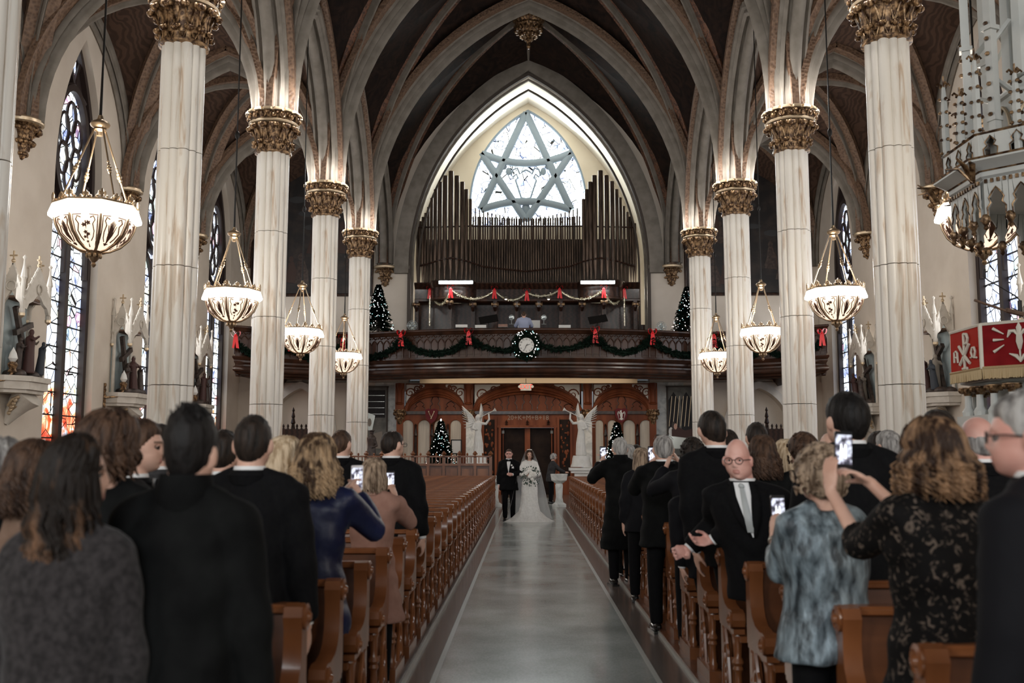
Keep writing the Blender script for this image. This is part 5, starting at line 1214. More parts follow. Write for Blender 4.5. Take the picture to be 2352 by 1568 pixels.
for s_ in (-.5, .5): mb = MB(); mb.box((s_*.52+.1,.20,1.44), (.40,.02,.36)); mb.build('music_page', 'paper', t, smooth=0)
for s_, sd in ((-1,'left'),(1,'right')):
    p = at(1175 if s_ < 0 else 1249, 729, YG); t2 = thing('console_mirror', 'round white-framed mirror on the %s of the organ console' % sd, 'mirror', p)
    mb = MB(); mb.lathe([(0,.01),(.08,.01),(.10,.02),(.10,-.02),(0,-.02)], 16, M=MX); mb.build('glass', 'mirror_glass', t2); mb = MB(); mb.tube([(.10*cos(q), -.0, .10*sin(q)) for q in [2*pi*i/16 for i in range(17)]], .015, 5); mb.tube([(0,0,-.1),(0,0,-.27)], .015, 5); mb.box((0,0,-.27), (.2,.1,.02)); mb.build('frame', 'sign_white', t2)
for px, w_, sd in ((1122, .75, 'left'), (1373, .75, 'right')):
    p = at(px, 733, 39.5); t2 = thing('music_stand', 'black slanted music stand on the gallery, %s of the console' % sd, 'music stand', p)
    mb = MB(); mb.box((0,0,0), (w_,.03,.35), M=Matrix.Rotation(R(-30),4,'X') @ Matrix.Rotation(R(-12),4,'Y')); mb.build('desk', 'iron', t2); mb = MB(); mb.tube([(0,.05,0),(0,.05,p.z*0-1.2)], .015, 6); mb.build('stand', 'iron', t2)
for px, py, w_, lab in ((1060, 750, .45, 'white sheet music on the gallery rail, left of the organist'), (1104, 751, .42, 'cream folder on the gallery rail, left of the organist'), (1155, 749, .35, 'low wooden chair back behind the rail beside the organist'), (1297, 751, .45, 'white papers behind the gallery rail, right of the organist')):
    p = at(px, py, 37.2); t2 = thing('music_folder' if 'chair' not in lab else 'chair_back', lab, 'folder' if 'chair' not in lab else 'chair', p); mb = MB(); mb.box((0,0,.03), (w_,.04,.10)); mb.build('cover', 'paper' if 'chair' not in lab else 'wood_pew', t2, smooth=0)
    mb = MB(); mb.box((0,.15,-.02), (w_,.3,.02)); mb.build('sheet', 'paper', t2, smooth=0)
# ================================================================ STATIONS OF THE CROSS
def figure(mb, x, y, z, h, lean=0, turn=0, arm=0):
    s_ = h/1.7; P = lambda a, b, c: (x+(a*cos(turn)-b*sin(turn))*s_+lean*c*s_, y+(a*sin(turn)+b*cos(turn))*s_, z+c*s_)
    mb.tube([P(0,0,0), P(0,0,.5), P(0,0,1.0), P(0,0,1.35), P(0,0,1.45)], [.24*s_, .20*s_, .17*s_, .19*s_, .08*s_], 10)
    mb.ell(P(0,-.02,1.58), (.10*s_, .11*s_, .13*s_), 10, 8)
    for k in range(6): q = k*pi/3; mb.tube([P(.2*cos(q), .2*sin(q), .02), P(.14*cos(q), .14*sin(q), .95)], [.05*s_, .03*s_], 5)
    for sg in (-1, 1): mb.tube([P(sg*.18,0,1.35), P(sg*.30,-.08,1.1+arm*.3), P(sg*.15,-.3,1.15+arm*.5)], [.07*s_, .06*s_, .04*s_], 6)
def station(sx, Y, lab, seed):
    """local x runs away from the wall into the aisle, local y along the wall"""
    t = thing('station_of_the_cross', lab, 'relief shrine', (sx*WX, Y, 3.28), pi if sx > 0 else 0, 'stations of the cross'); rr = random.Random(seed)
    mb = MB(); P = [(0,-.85),(.35,-.85),(.72,-.45),(.72,.45),(.35,.85),(0,.85)]
    f3 = lambda u, v, d: Vector((u, v, d)); mb.prism([(a*1.08, b*1.05) for a, b in P], f3, -.02, .10); mb.prism(P, f3, -.20, -.02); mb.prism([(a*.9, b*.92) for a, b in P], f3, -.28, -.20); mb.build('shelf', 'stone_white', t, smooth=20)
    mb = MB(); mb.tube([(.0,0,-.95),(.12,0,-.75),(.30,0,-.50),(.5,0,-.30)], [.08,.16,.26,.36], 10)
    mb.build('console_bracket', 'stone_white', t); mb = MB()
    for s_ in (-1, 1):
        mb.tube([(.45,s_*.3,-.35),(.30,s_*.32,-.42),(.18,s_*.26,-.55),(.25,s_*.2,-.62),(.33,s_*.24,-.55)], .05, 6); 
        for k in range(5): mb.ell((.15+.06*k, s_*(.18+.05*k), -.72+.07*k), .05, 6, 5)
    mb.build('carved_scroll', 'gold_pale', t, kind='stuff')
    mb = MB(); mb.box((.03,0,1.1), (.06,1.15,2.1)); mb.build('back_panel', 'blue_panel', t, smooth=0)
    for s_ in (-1, 1):
        mb = MB(); mb.lathe([(.06,.1),(.05,.16),(.045,1.75),(.07,1.80),(.08,1.86)], 10, (.10, s_*.62, 0)); mb.build('colonnette', 'stone_white', t)
    # canopy: two gables with tracery and pinnacles
    def gable(c, ang, w_, name='gable'):
        g = MB(); e = Vector((cos(ang), sin(ang), 0)); n_ = Vector((sin(ang), -cos(ang), 0)); c = Vector(c)
        Q = lambda u, v, d: c+e*u+n_*d+Vector((0,0,v))
        ar = [(u, 1.62+z-.0) for u, z in [(-w_*.84,0),(-w_*.7,.14),(-w_*.4,.22),(-w_*.2,.33),(0,.42),(w_*.2,.33),(w_*.4,.22),(w_*.7,.14),(w_*.84,0)]]
        g.prism([(-w_,1.62),(-w_,1.86),(0,2.62),(w_,1.86),(w_,1.62)]+[(u, z) for u, z in reversed(ar)], Q, -.02, .06)
        for s_ in (-1, 1): g.tube([Q(s_*w_*1.04,1.84,.03), Q(0,2.66,.03)], .035, 6); 
        g.tube([Q(.11*cos(q), 2.15+.11*sin(q), .08) for q in [pi*i/6 for i in range(13)]], .022, 5)
        for i in range(4):
            for s_ in (-1, 1): g.ell(Q(s_*w_*(1-(i+.5)/4.4), 1.90+.72*(i+.5)/4.4+.06, .03), .035, 5, 4)
        g.build(name, 'stone_white', t, smooth=30)
        g = MB(); g.tube([Q(0,2.62,.03), Q(0,2.95,.03)], .025, 6); g.tube([Q(-.09,2.84,.03), Q(.09,2.84,.03)], .022, 5); g.ell(Q(0,2.72,.03), .05, 8, 6); g.build('gable_cross', 'gold_pale', t)
    gable((.55,0,0), pi/2, .62)
    for s_ in (-1, 1): gable((.30,s_*.60,0), 0 if s_ < 0 else pi, .28)
    for x, y in ((.55,-.62),(.55,.62),(.05,-.62),(.05,.62)):
        mb = MB(); mb.lathe([(.0,1.42),(.06,1.50),(.07,1.60),(.05,1.64),(.05,2.3),(.08,2.34),(.03,2.6),(.02,2.75),(.05,2.8),(.0,2.86)], 8, (x,y,0)); mb.build('pinnacle', 'stone_white', t)
        mb = MB(); mb.lathe([(.0,1.40),(.07,1.46),(.075,1.52)], 8, (x,y,0)); mb.build('pendant', 'gold_pale', t)
    mb = MB(); mb.prism([(0,-.6),(.55,-.6),(.55,.6),(0,.6)], f3, 1.88, 1.93); mb.build('canopy_roof', 'coat_tan', t, smooth=0)
    # rock and the group of carved figures
    mb = MB(); 
    for k in range(10): mb.ell((.35+rr.uniform(-.2,.2), rr.uniform(-.55,.55), .15), (.18,.2,.12), 8, 6)
    remeshed(mb, .03, 2, 'rock_base', 'figure_dark', t)
    spec = [(-.42,.8,'figure_dark'),(-.15,1.0,rr.choice(['figure_dark','figure_red'])),(.12,1.05,'figure_pale'),(.38,.85,rr.choice(['figure_dark','figure_blue'])),(.0,.75,'figure_dark')]
    for k, (y, h, mt) in enumerate(spec):
        mb = MB(); figure(mb, .38+(k % 2)*.14-(.15 if k == 4 else 0), y, .18, h*rr.uniform(.92,1.05), lean=rr.uniform(-.05,.12), turn=rr.uniform(-1,1)+pi/2, arm=rr.random()); remeshed(mb, .024, 2, 'carved_figure', mt, t)
    mb = MB(); a = rr.uniform(-.25,.25); mb.box((.22, a, .95), (.1,.13,1.7), M=Matrix.Rotation(rr.uniform(.3,.6),4,'X')); mb.box((.24, a, 1.25), (.1,.8,.13), M=Matrix.Rotation(rr.uniform(.3,.6),4,'X')); mb.build('carved_cross', 'figure_dark', t, smooth=0)
    # gilded candle bracket with shade
    mb = MB(); y_ = -.95; mb.tube([(.02,y_,-.35),(.02,y_,.35)], [.05,.04], 8, flat=.5)
    for k in range(5): mb.ell((.04,y_,-.3+.15*k), (.03,.05,.06), 6, 5)
    mb.tube([(.04,y_,-.05),(.35,y_+.1,-.02),(.45,y_+.25,.15)], .03, 6); mb.lathe([(.03,.15),(.10,.18),(.07,.24),(.11,.34),(.08,.40)], 10, (.45,y_+.25,0)); mb.build('candle_bracket', 'gold', t)
    mb = MB(); mb.lathe([(.05,.40),(.10,.48),(.07,.60),(.0,.74)], 10, (.45,y_+.25,0)); mb.build('glass_shade', 'statue', t)
    return t
for sx, side in ((-1,'left'),(1,'right')):
    for k in (2, 3, 4):
        station(sx, CY[k], 'white gothic shrine with dark carved figures on the %s wall, %s' % (side, {2:'nearest of the three', 3:'middle of the three', 4:'farthest of the three'}[k]), k*7+sx)
# ================================================================ PULPIT
PC = Vector((at(2352, 745, 11.0).x+.28, 11.0, 0)); PU = thing('pulpit', 'white octagonal pulpit on gilded columns under its tall pinnacled canopy, far right', 'pulpit', PC)
def oct_(r, z, n=8, ph=pi/8): return [(r*cos(ph+2*pi*i/n), r*sin(ph+2*pi*i/n)) for i in range(n)]
f3 = lambda u, v, d: Vector((u, v, d))
zl = lambda py, Y=10.5: at(2240, py, Y).z
mb = MB(); zb, zc = zl(950), zl(858)
mb.prism(oct_(.95,0), f3, .0, .15); mb.prism(oct_(.86,0), f3, .15, zb-.1); mb.prism(oct_(.98,0), f3, zb-.12, zb); mb.prism(oct_(.62,0), f3, zb, zc); mb.prism(oct_(.93,0), f3, zc-.06, zc+.04); mb.prism(oct_(.86,0), f3, zc+.04, zl(745)); mb.prism(oct_(.95,0), f3, zl(745)-.03, zl(745)+.03)
mb.build('drum', 'white_paint', PU, smooth=20)
for i in range(20):
    q = 2*pi*i/20; mb = MB(); rr_ = .86*(.94 if i % 3 else 1); x, y = rr_*cos(q), rr_*sin(q)
    H = zc-.1-zb; mb.lathe([(.065,zb),(.07,zb+.05),(.04,zb+.10),(.036,zb+H*.72)], 10, (x,y,0)); c_ = mb.build('colonnette', 'white_paint', PU)
    mb = MB(); mb.lathe([(.038,zb+H*.72),(.045,zb+H*.75),(.05,zb+H*.8),(.10,zb+H*.97),(.10,zb+H)], 10, (x,y,0))
    for k in range(6): mb.ell((x+.075*cos(k*pi/3), y+.075*sin(k*pi/3), zb+H*.9), .035, 6, 5)
    mb.build('gilt_capital', 'gold', c_)
# cloth over the two left front faces
def face(i, r=1.0):
    a, b = oct_(r,0)[i % 8], oct_(r,0)[(i+1) % 8]; return Vector((*a,0)), Vector((*b,0))
zt_, zb_ = zl(742), zl(845)
cl = thing('pulpit_cloth', 'red velvet cloth with cream embroidery and gold fringe hung over the pulpit', 'cloth', PC+Vector((0,0,0)))
def pc_face(i, mt, seed):
    a, b = face(i, 1.0); n = 14; rr = random.Random(seed); out = (a+b).normalized(); P = []
    for k in range(n+1):
        row = []
        for j in range(7): row.append(a.lerp(b, k/n)+out*(.012*sin(k*1.3+j*.4)*j/6+.01)+Vector((0,0,lerp(zt_, zb_, j/6)+(.02*sin(k*pi/n)-.02)*(j/6))))
        P.append(row)
    g = MB(); g.grid(P); o = g.build('cloth_panel', mt, cl, smooth=60)
    fr = MB()
    for k in range(90):
        f = k/89; p = a.lerp(b, f)+out*.025+Vector((0,0,zb_+.01)); fr.tube([p, p+Vector((rr.uniform(-.006,.006), 0, -.11-rr.uniform(0,.012)))], [.010,.008], 4, cap=False)
    fr.tube([a+out*.03+Vector((0,0,zb_+.01)), b+out*.03+Vector((0,0,zb_+.01))], .014, 5); fo = fr.build('fringe', 'fringe', o); fo['kind'] = 'stuff'
    return o, a, b, out
def emb(o, a, b, out, items, W=1.0):
    e = (b-a).normalized(); L_ = (b-a).length; c = (a+b)/2
    for it in items:
        g = MB(); pts = [c+out*.03+e*(u*L_)+Vector((0,0,lerp(zb_, zt_, v))) for u, v in it[0]]; g.tube(pts, it[1], 6, flat=1); g.build('embroidery', 'embroidery', o)
# faces are listed so that a is towards the left of the picture; outward normal points to the camera
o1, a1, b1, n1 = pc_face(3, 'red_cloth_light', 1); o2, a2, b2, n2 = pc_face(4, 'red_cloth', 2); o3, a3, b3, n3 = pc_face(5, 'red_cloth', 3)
r1 = .016
emb(o1, a1, b1, n1, [([(0,.08),(.0,.88)], r1), ([(0,.88),(.10,.86),(.13,.76),(.10,.66),(0,.64)], r1), ([(-.16,.62),(.0,.38),(.17,.18)], r1*1.1), ([(.16,.62),(0,.38),(-.15,.18)], r1*1.1), ([(-.07,.08),(.07,.08)], r1),
  ([(-.34,.26),(-.33,.50),(-.27,.52),(-.23,.48),(-.22,.24)], r1*.8), ([(-.34,.38),(-.22,.37)], r1*.7), ([(.20,.30),(.26,.30),(.22,.42),(.26,.52),(.32,.52),(.35,.42),(.31,.28),(.38,.28)], r1*.8)])
def petal(pts): return pts
emb(o2, a2, b2, n2, [([(0,.97),(0,.86),(0,.72)], [.005,.030,.020]), ([(-.02,.70),(-.06,.79),(-.12,.79),(-.155,.66)], [.012,.020,.024,.006]), ([(.02,.70),(.06,.79),(.12,.79),(.155,.66)], [.012,.020,.024,.006]),
  ([(0,.72),(0,.55),(0,.38)], [.030,.038,.016]), ([(0,.38),(0,.10)], .010), ([(0,.12),(-.05,.24),(-.14,.30)], [.010,.022,.006]), ([(0,.12),(.05,.24),(.14,.30)], [.010,.022,.006])]
  +[([(s_*.20,.62+d*.12),(s_*.34,.62+d*.26)], [.006,.017]) for s_ in (-1,1) for d in (-1,0,1)])
g = MB()
for p_ in (b1, b2): g.tube([p_*1.02+Vector((0,0,zt_)), p_*1.02+Vector((0,0,zb_))], .024, 5)
g.tube([a1*1.01+Vector((0,0,zt_)), b1*1.01+Vector((0,0,zt_)), b2*1.01+Vector((0,0,zt_)), b3*1.01+Vector((0,0,zt_))], .018, 5)
g.build('braid', 'embroidery', cl)
# fir garland and red ribbon at the picture's edge
gpos = PC+b2*1.08; o = garland([gpos+Vector((.05,-.05,zt_-.02)), gpos+Vector((.0,-.10,zt_-.35)), gpos+Vector((.10,-.10,zt_-.75)), gpos+Vector((.15,-.08,zt_-1.1))], .12, nd=500, seed=200).build('garland', 'pine')
o['label'] = 'fir garland hanging beside the red pulpit cloth at the right edge'; o['category'] = 'garland'
bow(gpos+Vector((.0,-.24,zt_-.12)), 0, 'red ribbon bow beside the pulpit cloth at the right edge', .9, 'pulpit bow')
# microphone and lamp arm on the pulpit
t = thing('microphone', 'black gooseneck microphone above the red pulpit cloth', 'microphone', PC+Vector((0,0,0)))
A_ = lambda px, py, Y=10.3: at(px, py, Y)-PC
mb = MB(); mb.tube([A_(2343,730), A_(2343,690), A_(2330,678), A_(2300,660), A_(2272,645), A_(2260,636)], .007, 6); mb.build('gooseneck', 'iron', t)
mb = MB(); mb.tube([A_(2260,636), A_(2262,618)], .012, 8); mb.tube([A_(2343,725), A_(2342,690)], .022, 8); mb.build('microphone_head', 'iron', t)
t = thing('reading_lamp', 'grey slanted reading lamp arm over the pulpit edge', 'lamp', PC+Vector((0,0,0))); mb = MB(); mb.tube([A_(2238,689), A_(2312,714)], .014, 6); mb.build('arm', 'coat_tan', t); mb = MB(); mb.tube([A_(2311,712), A_(2350,722)], .038, 8, flat=.7); mb.build('lamp_shade', 'coat_tan', t)
# canopy (sounding board)
CA = thing('pulpit_canopy', 'white and gilt gothic sounding board with traceried pinnacles above the pulpit', 'canopy', PC+Vector((.12,0,0)))
za = lambda py, Y=10.3: at(2240, py, Y).z
z_tr0, z_tr1, z_co0, z_co1, z_pa1 = za(482), za(408), za(395), za(352), za(292)
def ring(name, r0, z0, r1, z1, mt='white_paint', n=8):
    g = MB(); g.lathe([(r0, z0), (r1, z1), (r1-.05, z1), (r0-.05, z0)], n, rz=pi/8); return g.build(name, mt, CA, smooth=20)
g = MB(); g.lathe([(1.00,z_co0-.06),(1.02,z_co0),(1.06,z_co0+.03),(1.06,z_co0+.08),(1.12,z_co0+.12),(1.16,z_co1-.06),(1.22,z_co1-.03),(1.22,z_co1),(1.05,z_co1+.02),(.2,z_co1+.02),(.2,z_co0-.1),(1.0,z_co0-.06)], 8, rz=pi/8); g.build('cornice', 'white_paint', CA, smooth=20)
g = MB(); g.lathe([(1.225,z_co1-.01),(1.235,z_co1+.01),(1.20,z_co1+.02)], 8, rz=pi/8); g.lathe([(1.07,z_co0+.08),(1.085,z_co0+.10),(1.07,z_co0+.11)], 8, rz=pi/8); g.lathe([(1.10,z_pa1-.01),(1.13,z_pa1+.01),(1.08,z_pa1+.03)], 8, rz=pi/8); g.build('gilt_edge', 'gold', CA)
for i in range(8):
    a, b = oct_(1.0,0)[i], oct_(1.0,0)[(i+1) % 8]; a, b = Vector((*a,0)), Vector((*b,0)); out = (a+b).normalized(); e = (b-a).normalized(); L_ = (b-a).length
    for k in range(3):      # hanging tracery arches
        c = a+e*L_*(k+.5)/3+out*.02; w_ = L_/6*.98; Q = lambda u, v, d: c+e*u+out*d+Vector((0,0,v)); h = z_tr1-z_tr0
        op = [(-w_*.70,0),(-w_*.74,h*.25),(-w_*.45,h*.40),(-w_*.60,h*.55),(-w_*.3,h*.74),(0,h*.88)]; op = op+[(-x, y) for x, y in reversed(op[:-1])]
        g = MB(); o_ = [(x, z_tr0+y) for x, y in op]; n_ = len(o_); outl = [(-w_, z_tr0)]+[(lerp(-w_, w_, i2/(n_-3)), z_tr1+.06) for i2 in range(n_-2)]+[(w_, z_tr0)]
        for d in (0, .03): g.add([Q(u, v, d) for u, v in o_]+[Q(u, v, d) for u, v in outl], [(j, j+1, n_+j+1, n_+j) for j in range(n_-1)])
        g.add([Q(u, v, 0) for u, v in o_]+[Q(u, v, .03) for u, v in o_], [(j, j+1, n_+j+1, n_+j) for j in range(n_-1)])
        g.build('tracery_arch', 'white_paint', CA, smooth=20)
        g = MB(); g.tube([Q(u*1.04, v, .035) for u, v in o_], .010, 5); g.build('gilt_line', 'gold', CA)
        g = MB(); c2 = a+e*L_*k/3+out*.03; g.lathe([(.0,z_tr0-.16),(.03,z_tr0-.13),(.02,z_tr0-.10),(.045,z_tr0-.06),(.05,z_tr0-.02),(.03,z_tr0+.02)], 8, c2)
        for q in range(5): g.ell(c2+Vector((.04*cos(q*1.26), .04*sin(q*1.26), z_tr0-.04)), .02, 5, 4)
        g.build('pendant', 'gold', CA)
        # parapet openwork
        c = a*1.06+e*L_*1.06*(k+.5)/3; w2 = L_*1.06/6; h = z_pa1-z_co1; Q = lambda u, v, d: c+e*u+out*d+Vector((0,0,v)); g = MB()
        op = [(-w2*.5,.12*h),(-w2*.55,.4*h),(-w2*.25,.5*h),(-w2*.42,.65*h),(0,.88*h)]; op = op+[(-x, y) for x, y in reversed(op[:-1])]
        o_ = [(x, z_co1+y) for x, y in op]; n_ = len(o_); outl = [(-w2, z_co1+.02)]+[(lerp(-w2, w2, i2/(n_-3)), z_pa1) for i2 in range(n_-2)]+[(w2, z_co1+.02)]
        for d in (0, .04): g.add([Q(u, v, d) for u, v in o_]+[Q(u, v, d) for u, v in outl], [(j, (j+1) % n_, n_+(j+1) % n_, n_+j) for j in range(n_)])
        g.add([Q(u, v, 0) for u, v in o_]+[Q(u, v, .04) for u, v in o_], [(j, (j+1) % n_, n_+(j+1) % n_, n_+j) for j in range(n_)]); g.build('parapet_panel', 'white_paint', CA, smooth=20)
        g = MB(); g.tube([Q(u, v, .045) for u, v in o_]+[Q(*o_[0], .045)], .008, 4); g.build('gilt_line', 'gold', CA)
        if k in (0, 1):
            cc2 = a*1.06+e*L_*1.06*(k*1.5)/3; g = MB(); H = 1.1 if k == 0 else .85; z = z_co1
            g.lathe([(.045,z),(.045,z+H*.75),(.02,z+H*1.05)], 6, cc2); g.build('pinnacle', 'white_paint', CA)
            g = MB()
            for q in range(5):
                zz = z+h+.05+q*(H-h)/5
                for w3 in range(4): g.ell(cc2+Vector((.055*cos(w3*pi/2), .055*sin(w3*pi/2), zz)), (.025,.025,.02), 5, 4)
            for w3 in range(4): g.tube([cc2+Vector((0,0,z+H*1.03)), cc2+Vector((.06*cos(w3*pi/2), .06*sin(w3*pi/2), z+H*1.08)), cc2+Vector((.08*cos(w3*pi/2), .08*sin(w3*pi/2), z+H*1.05))], .014, 4)
            g.tube([cc2+Vector((0,0,z+H)), cc2+Vector((0,0,z+H*1.16))], .012, 5); g.build('crocket', 'gold', CA, kind='stuff')
    # dentils
    for k in range(12): g = MB(); g.box(a+e*L_*(k+.5)/12*1.0+out*.06+Vector((0,0,z_co0-.03)), (.03,.03,.04), rz=atan2(e.y, e.x)); g.build('dentil', 'gold', CA, smooth=0)
    v = Vector((*oct_(1.2,0)[i],0)); g = MB()      # corner leaves
    for s_ in (-1,0,1): g.tube([v*.98+Vector((0,0,z_co0-.05)), v*1.06+Vector((-v.y*s_*.08, v.x*s_*.08, z_co0+.12)), v*1.16+Vector((-v.y*s_*.14, v.x*s_*.14, z_co0+.20-abs(s_)*.08))], [.03,.035,.012], 6, flat=.5)
    g.build('corner_leaf', 'gold', CA)
# inner lantern and flying pinnacle frame
g = MB(); g.lathe([(.52,z_co1),(.52,za(178)),(.56,za(175)),(.56,za(168)),(.34,za(128)),(.30,za(126))], 8, rz=pi/8); g.build('lantern', 'white_paint', CA, smooth=20)
for i in range(8):
    a, b = Vector((*oct_(.53,0)[i],0)), Vector((*oct_(.53,0)[(i+1)%8],0)); out = (a+b).normalized(); e = (b-a).normalized(); c = (a+b)/2+out*.01; z0 = z_co1+.1; z1 = za(250)
    g = MB(); g.tube([c+e*u+Vector((0,0,z)) for u, z in [(-.15,z0)]+[(x*.15/.15, z) for x, z in arch_line(.15, z1, .26, 8)]+[(.15,z0)]], .02, 5); g.build('lantern_arch', 'gold_pale', CA)
    v = Vector((*oct_(1,0)[i],0)); r_ = .80
    g = MB(); g.box(v*r_+Vector((0,0,(z_co1+8.2)/2)), (.09,.09,8.2-z_co1), rz=pi/8+2*pi*i/8); g.box(v*r_+Vector((0,0,za(245))), (.12,.12,.05), rz=pi/8+2*pi*i/8); g.box(v*r_+Vector((0,0,za(30))), (.14,.14,.05), rz=pi/8+2*pi*i/8); g.build('buttress_post', 'white_paint', CA, smooth=0)
    g = MB(); g.tube([v*r_+Vector((0,0,za(70))), v*.50+Vector((0,0,za(0)))], .03, 4); g.tube([v*r_+Vector((0,0,za(170))), v*.78*.95+Vector((0,0,za(150))), v*.5+Vector((0,0,za(172)))], .03, 5); g.build('flying_buttress', 'white_paint', CA)
    g = MB()
    for q in range(7): g.ell(v*(r_+.06)+Vector((0,0,lerp(za(235), za(20), q/6))), (.03,.03,.025), 5, 4)
    g.build('crocket', 'gold', CA, kind='stuff')
    g = MB(); g.lathe([(.10,za(126)),(.08,8.2)], 6, v*.34); g.build('spire_shaft', 'white_paint', CA)
mb = MB(); mb.tube([PC+Vector((.9,.2,0))-PC, Vector((.95,.2,9.5))], .12, 10); mb.build('back_post', 'white_paint', PU)
# ================================================================ PEOPLE
# local frame: the figure faces +y, x to its right, z up; everything scaled by height/1.75
def gs(x, s): return math.exp(-(x/s)**2)
def head_verts(fem=False, detail=1, fat=0):
    """a sculpted head about its own centre: half height .118, eyes at z = 0"""
    nu, nv = (44, 36) if detail else (18, 14); V = []; F = []
    for i in range(nv+1):
        a = -pi/2+pi*i/nv
        for j in range(nu):
            q = 2*pi*j/nu; d = Vector((cos(a)*sin(q), cos(a)*cos(q), sin(a)))
            z = .118*d.z
            wx, wy = .0765, .097
            if d.z < 0:
                t = -d.z; wx *= 1-.20*t**1.4; wy *= 1-.06*t
                wx *= (1+.10*fat)
            x = wx*d.x*(1+.0); y = wy*d.y
            cz = math.sqrt(max(0, 1-d.z**2))
            if d.z < -.25: # fuller jaw than an ellipsoid
                k = (-d.z-.25)/.75; x *= 1+.55*k*(1-k*.55); y *= (1+.50*k) if d.y > 0 else (1+.0*k)
            if d.y < 0: y *= 1+.10*gs(d.z-.25, .6)
            if d.y > 0 and d.z < -.5: y += .012*gs(x, .03)*(-d.z-.5)
            if detail and d.y > .15:
                f = min(1, (d.y-.15)/.3)
                b = 0
                b += .024*gs(x, .0105)*(1/(1+math.exp(-(.014-z)/.006)))*(1/(1+math.exp(-(z+.034)/.003)))*(.45+.55*min(1, max(0, (.016-z)/.045)))
                b += .009*gs(abs(x)-.012, .008)*gs(z+.029, .008)
                b += .007*gs(z-.024, .010)*gs(abs(x)-.030, .024)*(1 if not fem else .5)
                b -= .014*gs(abs(x)-.032, .015)*gs(z-.002, .012)
                b += .006*gs(abs(x)-.040, .017)*gs(z+.030, .016)
                b += (.0075 if fem else .006)*gs(z+.0545, .0045)*gs(x, .020); b += .0085*gs(z+.066, .0055)*gs(x, .017); b -= .004*gs(z+.0600, .0025)*gs(x, .022)
                b -= .006*gs(z+.078, .006)*gs(x, .022); b += .008*gs(z+.098, .014)*gs(x, .020)
                b -= .003*gs(x, .006)*gs(z+.046, .005)
                y += b*f
            V.append(Vector((x, y, z)))
        
    for i in range(nv):
        for j in range(nu): F.append((i*nu+j, i*nu+(j+1)%nu, (i+1)*nu+(j+1)%nu, (i+1)*nu+j))
    F += [tuple(range(nu-1,-1,-1)), tuple(range(nv*nu, nv*nu+nu))]
    return V, F
def ik(s, h, l1, l2, hint):
    s, h, hint = Vector(s), Vector(h), Vector(hint); d = h-s; L_ = d.length
    if L_ > (l1+l2)*.995: h = s+d*((l1+l2)*.995/L_); d = h-s; L_ = d.length
    u = d/L_; a = (l1*l1-l2*l2+L_*L_)/(2*L_); r = math.sqrt(max(0, l1*l1-a*a)); n = hint-u*hint.dot(u); n = n.normalized() if n.length > 1e-5 else Vector((0,0,-1))
    return s+u*a+n*r, h
def hand(mb, wr, dr, pn, curl=.5, side=1, s=1.0, spread=.0, pinch=False):
    """wrist, direction of the fingers, palm normal; four unequal fingers and a thumb from the palm's side"""
    wr, dr, pn = Vector(wr), Vector(dr).normalized(), Vector(pn).normalized(); pn = (pn-dr*pn.dot(dr)).normalized(); sd = dr.cross(pn)*side
    P = lambda a, b, c: wr+(dr*a+sd*b+pn*c)*s
    M3 = Matrix((sd, dr, pn)).transposed()
    mb.ell(P(.045,0,0), (.040*s, .052*s, .016*s), 12, 8, M=M3); mb.ell(P(.06,-.005,.0), (.041*s, .035*s, .014*s), 12, 8, M=M3)
    mb.tube([P(-.02,0,0), P(.02,0,0)], [.024*s, .026*s], 10, flat=1)
    for k, (b, L_, r) in enumerate(((.030,.072,.0088),(.010,.080,.0092),(-.011,.074,.0088),(-.031,.058,.0078))):
        b2 = b*(1+spread*1.2); c = curl*(1+.12*k); p = [P(.075,b,0)]; ang = c*.45; pos = (.085, b2, 0); pts = [P(.070,b,0), P(.088,b2*.98+b*.02,0)]; a_, c_ = .088, 0
        for seg in (.45,.32,.23):
            ang2 = ang; a_ += L_*seg*cos(ang2); c_ += L_*seg*sin(ang2); pts.append(P(a_, b2+spread*b*.8*(seg), c_)); ang += c*.85
        mb.tube(pts, [r*1.12*s, r*1.08*s, r*s, r*.95*s, r*.72*s], 8)
    mb.tube([P(.012,.022,.004), P(.038,.044+.008*spread,.014+.014*curl), P(.064,.050-.012*curl,.026+.022*curl), P(.082,.040-.022*curl,.034+.03*curl)], [.0150*s,.0128*s,.0108*s,.0078*s], 8)
def torso_loft(mb, rings, n=20, lean=0):
    """rings: (z, half width, half depth, y offset)"""
    vs = []; k = len(rings)
    for z, a, b, yo in rings:
        for j in range(n):
            q = 2*pi*j/n; c, s_ = cos(q), sin(q); e = .82
            vs.append((a*abs(c)**e*(1 if c > 0 else -1), yo+b*abs(s_)**e*(1 if s_ > 0 else -1), z))
    fs = [(i*n+j, i*n+(j+1)%n, (i+1)*n+(j+1)%n, (i+1)*n+j) for i in range(k-1) for j in range(n)]+[tuple(range(n-1,-1,-1)), tuple(range((k-1)*n, k*n))]
    mb.add(vs, fs)
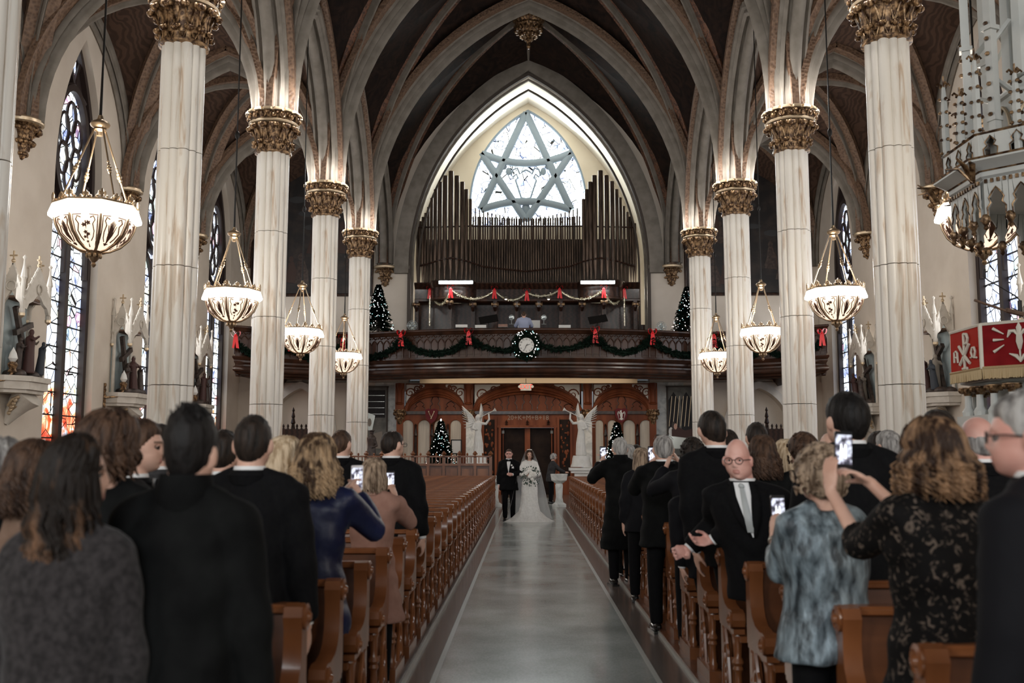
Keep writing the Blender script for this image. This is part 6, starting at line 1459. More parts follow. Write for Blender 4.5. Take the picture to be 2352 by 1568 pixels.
def strand_hair(mb, c, base, rnd, n, zlow, r, wave, spread, curl=0, rs=.010, back=True, up=.9):
    """locks starting on the crown and falling over the head to zlow; base = ellipsoid half sizes"""
    c = Vector(c)
    for i in range(n):
        q = rnd.uniform(-pi, pi) if not back else rnd.choice([rnd.uniform(-pi, pi), rnd.gauss(0, .9)])
        # q = 0 is the back of the head (-y)
        if abs(q) > 2.35: continue
        d = Vector((sin(q), -cos(q), 0)); a0 = rnd.uniform(.15, 1.35); pts = []
        ph = rnd.uniform(0, 6.3); zl = zlow+rnd.uniform(-.02, .035); m_ = 9
        part = Vector((rnd.uniform(-.01,.01), .02, 0))
        for k in range(m_+1):
            f = k/m_; a = lerp(a0, 0, min(1, f*2.2)) if f < .45 else 0
            if f < .45:
                p = c+part*(1-f*2.2)+Vector((d.x*cos(a)*base[0], d.y*cos(a)*base[1], sin(a)*base[2]))
            else:
                g = (f-.45)/.55; p = c+Vector((d.x*base[0]*(1+spread*g), d.y*base[1]*(1+spread*.5*g), -g*(c.z-zl)))
                p += Vector((cos(ph+g*wave*6.3), sin(ph+g*wave*6.3), 0))*(.012+.022*curl)*min(1, g*2.5)
            pts.append(p)
        mb.tube(pts, [rs*.7]+[rs]*(m_-3)+[rs*.9, rs*.7, rs*.2], 5)
def hair_build(style, c, mtl, parent, sc, seed, turn=0, tilt=0, vox=.009, fem=True):
    rnd = random.Random(seed); mb = MB(); c0 = Vector((0,0,0))
    B = (.082, .103, .122)
    if style in ('short', 'bald', 'thin', 'quiff', 'curlyshort', 'bun', 'receding'):
        nu, nv = 40, 26; V = []; F = []
        line = {'short': 0, 'quiff': .0, 'bald': 0, 'thin': 0, 'curlyshort': 0, 'bun': 0, 'receding': 0}[style]
        thick = {'short': .012, 'quiff': .014, 'bald': .003, 'thin': .006, 'curlyshort': .030, 'bun': .016, 'receding': .008}[style]
        # a cap: hair where above the hair line
        for i in range(nv+1):
            a = -pi/2+pi*i/nv
            for j in range(nu):
                q = 2*pi*j/nu; d = Vector((cos(a)*sin(q), cos(a)*cos(q), sin(a)))
                front = d.y
                zl = lerp(-.62, .50, min(1, max(0, (front+.45)/1.15)))       # hair line: nape low, brow high
                if style in ('curlyshort', 'bun'): zl -= .12
                on = 1/(1+math.exp(-(d.z-zl)/.035))
                if style == 'bald': on *= 1/(1+math.exp(-(.18-d.z)/.05))*(1 if front < .5 else 0)
                if style == 'receding': on *= 1-.9*gs(d.x, .5)*(1 if d.z > .2 else 0)*(1/(1+math.exp(-(front+.35)/.12)))
                t = thick*on-.006*(1-on)
                if style in ('short','thin','quiff','receding'): t *= min(1.25, .22+1.0*max(0, d.z+.35))
                if style == 'quiff': t += .016*on*max(0, d.z)*(1+.9*noise.noise(Vector((d.x*9, d.y*9, seed))))
                if style == 'curlyshort': t += .010*on*noise.noise(d*7+Vector((seed,0,0)))
                if on > .3: t += (.0035+.004*max(0,d.z))*noise.noise(Vector((d.x*18, d.y*18, d.z*7+seed)))
                w_ = .0765*(1-(.20*max(0,-d.z)**1.4)); p = Vector((w_*d.x*(1+t/.08), .097*d.y*(1+t/.097)*(1.10 if d.y < 0 else 1), .118*d.z*(1+t/.118)))
                V.append(p)
        for i in range(nv):
            for j in range(nu): F.append((i*nu+j, i*nu+(j+1)%nu, (i+1)*nu+(j+1)%nu, (i+1)*nu+j))
        mb.add(V, F)
        if style == 'curlyshort':
            for i in range(150):
                q = rnd.gauss(0, 1.15); a = rnd.uniform(-.55, 1.5); d = Vector((sin(q)*cos(a), -cos(q)*cos(a), sin(a)))
                p = Vector((d.x*.098, d.y*.122, d.z*.138)); e = d.orthogonal().normalized(); e2 = d.cross(e); ph = rnd.uniform(0, 6.3); r_ = rnd.uniform(.010,.018)
                mb.tube([p+(e*cos(ph+t)+e2*sin(ph+t))*r_+d*.004*t for t in (0,.9,1.8,2.7,3.6)], [.006,.008,.008,.007,.003], 5)
        if style == 'quiff':
            for i in range(130):
                x = rnd.uniform(-.055,.055); y = rnd.uniform(-.06,.08); p = Vector((x, y, .118*math.sqrt(max(.1, 1-(x/.078)**2-(y/.11)**2)))); mb.tube([p-Vector((0,0,.01)), p+Vector((rnd.uniform(-.012,.012), rnd.uniform(-.03,.0), rnd.uniform(.022,.046)))], [.010,.003], 5)
        if style == 'bun':
            for i in range(60):
                q = rnd.uniform(-1.9, 1.9); mb.tube([Vector((sin(q)*.07*.6, .03-cos(q)*.03, .112)), Vector((sin(q)*.092, -cos(q)*.112*.8, .05)), Vector((sin(q)*.04, -.115, -.035))], [.008,.009,.008], 5)
            mb.ell((0,-.125,-.03), (.05,.035,.045), 10, 8)
            for i in range(14): q = rnd.uniform(0,6.3); mb.tube([Vector((.04*cos(q+t), -.14, -.03+.036*sin(q+t))) for t in (0,.7,1.4,2.1)], .009, 5)
    else:
        spec = {'long': (-.40, .10, 2.0, .8, .30, 480), 'wavy': (-.15, .13, 1.3, 1.2, .20, 620), 'bob': (-.135, .0, .6, .12, .05, 380), 'straight': (-.27, .02, .5, .05, .02, 340), 'lob': (-.185, .0, 1.2, .75, .24, 560), 'updo': (-.12, .0, 1.0, .5, -.12, 260)}[style]
        zl, _, wave, curl, spread, n = spec
        mb.ell((0,-.012,.012), (B[0]*.99, B[1]*1.0, B[2]*1.0), 16, 12)
        mb.ell((0,-.055,-.05), (.078, .060, .095), 12, 8)
        if zl < -.2: mb.ell((0,-.075,-.15), (.085, .045, .12), 12, 8)
        strand_hair(mb, (0,-.008,.012), (.092, .112, .127), rnd, n, zl, .01, wave, spread, curl, rs=.0062 if n > 400 else .0085)
        # clear the face: drop front strands by construction
    M = Matrix.Translation(c) @ Matrix.Rotation(turn, 4, 'Z') @ Matrix.Rotation(tilt, 4, 'X') @ Matrix.Diagonal((sc, sc, sc*.95, 1))
    mb.v = [tuple(M @ Vector(p)) for p in mb.v]
    if style in ('short','bald','thin','quiff','receding'): return mb.build('hair', mtl, parent, smooth=180)
    return mb.build('hair', mtl, parent, smooth=70) if style != 'curlyshort' else mb.build('hair', mtl, parent, smooth=70)
def person(label, px, py_top, Y, face=0, H=None, fem=False, hair_st='short', hair_m='hair_dark', top='suit_black', coat=None, legs='suit_black', collar='shirt_white',
           armL=None, armR=None, turn=0, tilt=0, fat=0, detail=0, vox=.016, seed=0, hscale=1, sleeves=None, x=None, lean=0, skin='skin', shoulders=None, hem=None, hvox=.014, hintL=None, hintR=None, wL=None, wR=None, sway=0, curl=(.5,.5), wr_len=None, skirt=None, shoe=True, yaw_arms=0, tie=None, shirt_front=False, glasses=False, lips=True, wide=1, drop=None, hzs=.95, seated=False, base=0, pn=None, handdir=None, fprofile=None, watch=None):
    """stands so that the crown of the head shows at (px, py_top) of the photograph, Y down the nave"""
    p = at(px, py_top, Y); hz = p.z-base; H = H or hz
    if H is None: H = hz
    drop = (.012 if shirt_front else (.022 if fem else .036)) if drop is None else drop; HS = hscale*(.95 if fem else 1.0)
    s = H/(1.632-drop+.122*HS*hzs) if not seated else 1.0
    t = bpy.data.objects.new('person', None); COL.objects.link(t)
    t.location = (p.x if x is None else x, Y, base if not seated else p.z-1.75); t.rotation_euler = (0,0,face); t.scale = (s*wide,s*wide,s); t['label'] = label; t['category'] = 'person'
    sw = shoulders or (.165 if fem else .198); hw = .150 if fem else .155; hw += .05*fat
    MWI = (Matrix.Translation(t.location) @ Matrix.Rotation(face, 4, 'Z') @ Matrix.Diagonal((s*wide, s*wide, s, 1))).inverted()
    if wL is not None: armL = MWI @ wL
    if wR is not None: armR = MWI @ wR
    hc = Vector((0, .015+lean*1.0, 1.632-drop)); rnd = random.Random(seed+11)
    Ry = Matrix.Rotation(turn, 4, 'Z') @ Matrix.Rotation(tilt, 4, 'X')
    # ---- body (skin): head, neck, core, limbs
    b = MB(); V, F = head_verts(fem, 1 if detail else 0, fat)
    MH = Matrix.Translation(hc) @ Ry @ Matrix.Diagonal((HS, HS, HS*hzs, 1))
    b.add([MH @ v for v in V], F)
    for e in (-1, 1):
        c = MH @ Vector((e*.084, -.006, -.008)); M3 = (Ry.to_3x3() @ Matrix.Rotation(e*-.35, 3, 'Z'))
        b.ell(c, (.012, .020, .033), 10, 8, M=M3); b.ell(MH @ Vector((e*.074, .004, -.026)), (.009,.010,.014), 8, 6)
    nr = (.050 if fem else .061)+.012*fat
    b.tube([Vector((0, lean*.85-.012, 1.38)), Vector((0, lean*.9-.012, 1.47)), MH @ Vector((0, -.018, -.04))], [nr*1.0, nr*1.0, nr], 14)
    torso_loft(b, [(.80,hw*.9,.10,0),(.95,hw,.115,0),(1.10,hw*.86,.10,0),(1.28,hw*.9,.085,lean*.6),(1.37,hw*.75,.06,lean*.8),(1.42,.06,.045,lean*.85)], 14)
    SH = {}; WR = {}; EL = {}
    for e, arm, hint in ((-1, armL, hintL), (1, armR, hintR)):
        sh = Vector((e*(sw-.02), lean*.8-.0, 1.40)); 
        tgt = Vector(arm) if arm else Vector((e*(sw+.045), .06+lean*.3, .86))
        hint = Vector(hint) if hint else (Vector((e*.5, -.6, -.3)) if arm is None else Vector((e*.75, -.10, -1)))
        el, wr = ik(sh, tgt, .29, .262, hint); SH[e], EL[e], WR[e] = sh, el, wr
        b.tube([sh, el, wr], [.042,.034,.023], 10)
    for e in (-1, 1):
        b.tube([Vector((e*.08,0,.92)), Vector((e*.09,.01,.50)), Vector((e*.09,-.01,.08))], [.085,.055,.038], 8)
    for e in (-1, 1):
        wr, el = WR[e], EL[e]; fd = (wr-el).normalized(); arm = armL if e < 0 else armR
        k = curl[0 if e < 0 else 1]; hd = (handdir or {}).get(e); pnn = (pn or {}).get(e)
        if hd is None: hd = fd if arm is None else (fd+Vector((0,.2,.35))).normalized()
        if pnn is None: pnn = Vector((-e,0,0)) if arm is None else Vector((-e*.8,.5,.2))
        if hvox is not None: hand(b, wr+fd*.0, hd, pnn, k, side=(-e), s=1.0 if not fem else .9)
    def post(me):
        inv_ = MH.inverted(); vs = me.vertices; mi = []
        for f_ in me.polygons:
            q = inv_ @ f_.center; k = 0
            if q.y > .05 and abs(q.x) < .024-abs(q.z+.060)*.6 and -.0725 < q.z < -.0495: k = 1
            elif skin != 'skin_pink' and q.y > .05 and .017 < q.z < .0255 and .014 < abs(q.x) < .052: k = 2
            mi.append(k)
        me.polygons.foreach_set('material_index', mi)
    body = remeshed(b, .0052 if detail == 2 else (.0075 if detail else (hvox or .016)), 3 if detail else 2, 'body', [skin, 'lip', 'brow'] if detail else skin, t, post=post if (detail and lips) else None)
    if detail:
        for e in (-1, 1):
            m_ = MB(); c = MH @ Vector((e*.0315, .0700, .002)); m_.ell(c, .0125*HS, 12, 8); eb = m_.build('eye', 'eye_white', t)
            m_ = MB(); m_.ell(c+MH.to_3x3() @ Vector((0,.0085,0)), .0065*HS, 10, 8); m_.build('iris', 'iris', eb)
            m_ = MB(); m_.tube([MH @ Vector((e*x_, y_, z_)) for x_, y_, z_ in ((.018,.083,.003),(.031,.0885,.0105),(.045,.079,.004))], .0028*HS, 5); m_.build('eyelid', skin if not fem else 'iris', eb)
    if glasses:
        m_ = MB()
        for e in (-1, 1):
            m_.tube([MH @ Vector((e*.033+.024*cos(q), .103, .0-.016*0+.017*sin(q))) for q in [2*pi*i/16 for i in range(17)]], .0022, 5)
            m_.tube([MH @ Vector((e*.057, .101, .004)), MH @ Vector((e*.082, .05, .006)), MH @ Vector((e*.084, -.01, .0))], .0024, 5)
        m_.tube([MH @ Vector((-.010,.104,.004)), MH @ Vector((0,.108,.006)), MH @ Vector((.010,.104,.004))], .0022, 5); m_.build('glasses', 'glasses', t)
    if hair_st: hair_build(hair_st, MH.translation, hair_m, t, HS, seed, turn, tilt, fem=fem)
    # ---- clothes
    r0 = .020+.02*fat; hemz = hem if hem is not None else (.78 if not coat else .45)
    c = MB(); hwc = hw+.028+.02*fat; dp = .135+.05*fat+(.01 if not fem else 0)
    rings = [(hemz, hwc*1.10+(.06 if coat else .01), dp*1.12+(.03 if coat else 0), 0), (lerp(hemz,1.0,.5), hwc*1.06+(.02 if coat else 0), dp*1.08, 0), (1.02, hwc*(.90 if fem else .97), dp*.96, 0), (1.14, hwc*(.86 if fem else .98), dp*.95, lean*.3), (1.26, hwc*1.02, dp*.98, lean*.55), (1.36, hwc*1.0, dp*.86, lean*.7), (1.42, hwc*.78, dp*.66, lean*.8), (1.462, .085, .075, lean*.85-.01)]
    torso_loft(c, rings, 22)
    for e in (-1, 1):
        sh, el, wr = SH[e], EL[e], WR[e]; th = .016 if fem else .026
        c.ell(sh+Vector((0,0,-.012)), (.072+th*.5, .075+th*.4, .070), 12, 8)
        c.tube([Vector((e*.05, lean*.85-.015, 1.455)), Vector((e*sw*.55, lean*.8-.01, 1.432)), sh+Vector((0,0,.008))], [.055,.056,.058], 10)
        wq = el.lerp(wr, .93 if sleeves is None else sleeves); sp = [sh, sh.lerp(el,.5), el, el.lerp(wq,.5), wq]
        c.tube(sp, [.066+th*.6, .058+th*.8, .048+th, .044+th*.9, .036+th*.75], 12)
    # folds
    cm = remeshed(c, vox, 5, 'coat' if coat else 'jacket', top, t)
    me = cm.data
    n_ = len(me.vertices); co = np.empty(n_*3, dtype=np.float32); me.vertices.foreach_get('co', co); co = co.reshape(-1, 3); no = np.empty(n_*3, dtype=np.float32); me.vertices.foreach_get('normal', no); no = no.reshape(-1, 3)
    ph = seed*1.7; dsp = (.0075 if top in ('navy_satin','silver_jacket','lace_black') else .0055)*np.sin(co[:,2]*38+np.sin(co[:,0]*17+ph)*2.2+co[:,1]*9)*np.sin(co[:,0]*11+ph)+.004*np.sin(co[:,0]*42+ph+np.sin(co[:,2]*9)*2)*np.clip(1.15-co[:,2], 0, 1)
    co += no*dsp[:,None]; me.vertices.foreach_set('co', co.reshape(-1)); me.update()
    zc = 1.462
    if not fem or collar:
        m_ = MB(); yo = lean*.85-.012
        if top in ('suit_black','suit_dark','suit_grey','coat_black','coat_tan','coat_pink','wool_grey','navy_satin','silver_jacket'):
            m_.lathe([(nr+.020,1.430),(nr+.030,1.470),(nr+.016,1.492+(.035 if coat else 0)),(nr+.008,1.485+(.03 if coat else 0)),(nr+.006,1.43)], 22, (0, yo-.004, 0), squash=(1.08,1.0)); m_.build('coat_collar', top, t)
        if collar: m_ = MB(); m_.lathe([(nr+.004,1.455),(nr+.010,1.495),(nr+.007,1.508),(nr+.002,1.503),(nr+.0,1.46)], 22, (0, yo, 0), squash=(1.02,1.0)); m_.build('shirt_collar', collar, t)
    if sleeves is None and collar:
        for e in (-1, 1): m_ = MB(); a_, b_ = EL[e].lerp(WR[e], .88), EL[e].lerp(WR[e], .99); m_.tube([a_, b_], [.034,.033], 12); m_.build('shirt_cuff', collar, t)
    if watch: m_ = MB(); e = watch; a_, b_ = EL[e].lerp(WR[e], .90), EL[e].lerp(WR[e], .97); m_.tube([a_, b_], [.031,.030], 12); m_.ell(b_+Vector((0,-.03,0)), (.018,.008,.018), 8, 6); m_.build('watch', 'metal_pipe_light', t)
    from mathutils.bvhtree import BVHTree
    bv = BVHTree.FromPolygons([v_.co.copy() for v_ in cm.data.vertices], [tuple(q_.vertices) for q_ in cm.data.polygons])
    def surf(x_, z_):
        h_ = bv.ray_cast(Vector((x_, 1, z_)), Vector((0,-1,0))); return h_[0].y if h_[0] else .07+lean*.8
    if shirt_front:     # open lapels: white shirt wedge, lapels and tie
        yf = dp*.86+.022+lean*.6; m_ = MB(); Q = lambda u, v, d: Vector((u, yf-.012-(1.46-v)*-.10+d, v))
        zz = [1.47,1.42,1.34,1.26,1.18]; ww = [.045,.060,.048,.030,.006]; yy = [.045+.012, .085, .122, .140, .148]; k_ = dp/.145
        m_.grid([[Vector((w_*u_, surf(w_*u_, min(z_,1.44))+.007, z_)) for u_ in (-1,-.5,0,.5,1)] for z_, w_ in [(lerp(1.485,1.16,i_/12), lerp(.052,.004,max(0,(i_-2)/10)) if i_ > 2 else .048) for i_ in range(13)]]); m_.build('shirt_front', collar, t)
        for e in (-1, 1):
            m_ = MB(); m_.grid([[Vector((e*(w_*.95+l_*u_), surf(e*(w_*.95+l_*u_), min(z_,1.44))+.011, z_)) for u_ in (0,.5,1)] for z_, w_, l_ in [(lerp(1.485,1.16,i_/12), lerp(.052,.004,max(0,(i_-2)/10)) if i_ > 2 else .048, .012+.045*sin(pi*min(1,(i_+1)/13))) for i_ in range(13)]]); 
            q = m_.build('lapel', top, t); sm_ = q.modifiers.new('s', 'SOLIDIFY'); sm_.thickness = .006
        if tie == 'bow':
            m_ = MB(); y0 = surf(0, 1.44)+.014
            for e in (-1, 1): m_.prism([(0,-.012),(e*.045,-.024),(e*.050,0),(e*.045,.024),(0,.012)], lambda u, v, d: Vector((u, y0+.006+d, 1.462+v)), -.008, .010)
            m_.ell((0,y0+.012,1.462), (.012,.012,.014), 8, 6); m_.build('bow_tie', 'suit_black', t)
        elif tie:
            m_ = MB(); m_.grid([[Vector((w_*u_, surf(0, min(z_,1.44))+.014+(.006 if u_ == 0 else 0), z_)) for u_ in (-1,0,1)] for z_, w_ in [(lerp(1.46,1.19,i_/8), lerp(.013,.026,i_/8)) for i_ in range(9)]]); m_.ell((0, surf(0,1.44)+.016, 1.463), (.018,.012,.018), 8, 6); m_.build('tie', tie, t)
    if skirt: 
        m_ = MB(); m_.lathe([(.20,.45),(.19,.60),(.185,.80),(.17,1.0)], 20, squash=(1,.8)); m_.build('skirt', skirt, t)
    else:
        c = MB(); c.ell((0,0,.90), (hw*1.02,.115+.03*fat,.12), 14, 8)
        for e in (-1, 1): c.tube([Vector((e*.08,0,.93)), Vector((e*.095,.01,.50)), Vector((e*.095,-.015,.07))], [.095,.072,.058], 12)
        remeshed(c, .022, 3, 'trousers', legs, t)
    if shoe:
        for e in (-1, 1):
            m_ = MB(); m_.ell((e*.095,.04,.045), (.045,.125,.042), 12, 8); m_.ell((e*.095,-.04,.05), (.040,.05,.05), 10, 8); m_.box((e*.095,.03,.012), (.085,.25,.022)); m_.build('shoe', 'shoe', t)
    if sway:
        for ch in list(t.children)+[g for c_ in t.children for g in c_.children]:
            if ch.type == 'MESH':
                for v_ in ch.data.vertices: v_.co.x += sway*min(1, max(0, (v_.co.z-.55)/1.05))
        MH = Matrix.Translation((sway,0,0)) @ MH
    MW = Matrix.Translation(t.location) @ Matrix.Rotation(face, 4, 'Z') @ Matrix.Scale(s, 4)
    return t, MW, MH, WR
def phone(label, loc, rz, tiltx=0, s=1.0, mt='phone', seed=1, ip=None):
    """screen faces -y (towards the camera)"""
    t = thing('mobile_phone', label, 'phone', loc, rz, 'raised phones'); t.rotation_euler = (tiltx, ip or 0, rz); m_ = MB()
    P = []; w_, h_, r_ = .036*s, .074*s, .008*s
    for cx, cy, a0 in ((w_-r_, h_-r_, 0), (-w_+r_, h_-r_, pi/2), (-w_+r_, -h_+r_, pi), (w_-r_, -h_+r_, 3*pi/2)):
        for k in range(5): P.append((cx+r_*cos(a0+k*pi/8), cy+r_*sin(a0+k*pi/8)))
    m_.prism(P, lambda u, v, d: Vector((u, d, v)), -.004, .004); m_.build('phone_body', mt, t, smooth=30)
    m_ = MB(); m_.add([(-w_*.90,-.0046,-h_*.80),(w_*.90,-.0046,-h_*.80),(w_*.90,-.0046,h_*.80),(-w_*.90,-.0046,h_*.80)], [(0,1,2,3)]); m_.build('screen', 'screen', t, smooth=0)
    m_ = MB()
    for q, z in ((-.010*s, .1), (.006*s, -.1)): m_.add([(q-.006*s,-.005,-h_*.5),(q+.006*s,-.005,-h_*.5),(q+.004*s,-.005,h_*.25),(q-.003*s,-.005,h_*.3)], [(0,1,2,3)])
    m_.build('screen_image', 'screen_white', t, smooth=0)
    return t
def screen_mat():
    m = bpy.data.materials.new('screen'); m.use_nodes = True; nt = m.node_tree; N = nt.nodes; L = nt.links; b = N['Principled BSDF']; b.inputs['Base Color'].default_value = (.01,.01,.01,1)
    tc = N.new('ShaderNodeTexCoord'); n = N.new('ShaderNodeTexNoise'); n.inputs['Scale'].default_value = 38; n.inputs['Detail'].default_value = 2; L.new(tc.outputs['Object'], n.inputs['Vector'])
    r = N.new('ShaderNodeValToRGB'); e = r.color_ramp.elements; e[0].position = .42; e[0].color = (.03,.03,.05,1); e[1].position = .56; e[1].color = (.80,.85,1,1); q = e.new(.48); q.color = (.25,.23,.30,1)
    L.new(n.outputs['Fac'], r.inputs[0]); L.new(r.outputs[0], b.inputs['Emission Color']); b.inputs['Emission Strength'].default_value = 1.0; MAT['screen'] = m
screen_mat(); mk('screen_white', (1,1,1), emit=(.9,.95,1), estr=1.1)
# ================================================================ CROWD
def rel(MW, pt): return MW.inverted() @ Vector(pt)
SW = 'suit_black'
# ---- left side, front to back
person('woman with long wavy caramel-tipped hair and grey wool coat, nearest on the left', 172, 1003, 2.66, face=.0, fem=True, hair_st='long', hair_m='hair_caramel', top='wool_grey', coat=True, collar=None, turn=-1.15, detail=1, vox=.012, seed=1, wide=.86, hscale=1.0, fat=.3)
person('woman with loosely pinned brown hair standing behind the woman in grey', 246, 946, 3.5, fem=True, hair_st='updo', hair_m='hair_brown', top='coat_black', collar=None, turn=-.6, seed=2, hscale=1.05)
person('young man with cropped side hair in profile facing right, white collar and dark tie', 314, 965, 4.34, face=-1.05, hair_st='short', hair_m='hair_brown', top='suit_black', detail=2, seed=3, shirt_front=True, tie='suit_black', turn=-.35)
person('man with tousled black hair and wide black overcoat, front of the left crowd', 432, 948, 2.8, face=-.08, hair_st='quiff', hair_m='hair_black', top='coat_black', coat=True, collar=None, seed=4, vox=.012, shoulders=.20, hscale=.98, wide=.82, fat=.15, hvox=.009, drop=.05, lean=.02, detail=1, lips=False)
person('man in grey coat mostly hidden behind the tousled black-haired man', 364, 977, 5.17, hair_st='short', hair_m='hair_dark', top='suit_grey', seed=5)
person('brown-haired man in dark suit between the two big dark-suited men', 512, 990, 5.17, hair_st='short', hair_m='hair_dark', top='suit_dark', seed=6)
person('man with close-cropped hair, white collar and black suit, second big back on the left', 580, 957, 4.3, face=-.12, hair_st='short', hair_m='hair_dark', top='suit_black', seed=7, vox=.012, shoulders=.21, wide=.92, hvox=.009, detail=1, lips=False, turn=.12)
person('woman with pale blonde hair behind the cropped-hair man', 652, 1006, 5.17, fem=True, hair_st='bob', hair_m='hair_light', top='coat_black', collar=None, seed=8, turn=-.5)
t, MW, MH, WR = person('woman with streaked blonde shoulder-length hair and shiny navy jacket', 725, 999, 5.14, fem=True, face=-.12, hair_st='lob', hair_m='hair_blonde', top='navy_satin', collar=None, legs='suit_black', wR=at(824,1138,5.45), wL=at(786,1135,5.45), seed=9, vox=.012, hscale=1.14, hem=.72, hvox=.008, shoulders=.17)
p = MW @ WR[1]; P9 = at(820, 1097, 5.50); phone('white phone held up by the woman in the navy jacket', P9, .0, -.1, .92, 'phone_white', 2)
person('man with thinning brown hair in black suit behind the navy-jacket woman', 784, 988, 8.49, hair_st='thin', hair_m='hair_brown', top='suit_black', seed=10, turn=-.4)
t, MW, MH, WR = person('woman with blonde bob and camel-pink coat holding a phone', 857, 1055, 6.83, fem=True, face=-.2, hair_st='bob', hair_m='hair_sand', top='coat_pink', coat=True, collar=None, wR=at(908,1140,7.12), wL=at(877,1138,7.14), seed=11, vox=.012, hvox=.009, hem=.55)
phone('dark phone held up by the woman in the camel-pink coat', at(896, 1103, 7.17), 0, 0, .9, 'phone', 3)
person('balding man with glasses in black suit beside the aisle, left', 901, 988, 8.49, face=-.25, hair_st='receding', hair_m='hair_dark', top='suit_black', seed=12, turn=-.45, glasses=True, hvox=.011)
person('woman with shoulder-length brown hair and tan coat at the left edge', 72, 1014, 3.5, fem=True, hair_st='lob', hair_m='hair_brown', top='coat_tan', coat=True, collar=None, seed=13, turn=-.3, face=-.3, hscale=.95)
person('grey-haired person cut off at the left edge of the picture', -8, 1010, 3.5, fem=True, hair_st='bob', hair_m='hair_grey', top='coat_black', collar=None, seed=14)
person('dark-haired person between the tan-coat woman and the grey-coat woman', 20, 1030, 4.34, fem=True, hair_st='bob', hair_m='hair_dark', top='coat_black', collar=None, seed=15)
# ---- right side, back to front
t, MW, MH, WR = person('grey-haired man in long black coat at the aisle filming with a phone', 1424, 1006, 12.6, face=.18, hair_st='short', hair_m='hair_silver', top='coat_black', coat=True, wL=at(1381,1062,12.9), wR=at(1392,1060,12.95), seed=21, hvox=.010, hscale=1.1, hem=.42)
phone('phone held by the grey-haired man in the long black coat', at(1385, 1040, 12.95), 0, 0, 1.15, 'phone', 4)
person('dark-haired person behind the man in the long black coat', 1462, 1022, 13.6, hair_st='short', hair_m='hair_dark', top='suit_dark', seed=22)
person('white-haired person just behind the man in the long black coat', 1443, 1022, 13.2, fem=True, hair_st='bob', hair_m='hair_silver', top='suit_dark', collar=None, seed=36)
person('woman with straight light-brown hair behind the grey-haired men', 1473, 1030, 11.2, fem=True, hair_st='straight', hair_m='hair_sand', top='suit_dark', collar=None, seed=23)
t, MW, MH, WR = person('grey-haired man with glasses pushed up, black jacket, filming', 1524, 1000, 9.32, face=.12, hair_st='short', hair_m='hair_grey', top='coat_black', wL=at(1493,1072,9.62), wR=at(1560,1062,9.6), seed=24, hvox=.010, hscale=1.08, fat=.3, hem=.74, turn=-.1)
m_ = MB(); 
for e in (-1, 1): m_.tube([MH @ Vector((e*.03+.022*cos(q), .04+.02*sin(q), .128)) for q in [2*pi*i/12 for i in range(13)]], .003, 5)
m_.tube([MH @ Vector((-.08,-.02,.09)), MH @ Vector((-.055,.05,.125)), MH @ Vector((.055,.05,.125)), MH @ Vector((.08,-.02,.09))], .003, 5); m_.build('glasses', 'glasses', t)
phone('phone held by the grey-haired man with glasses pushed up', at(1497, 1043, 9.66), 0, 0, 1.05, 'phone', 5)
person('dark curly-haired woman holding up a camera beside the tall grey-haired man', 1590, 1010, 8.49, fem=True, hair_st='curlyshort', hair_m='hair_dark', top='suit_dark', collar=None, armL=(-.18,.28,1.5), seed=25, turn=.3)
person('man in dark suit half hidden to the left of the tall grey-haired man', 1556, 1085, 7.66, H=1.5, hair_st='short', hair_m='hair_dark', top='suit_dark', seed=26, x=1.30, sway=-.2)
person('tall man with dark greying hair and black suit, back to camera', 1634, 946, 6.83, face=.10, hair_st='short', hair_m='hair_grey' if False else 'hair_dark', top='suit_black', seed=27, x=1.34, sway=-.2, vox=.014, hvox=.009, turn=.1, detail=1, lips=False)
person('woman with dark hair directly behind the tall man', 1668, 990, 7.66, fem=True, hair_st='bob', hair_m='hair_dark', top='suit_dark', collar=None, seed=28)
person('dark-haired man in the right crowd behind the bald man', 1738, 972, 8.6, hair_st='short', hair_m='hair_dark', top='suit_dark', seed=29)
person('woman with long dark brown hair behind the bald man', 1752, 1002, 6.83, fem=True, hair_st='lob', hair_m='hair_brown', top='coat_black', collar='shirt_white', seed=30)
person('woman with straight blonde hair in the middle of the right crowd', 1806, 1012, 7.66, fem=True, hair_st='straight', hair_m='hair_light', top='suit_dark', collar=None, seed=31)
person('woman with short brown swept hair behind the grey-jacket woman', 1844, 1000, 6.83, fem=True, hair_st='curlyshort', hair_m='hair_brown', top='coat_black', collar=None, seed=32, turn=.4)
person('bald elderly person far back in the right crowd', 1905, 992, 8.4, hair_st='bald', hair_m='hair_silver', top='suit_dark', seed=33)
t, MW, MH, WR = person('bald man with glasses in black suit turned to face the camera', 1704, 1006, 6.02, face=pi-.33, hair_st=None, top='suit_black', detail=2, skin='skin_pink', fat=.75, shirt_front=True, tie='tie_silver', glasses=True, seed=34, vox=.013, turn=-.1, wR=at(1622,1262,6.25), wL=at(1648,1262,6.1), x=1.36, sway=.24, hscale=1.0, hzs=1.10, curl=(.9,.9), shoulders=.215, lean=.03, hintL=(-.3,-.5,-.8), hintR=(.15,-.8,-.6), tilt=-.05)
t, MW, MH, WR = person('tall man with thick dark hair, white collar and black suit on the right', 1946, 903, 5.17, face=.12, hair_st='short', hair_m='hair_black', top='suit_black', seed=35, vox=.013, hvox=.009, hscale=1.12, turn=.15, detail=1, lips=False)
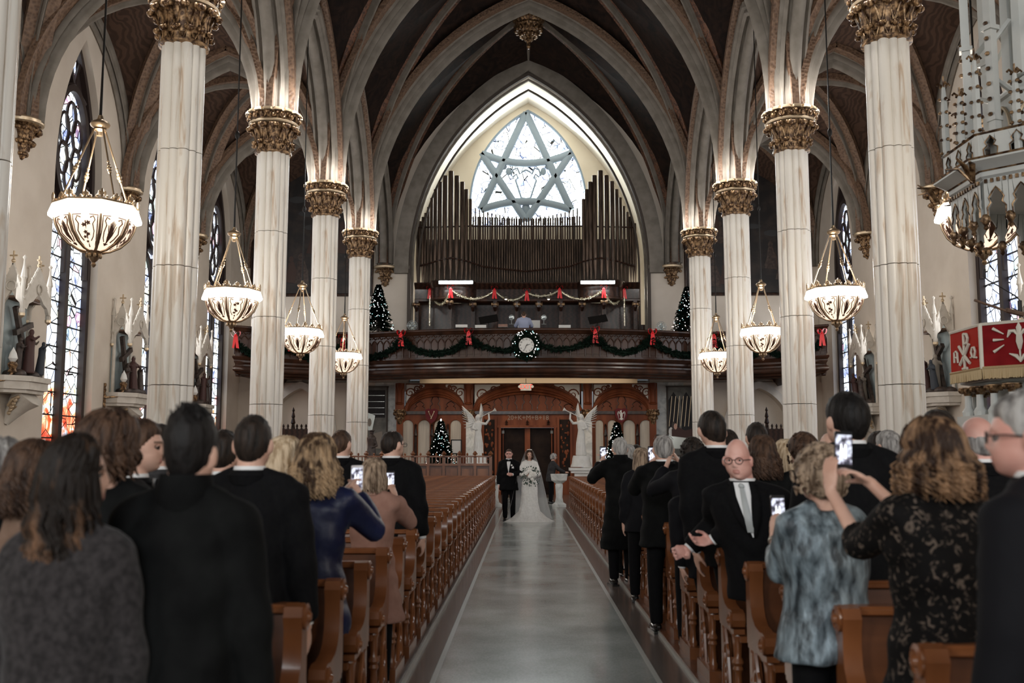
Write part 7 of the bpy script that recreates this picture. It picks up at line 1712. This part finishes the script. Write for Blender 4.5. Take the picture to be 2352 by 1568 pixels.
# woman in the silver-blue jacket
t, MW, MH, WR = person('woman with short curly sandy hair and silvery blue jacket raising a phone', 1885, 1030, 4.34, face=.30, fem=True, hair_st='curlyshort', hair_m='hair_sand', top='silver_jacket', collar=None, seed=40, vox=.012, fat=.5, hem=.80, hscale=1.14,
    wL=at(1778,1238,4.66), wR=at(1826,1218,4.76), handdir={-1:(.12,.15,1), 1:(-.75,.1,.7)}, pn={-1:(1,.1,0), 1:(-.3,-.2,-1)}, sleeves=.72, hvox=.0075, shoulders=.185, hintL=(-.25,-.3,-1), curl=(.55,.6), watch=-1)
PP = at(1787, 1172, 4.74); phone('dark phone raised by the woman in the silvery blue jacket', PP, .1, -.12, .95, 'phone', 6)
# woman with curls and lace
t, MW, MH, WR = person('woman with long curly caramel-blonde hair and black lace top, arms raised', 2150, 962, 3.5, face=.35, fem=True, hair_st='wavy', hair_m='hair_bronze', top='lace_black', collar=None, seed=41, vox=.011, fat=.3, hscale=1.08,
    wL=at(1908,1128,3.88), wR=at(1998,1108,3.92), sleeves=.30, hvox=.0065, shoulders=.18, hintL=(-.02,-.3,-1), hintR=(.5,-.1,-1), curl=(.35,.6), hem=.6, coat=True, lean=.0, handdir={-1:(.1,.15,1), 1:(-.9,.2,.55)}, pn={-1:(1,.2,0), 1:(-.2,.2,-1)})
PL = MW @ WR[-1]; PP = at(1937, 1032, 3.99); phone('dark phone raised high by the woman in the black lace top', PP, .0, -.05, .98, 'phone', 7, ip=.05)
person('dark-haired man just behind the curly-haired woman', 2155, 944, 5.17, hair_st='short', hair_m='hair_dark', top='suit_dark', seed=42)
person('grey-haired man in black suit between the tall man and the curls', 2040, 990, 7.66, hair_st='short', hair_m='hair_grey', top='suit_black', seed=43, turn=.4)
person('dark-haired man beside the grey-haired man, farther back on the right', 2018, 992, 8.3, hair_st='short', hair_m='hair_dark', top='suit_dark', seed=44)
person('bald man with pink scalp in black suit at the right', 2246, 955, 5.17, face=.1, hair_st='bald', hair_m='hair_grey', top='suit_black', skin='skin_pink', seed=45, hscale=1.05, vox=.013, hvox=.009, detail=1, lips=False)
person('old grey-haired man with dark-framed glasses at the right edge, turned left', 2374, 903, 2.75, face=.75, hair_st='short', hair_m='hair_grey', top='suit_dark', skin='skin_pink', seed=46, vox=.013, detail=1, glasses=True, hscale=1.0, turn=.3, lips=True)
# ---- wedding couple and helper
YBr = 24.6
t, MW, MH, WR = person('father of the bride in black tuxedo with glasses and bow tie', 1169, 1031, YBr+.1, face=pi-.05, hair_st='thin', hair_m='hair_brown', top='suit_black', detail=1, shirt_front=True, tie='bow', glasses=True, fat=.35, seed=50, armL=(-.10,.30,1.12), hintL=(-1,-.2,-.5), skin='skin_pink', hem=.74, curl=(.5,.5))
m_ = MB(); m_.prism([(-.035,0),(.035,0),(.03,.05),(.0,.035),(-.02,.06)], lambda u, v, d: Vector((-.10+u, .152+d, 1.27+v)), 0, .008); m_.build('pocket_square', 'shirt_white', t, smooth=0)
m_ = MB(); [m_.ell((-.075+.014*cos(q), .155, 1.345+.014*sin(q)), .011, 6, 5) for q in (0,1.3,2.6,3.9,5.2)]; m_.build('boutonniere', 'flower', t)
def bride():
    p = at(1216, 1034, YBr); s = p.z/1.75
    t, MW, MH, WR = person('bride in white lace gown and long veil holding a bouquet', 1216, 1034, YBr, face=pi+.03, fem=True, hair_st='updo', hair_m='hair_brown', top='gown', collar=None, detail=1, seed=51, armL=(-.04,.27,1.10), armR=(.06,.25,1.12), shoe=False, skirt=None, hem=.90, vox=.010, legs='gown', shoulders=.150)
    g = MB(); n = 48; P = []
    for z, r, tr in ((0,.50,.40),(.03,.44,.34),(.10,.34,.22),(.25,.26,.12),(.45,.215,.05),(.65,.20,.02),(.80,.20,0),(.92,.185,0),(1.02,.165,0)):
        row = []
        for j in range(n+1):
            q = 2*pi*j/n; f = 1+.06*sin(q*9+z*3)*max(0, .6-z)*1.6; side = abs(cos(q)); rr_ = r*f*(1+(.22*side if z < .12 else 0)); row.append(Vector((rr_*cos(q), rr_*.82*sin(q)-(tr if sin(q) < 0 else 0)*abs(sin(q)), z)))
        P.append(row)
    g.grid(P); g.build('gown_skirt', 'gown', t, smooth=60)
    v = MB(); P = []
    for z, w_, y in ((1.74,.04,-.02),(1.70,.10,-.06),(1.60,.14,-.12),(1.45,.20,-.15),(1.2,.28,-.18),(.8,.37,-.24),(.4,.46,-.32),(.05,.56,-.42)):
        P.append([Vector((w_*sin(q)*1.0, y*cos(q)*1.0+.02*sin(q*14)*(1.8-z)*.4-(.02), z)) for q in [-1.75+3.5*i/30 for i in range(31)]])
    v.grid(P); v.build('veil', 'veil', t, smooth=80)
    m_ = MB(); m_.tube([Vector((x_, .06, 1.745-.02*abs(x_)*10)) for x_ in (-.06,-.03,0,.03,.06)], .010, 6); m_.build('tiara', 'flower', t)
    r_ = random.Random(3); b = thing('bridal_bouquet', 'white flower bouquet with trailing green leaves held by the bride', 'bouquet', MW @ Vector((-.02,.30,1.13)), pi)
    for k in range(16):
        q = r_.uniform(0, 6.3); d = r_.uniform(0,.13); c = Vector((d*cos(q), .05+r_.uniform(0,.05), d*sin(q)+.02)); g = MB(); g.ell(c, .032, 8, 6)
        for w_ in range(6): a = w_*1.05; g.ell(c+Vector((.022*cos(a), .012, .022*sin(a))), (.020,.014,.020), 6, 5)
        g.build('rose', 'flower', b)
    g = MB()
    for k in range(110):
        q = r_.uniform(0, 6.3); d = r_.uniform(.05,.25); c = Vector((d*cos(q)*.95, r_.uniform(-.02,.05), d*sin(q)*1.0-.03)); e = Vector((cos(q+r_.uniform(-.6,.6)), 0, sin(q))); u = Vector((-e.z,0,e.x)); L_ = r_.uniform(.03,.055)
        g.add([c, c+e*L_*.5+u*.016, c+e*L_, c+e*L_*.5-u*.016], [(0,1,2,3)])
    g.build('leaves', 'leaf', b, smooth=0); b.children[-1]['kind'] = 'stuff'; g = MB(); g.tube([(0,0,0),(0,-.04,-.18)], .02, 8); g.build('stems', 'leaf', b)
bride()
person('white-haired woman in grey spotted jacket bending by the doors, in profile', 1265, 1042, 33.4, face=-1.45, fem=True, hair_st='curlyshort', hair_m='hair_silver', top='suit_grey', collar=None, seed=52, armR=(.10,.50,1.08), armL=(-.10,.50,1.08), lean=.09, vox=.018, hem=.76, fat=.4)
c_ = at(1205, 713, 38.0); person('organist in light blue shirt seen from behind on the gallery', 1203, 713, 37.9, seated=True, hair_st='short', hair_m='hair_brown', top='shirt_blue', collar=None, seed=53, armL=(-.28,.40,1.12), armR=(.28,.40,1.12), vox=.018, shoulders=.21, fat=.4)
m_ = MB(); c_ = at(1203, 713, 37.9); t = thing('organ_bench', 'dark wooden bench the organist sits on', 'bench', (c_.x, 37.9, 5.3)); m_.box((0,0,.42), (.8,.35,.06)); m_.box((-.35,0,.2), (.05,.3,.4)); m_.box((.35,0,.2), (.05,.3,.4)); m_.build('bench_frame', 'wood_dark', t)
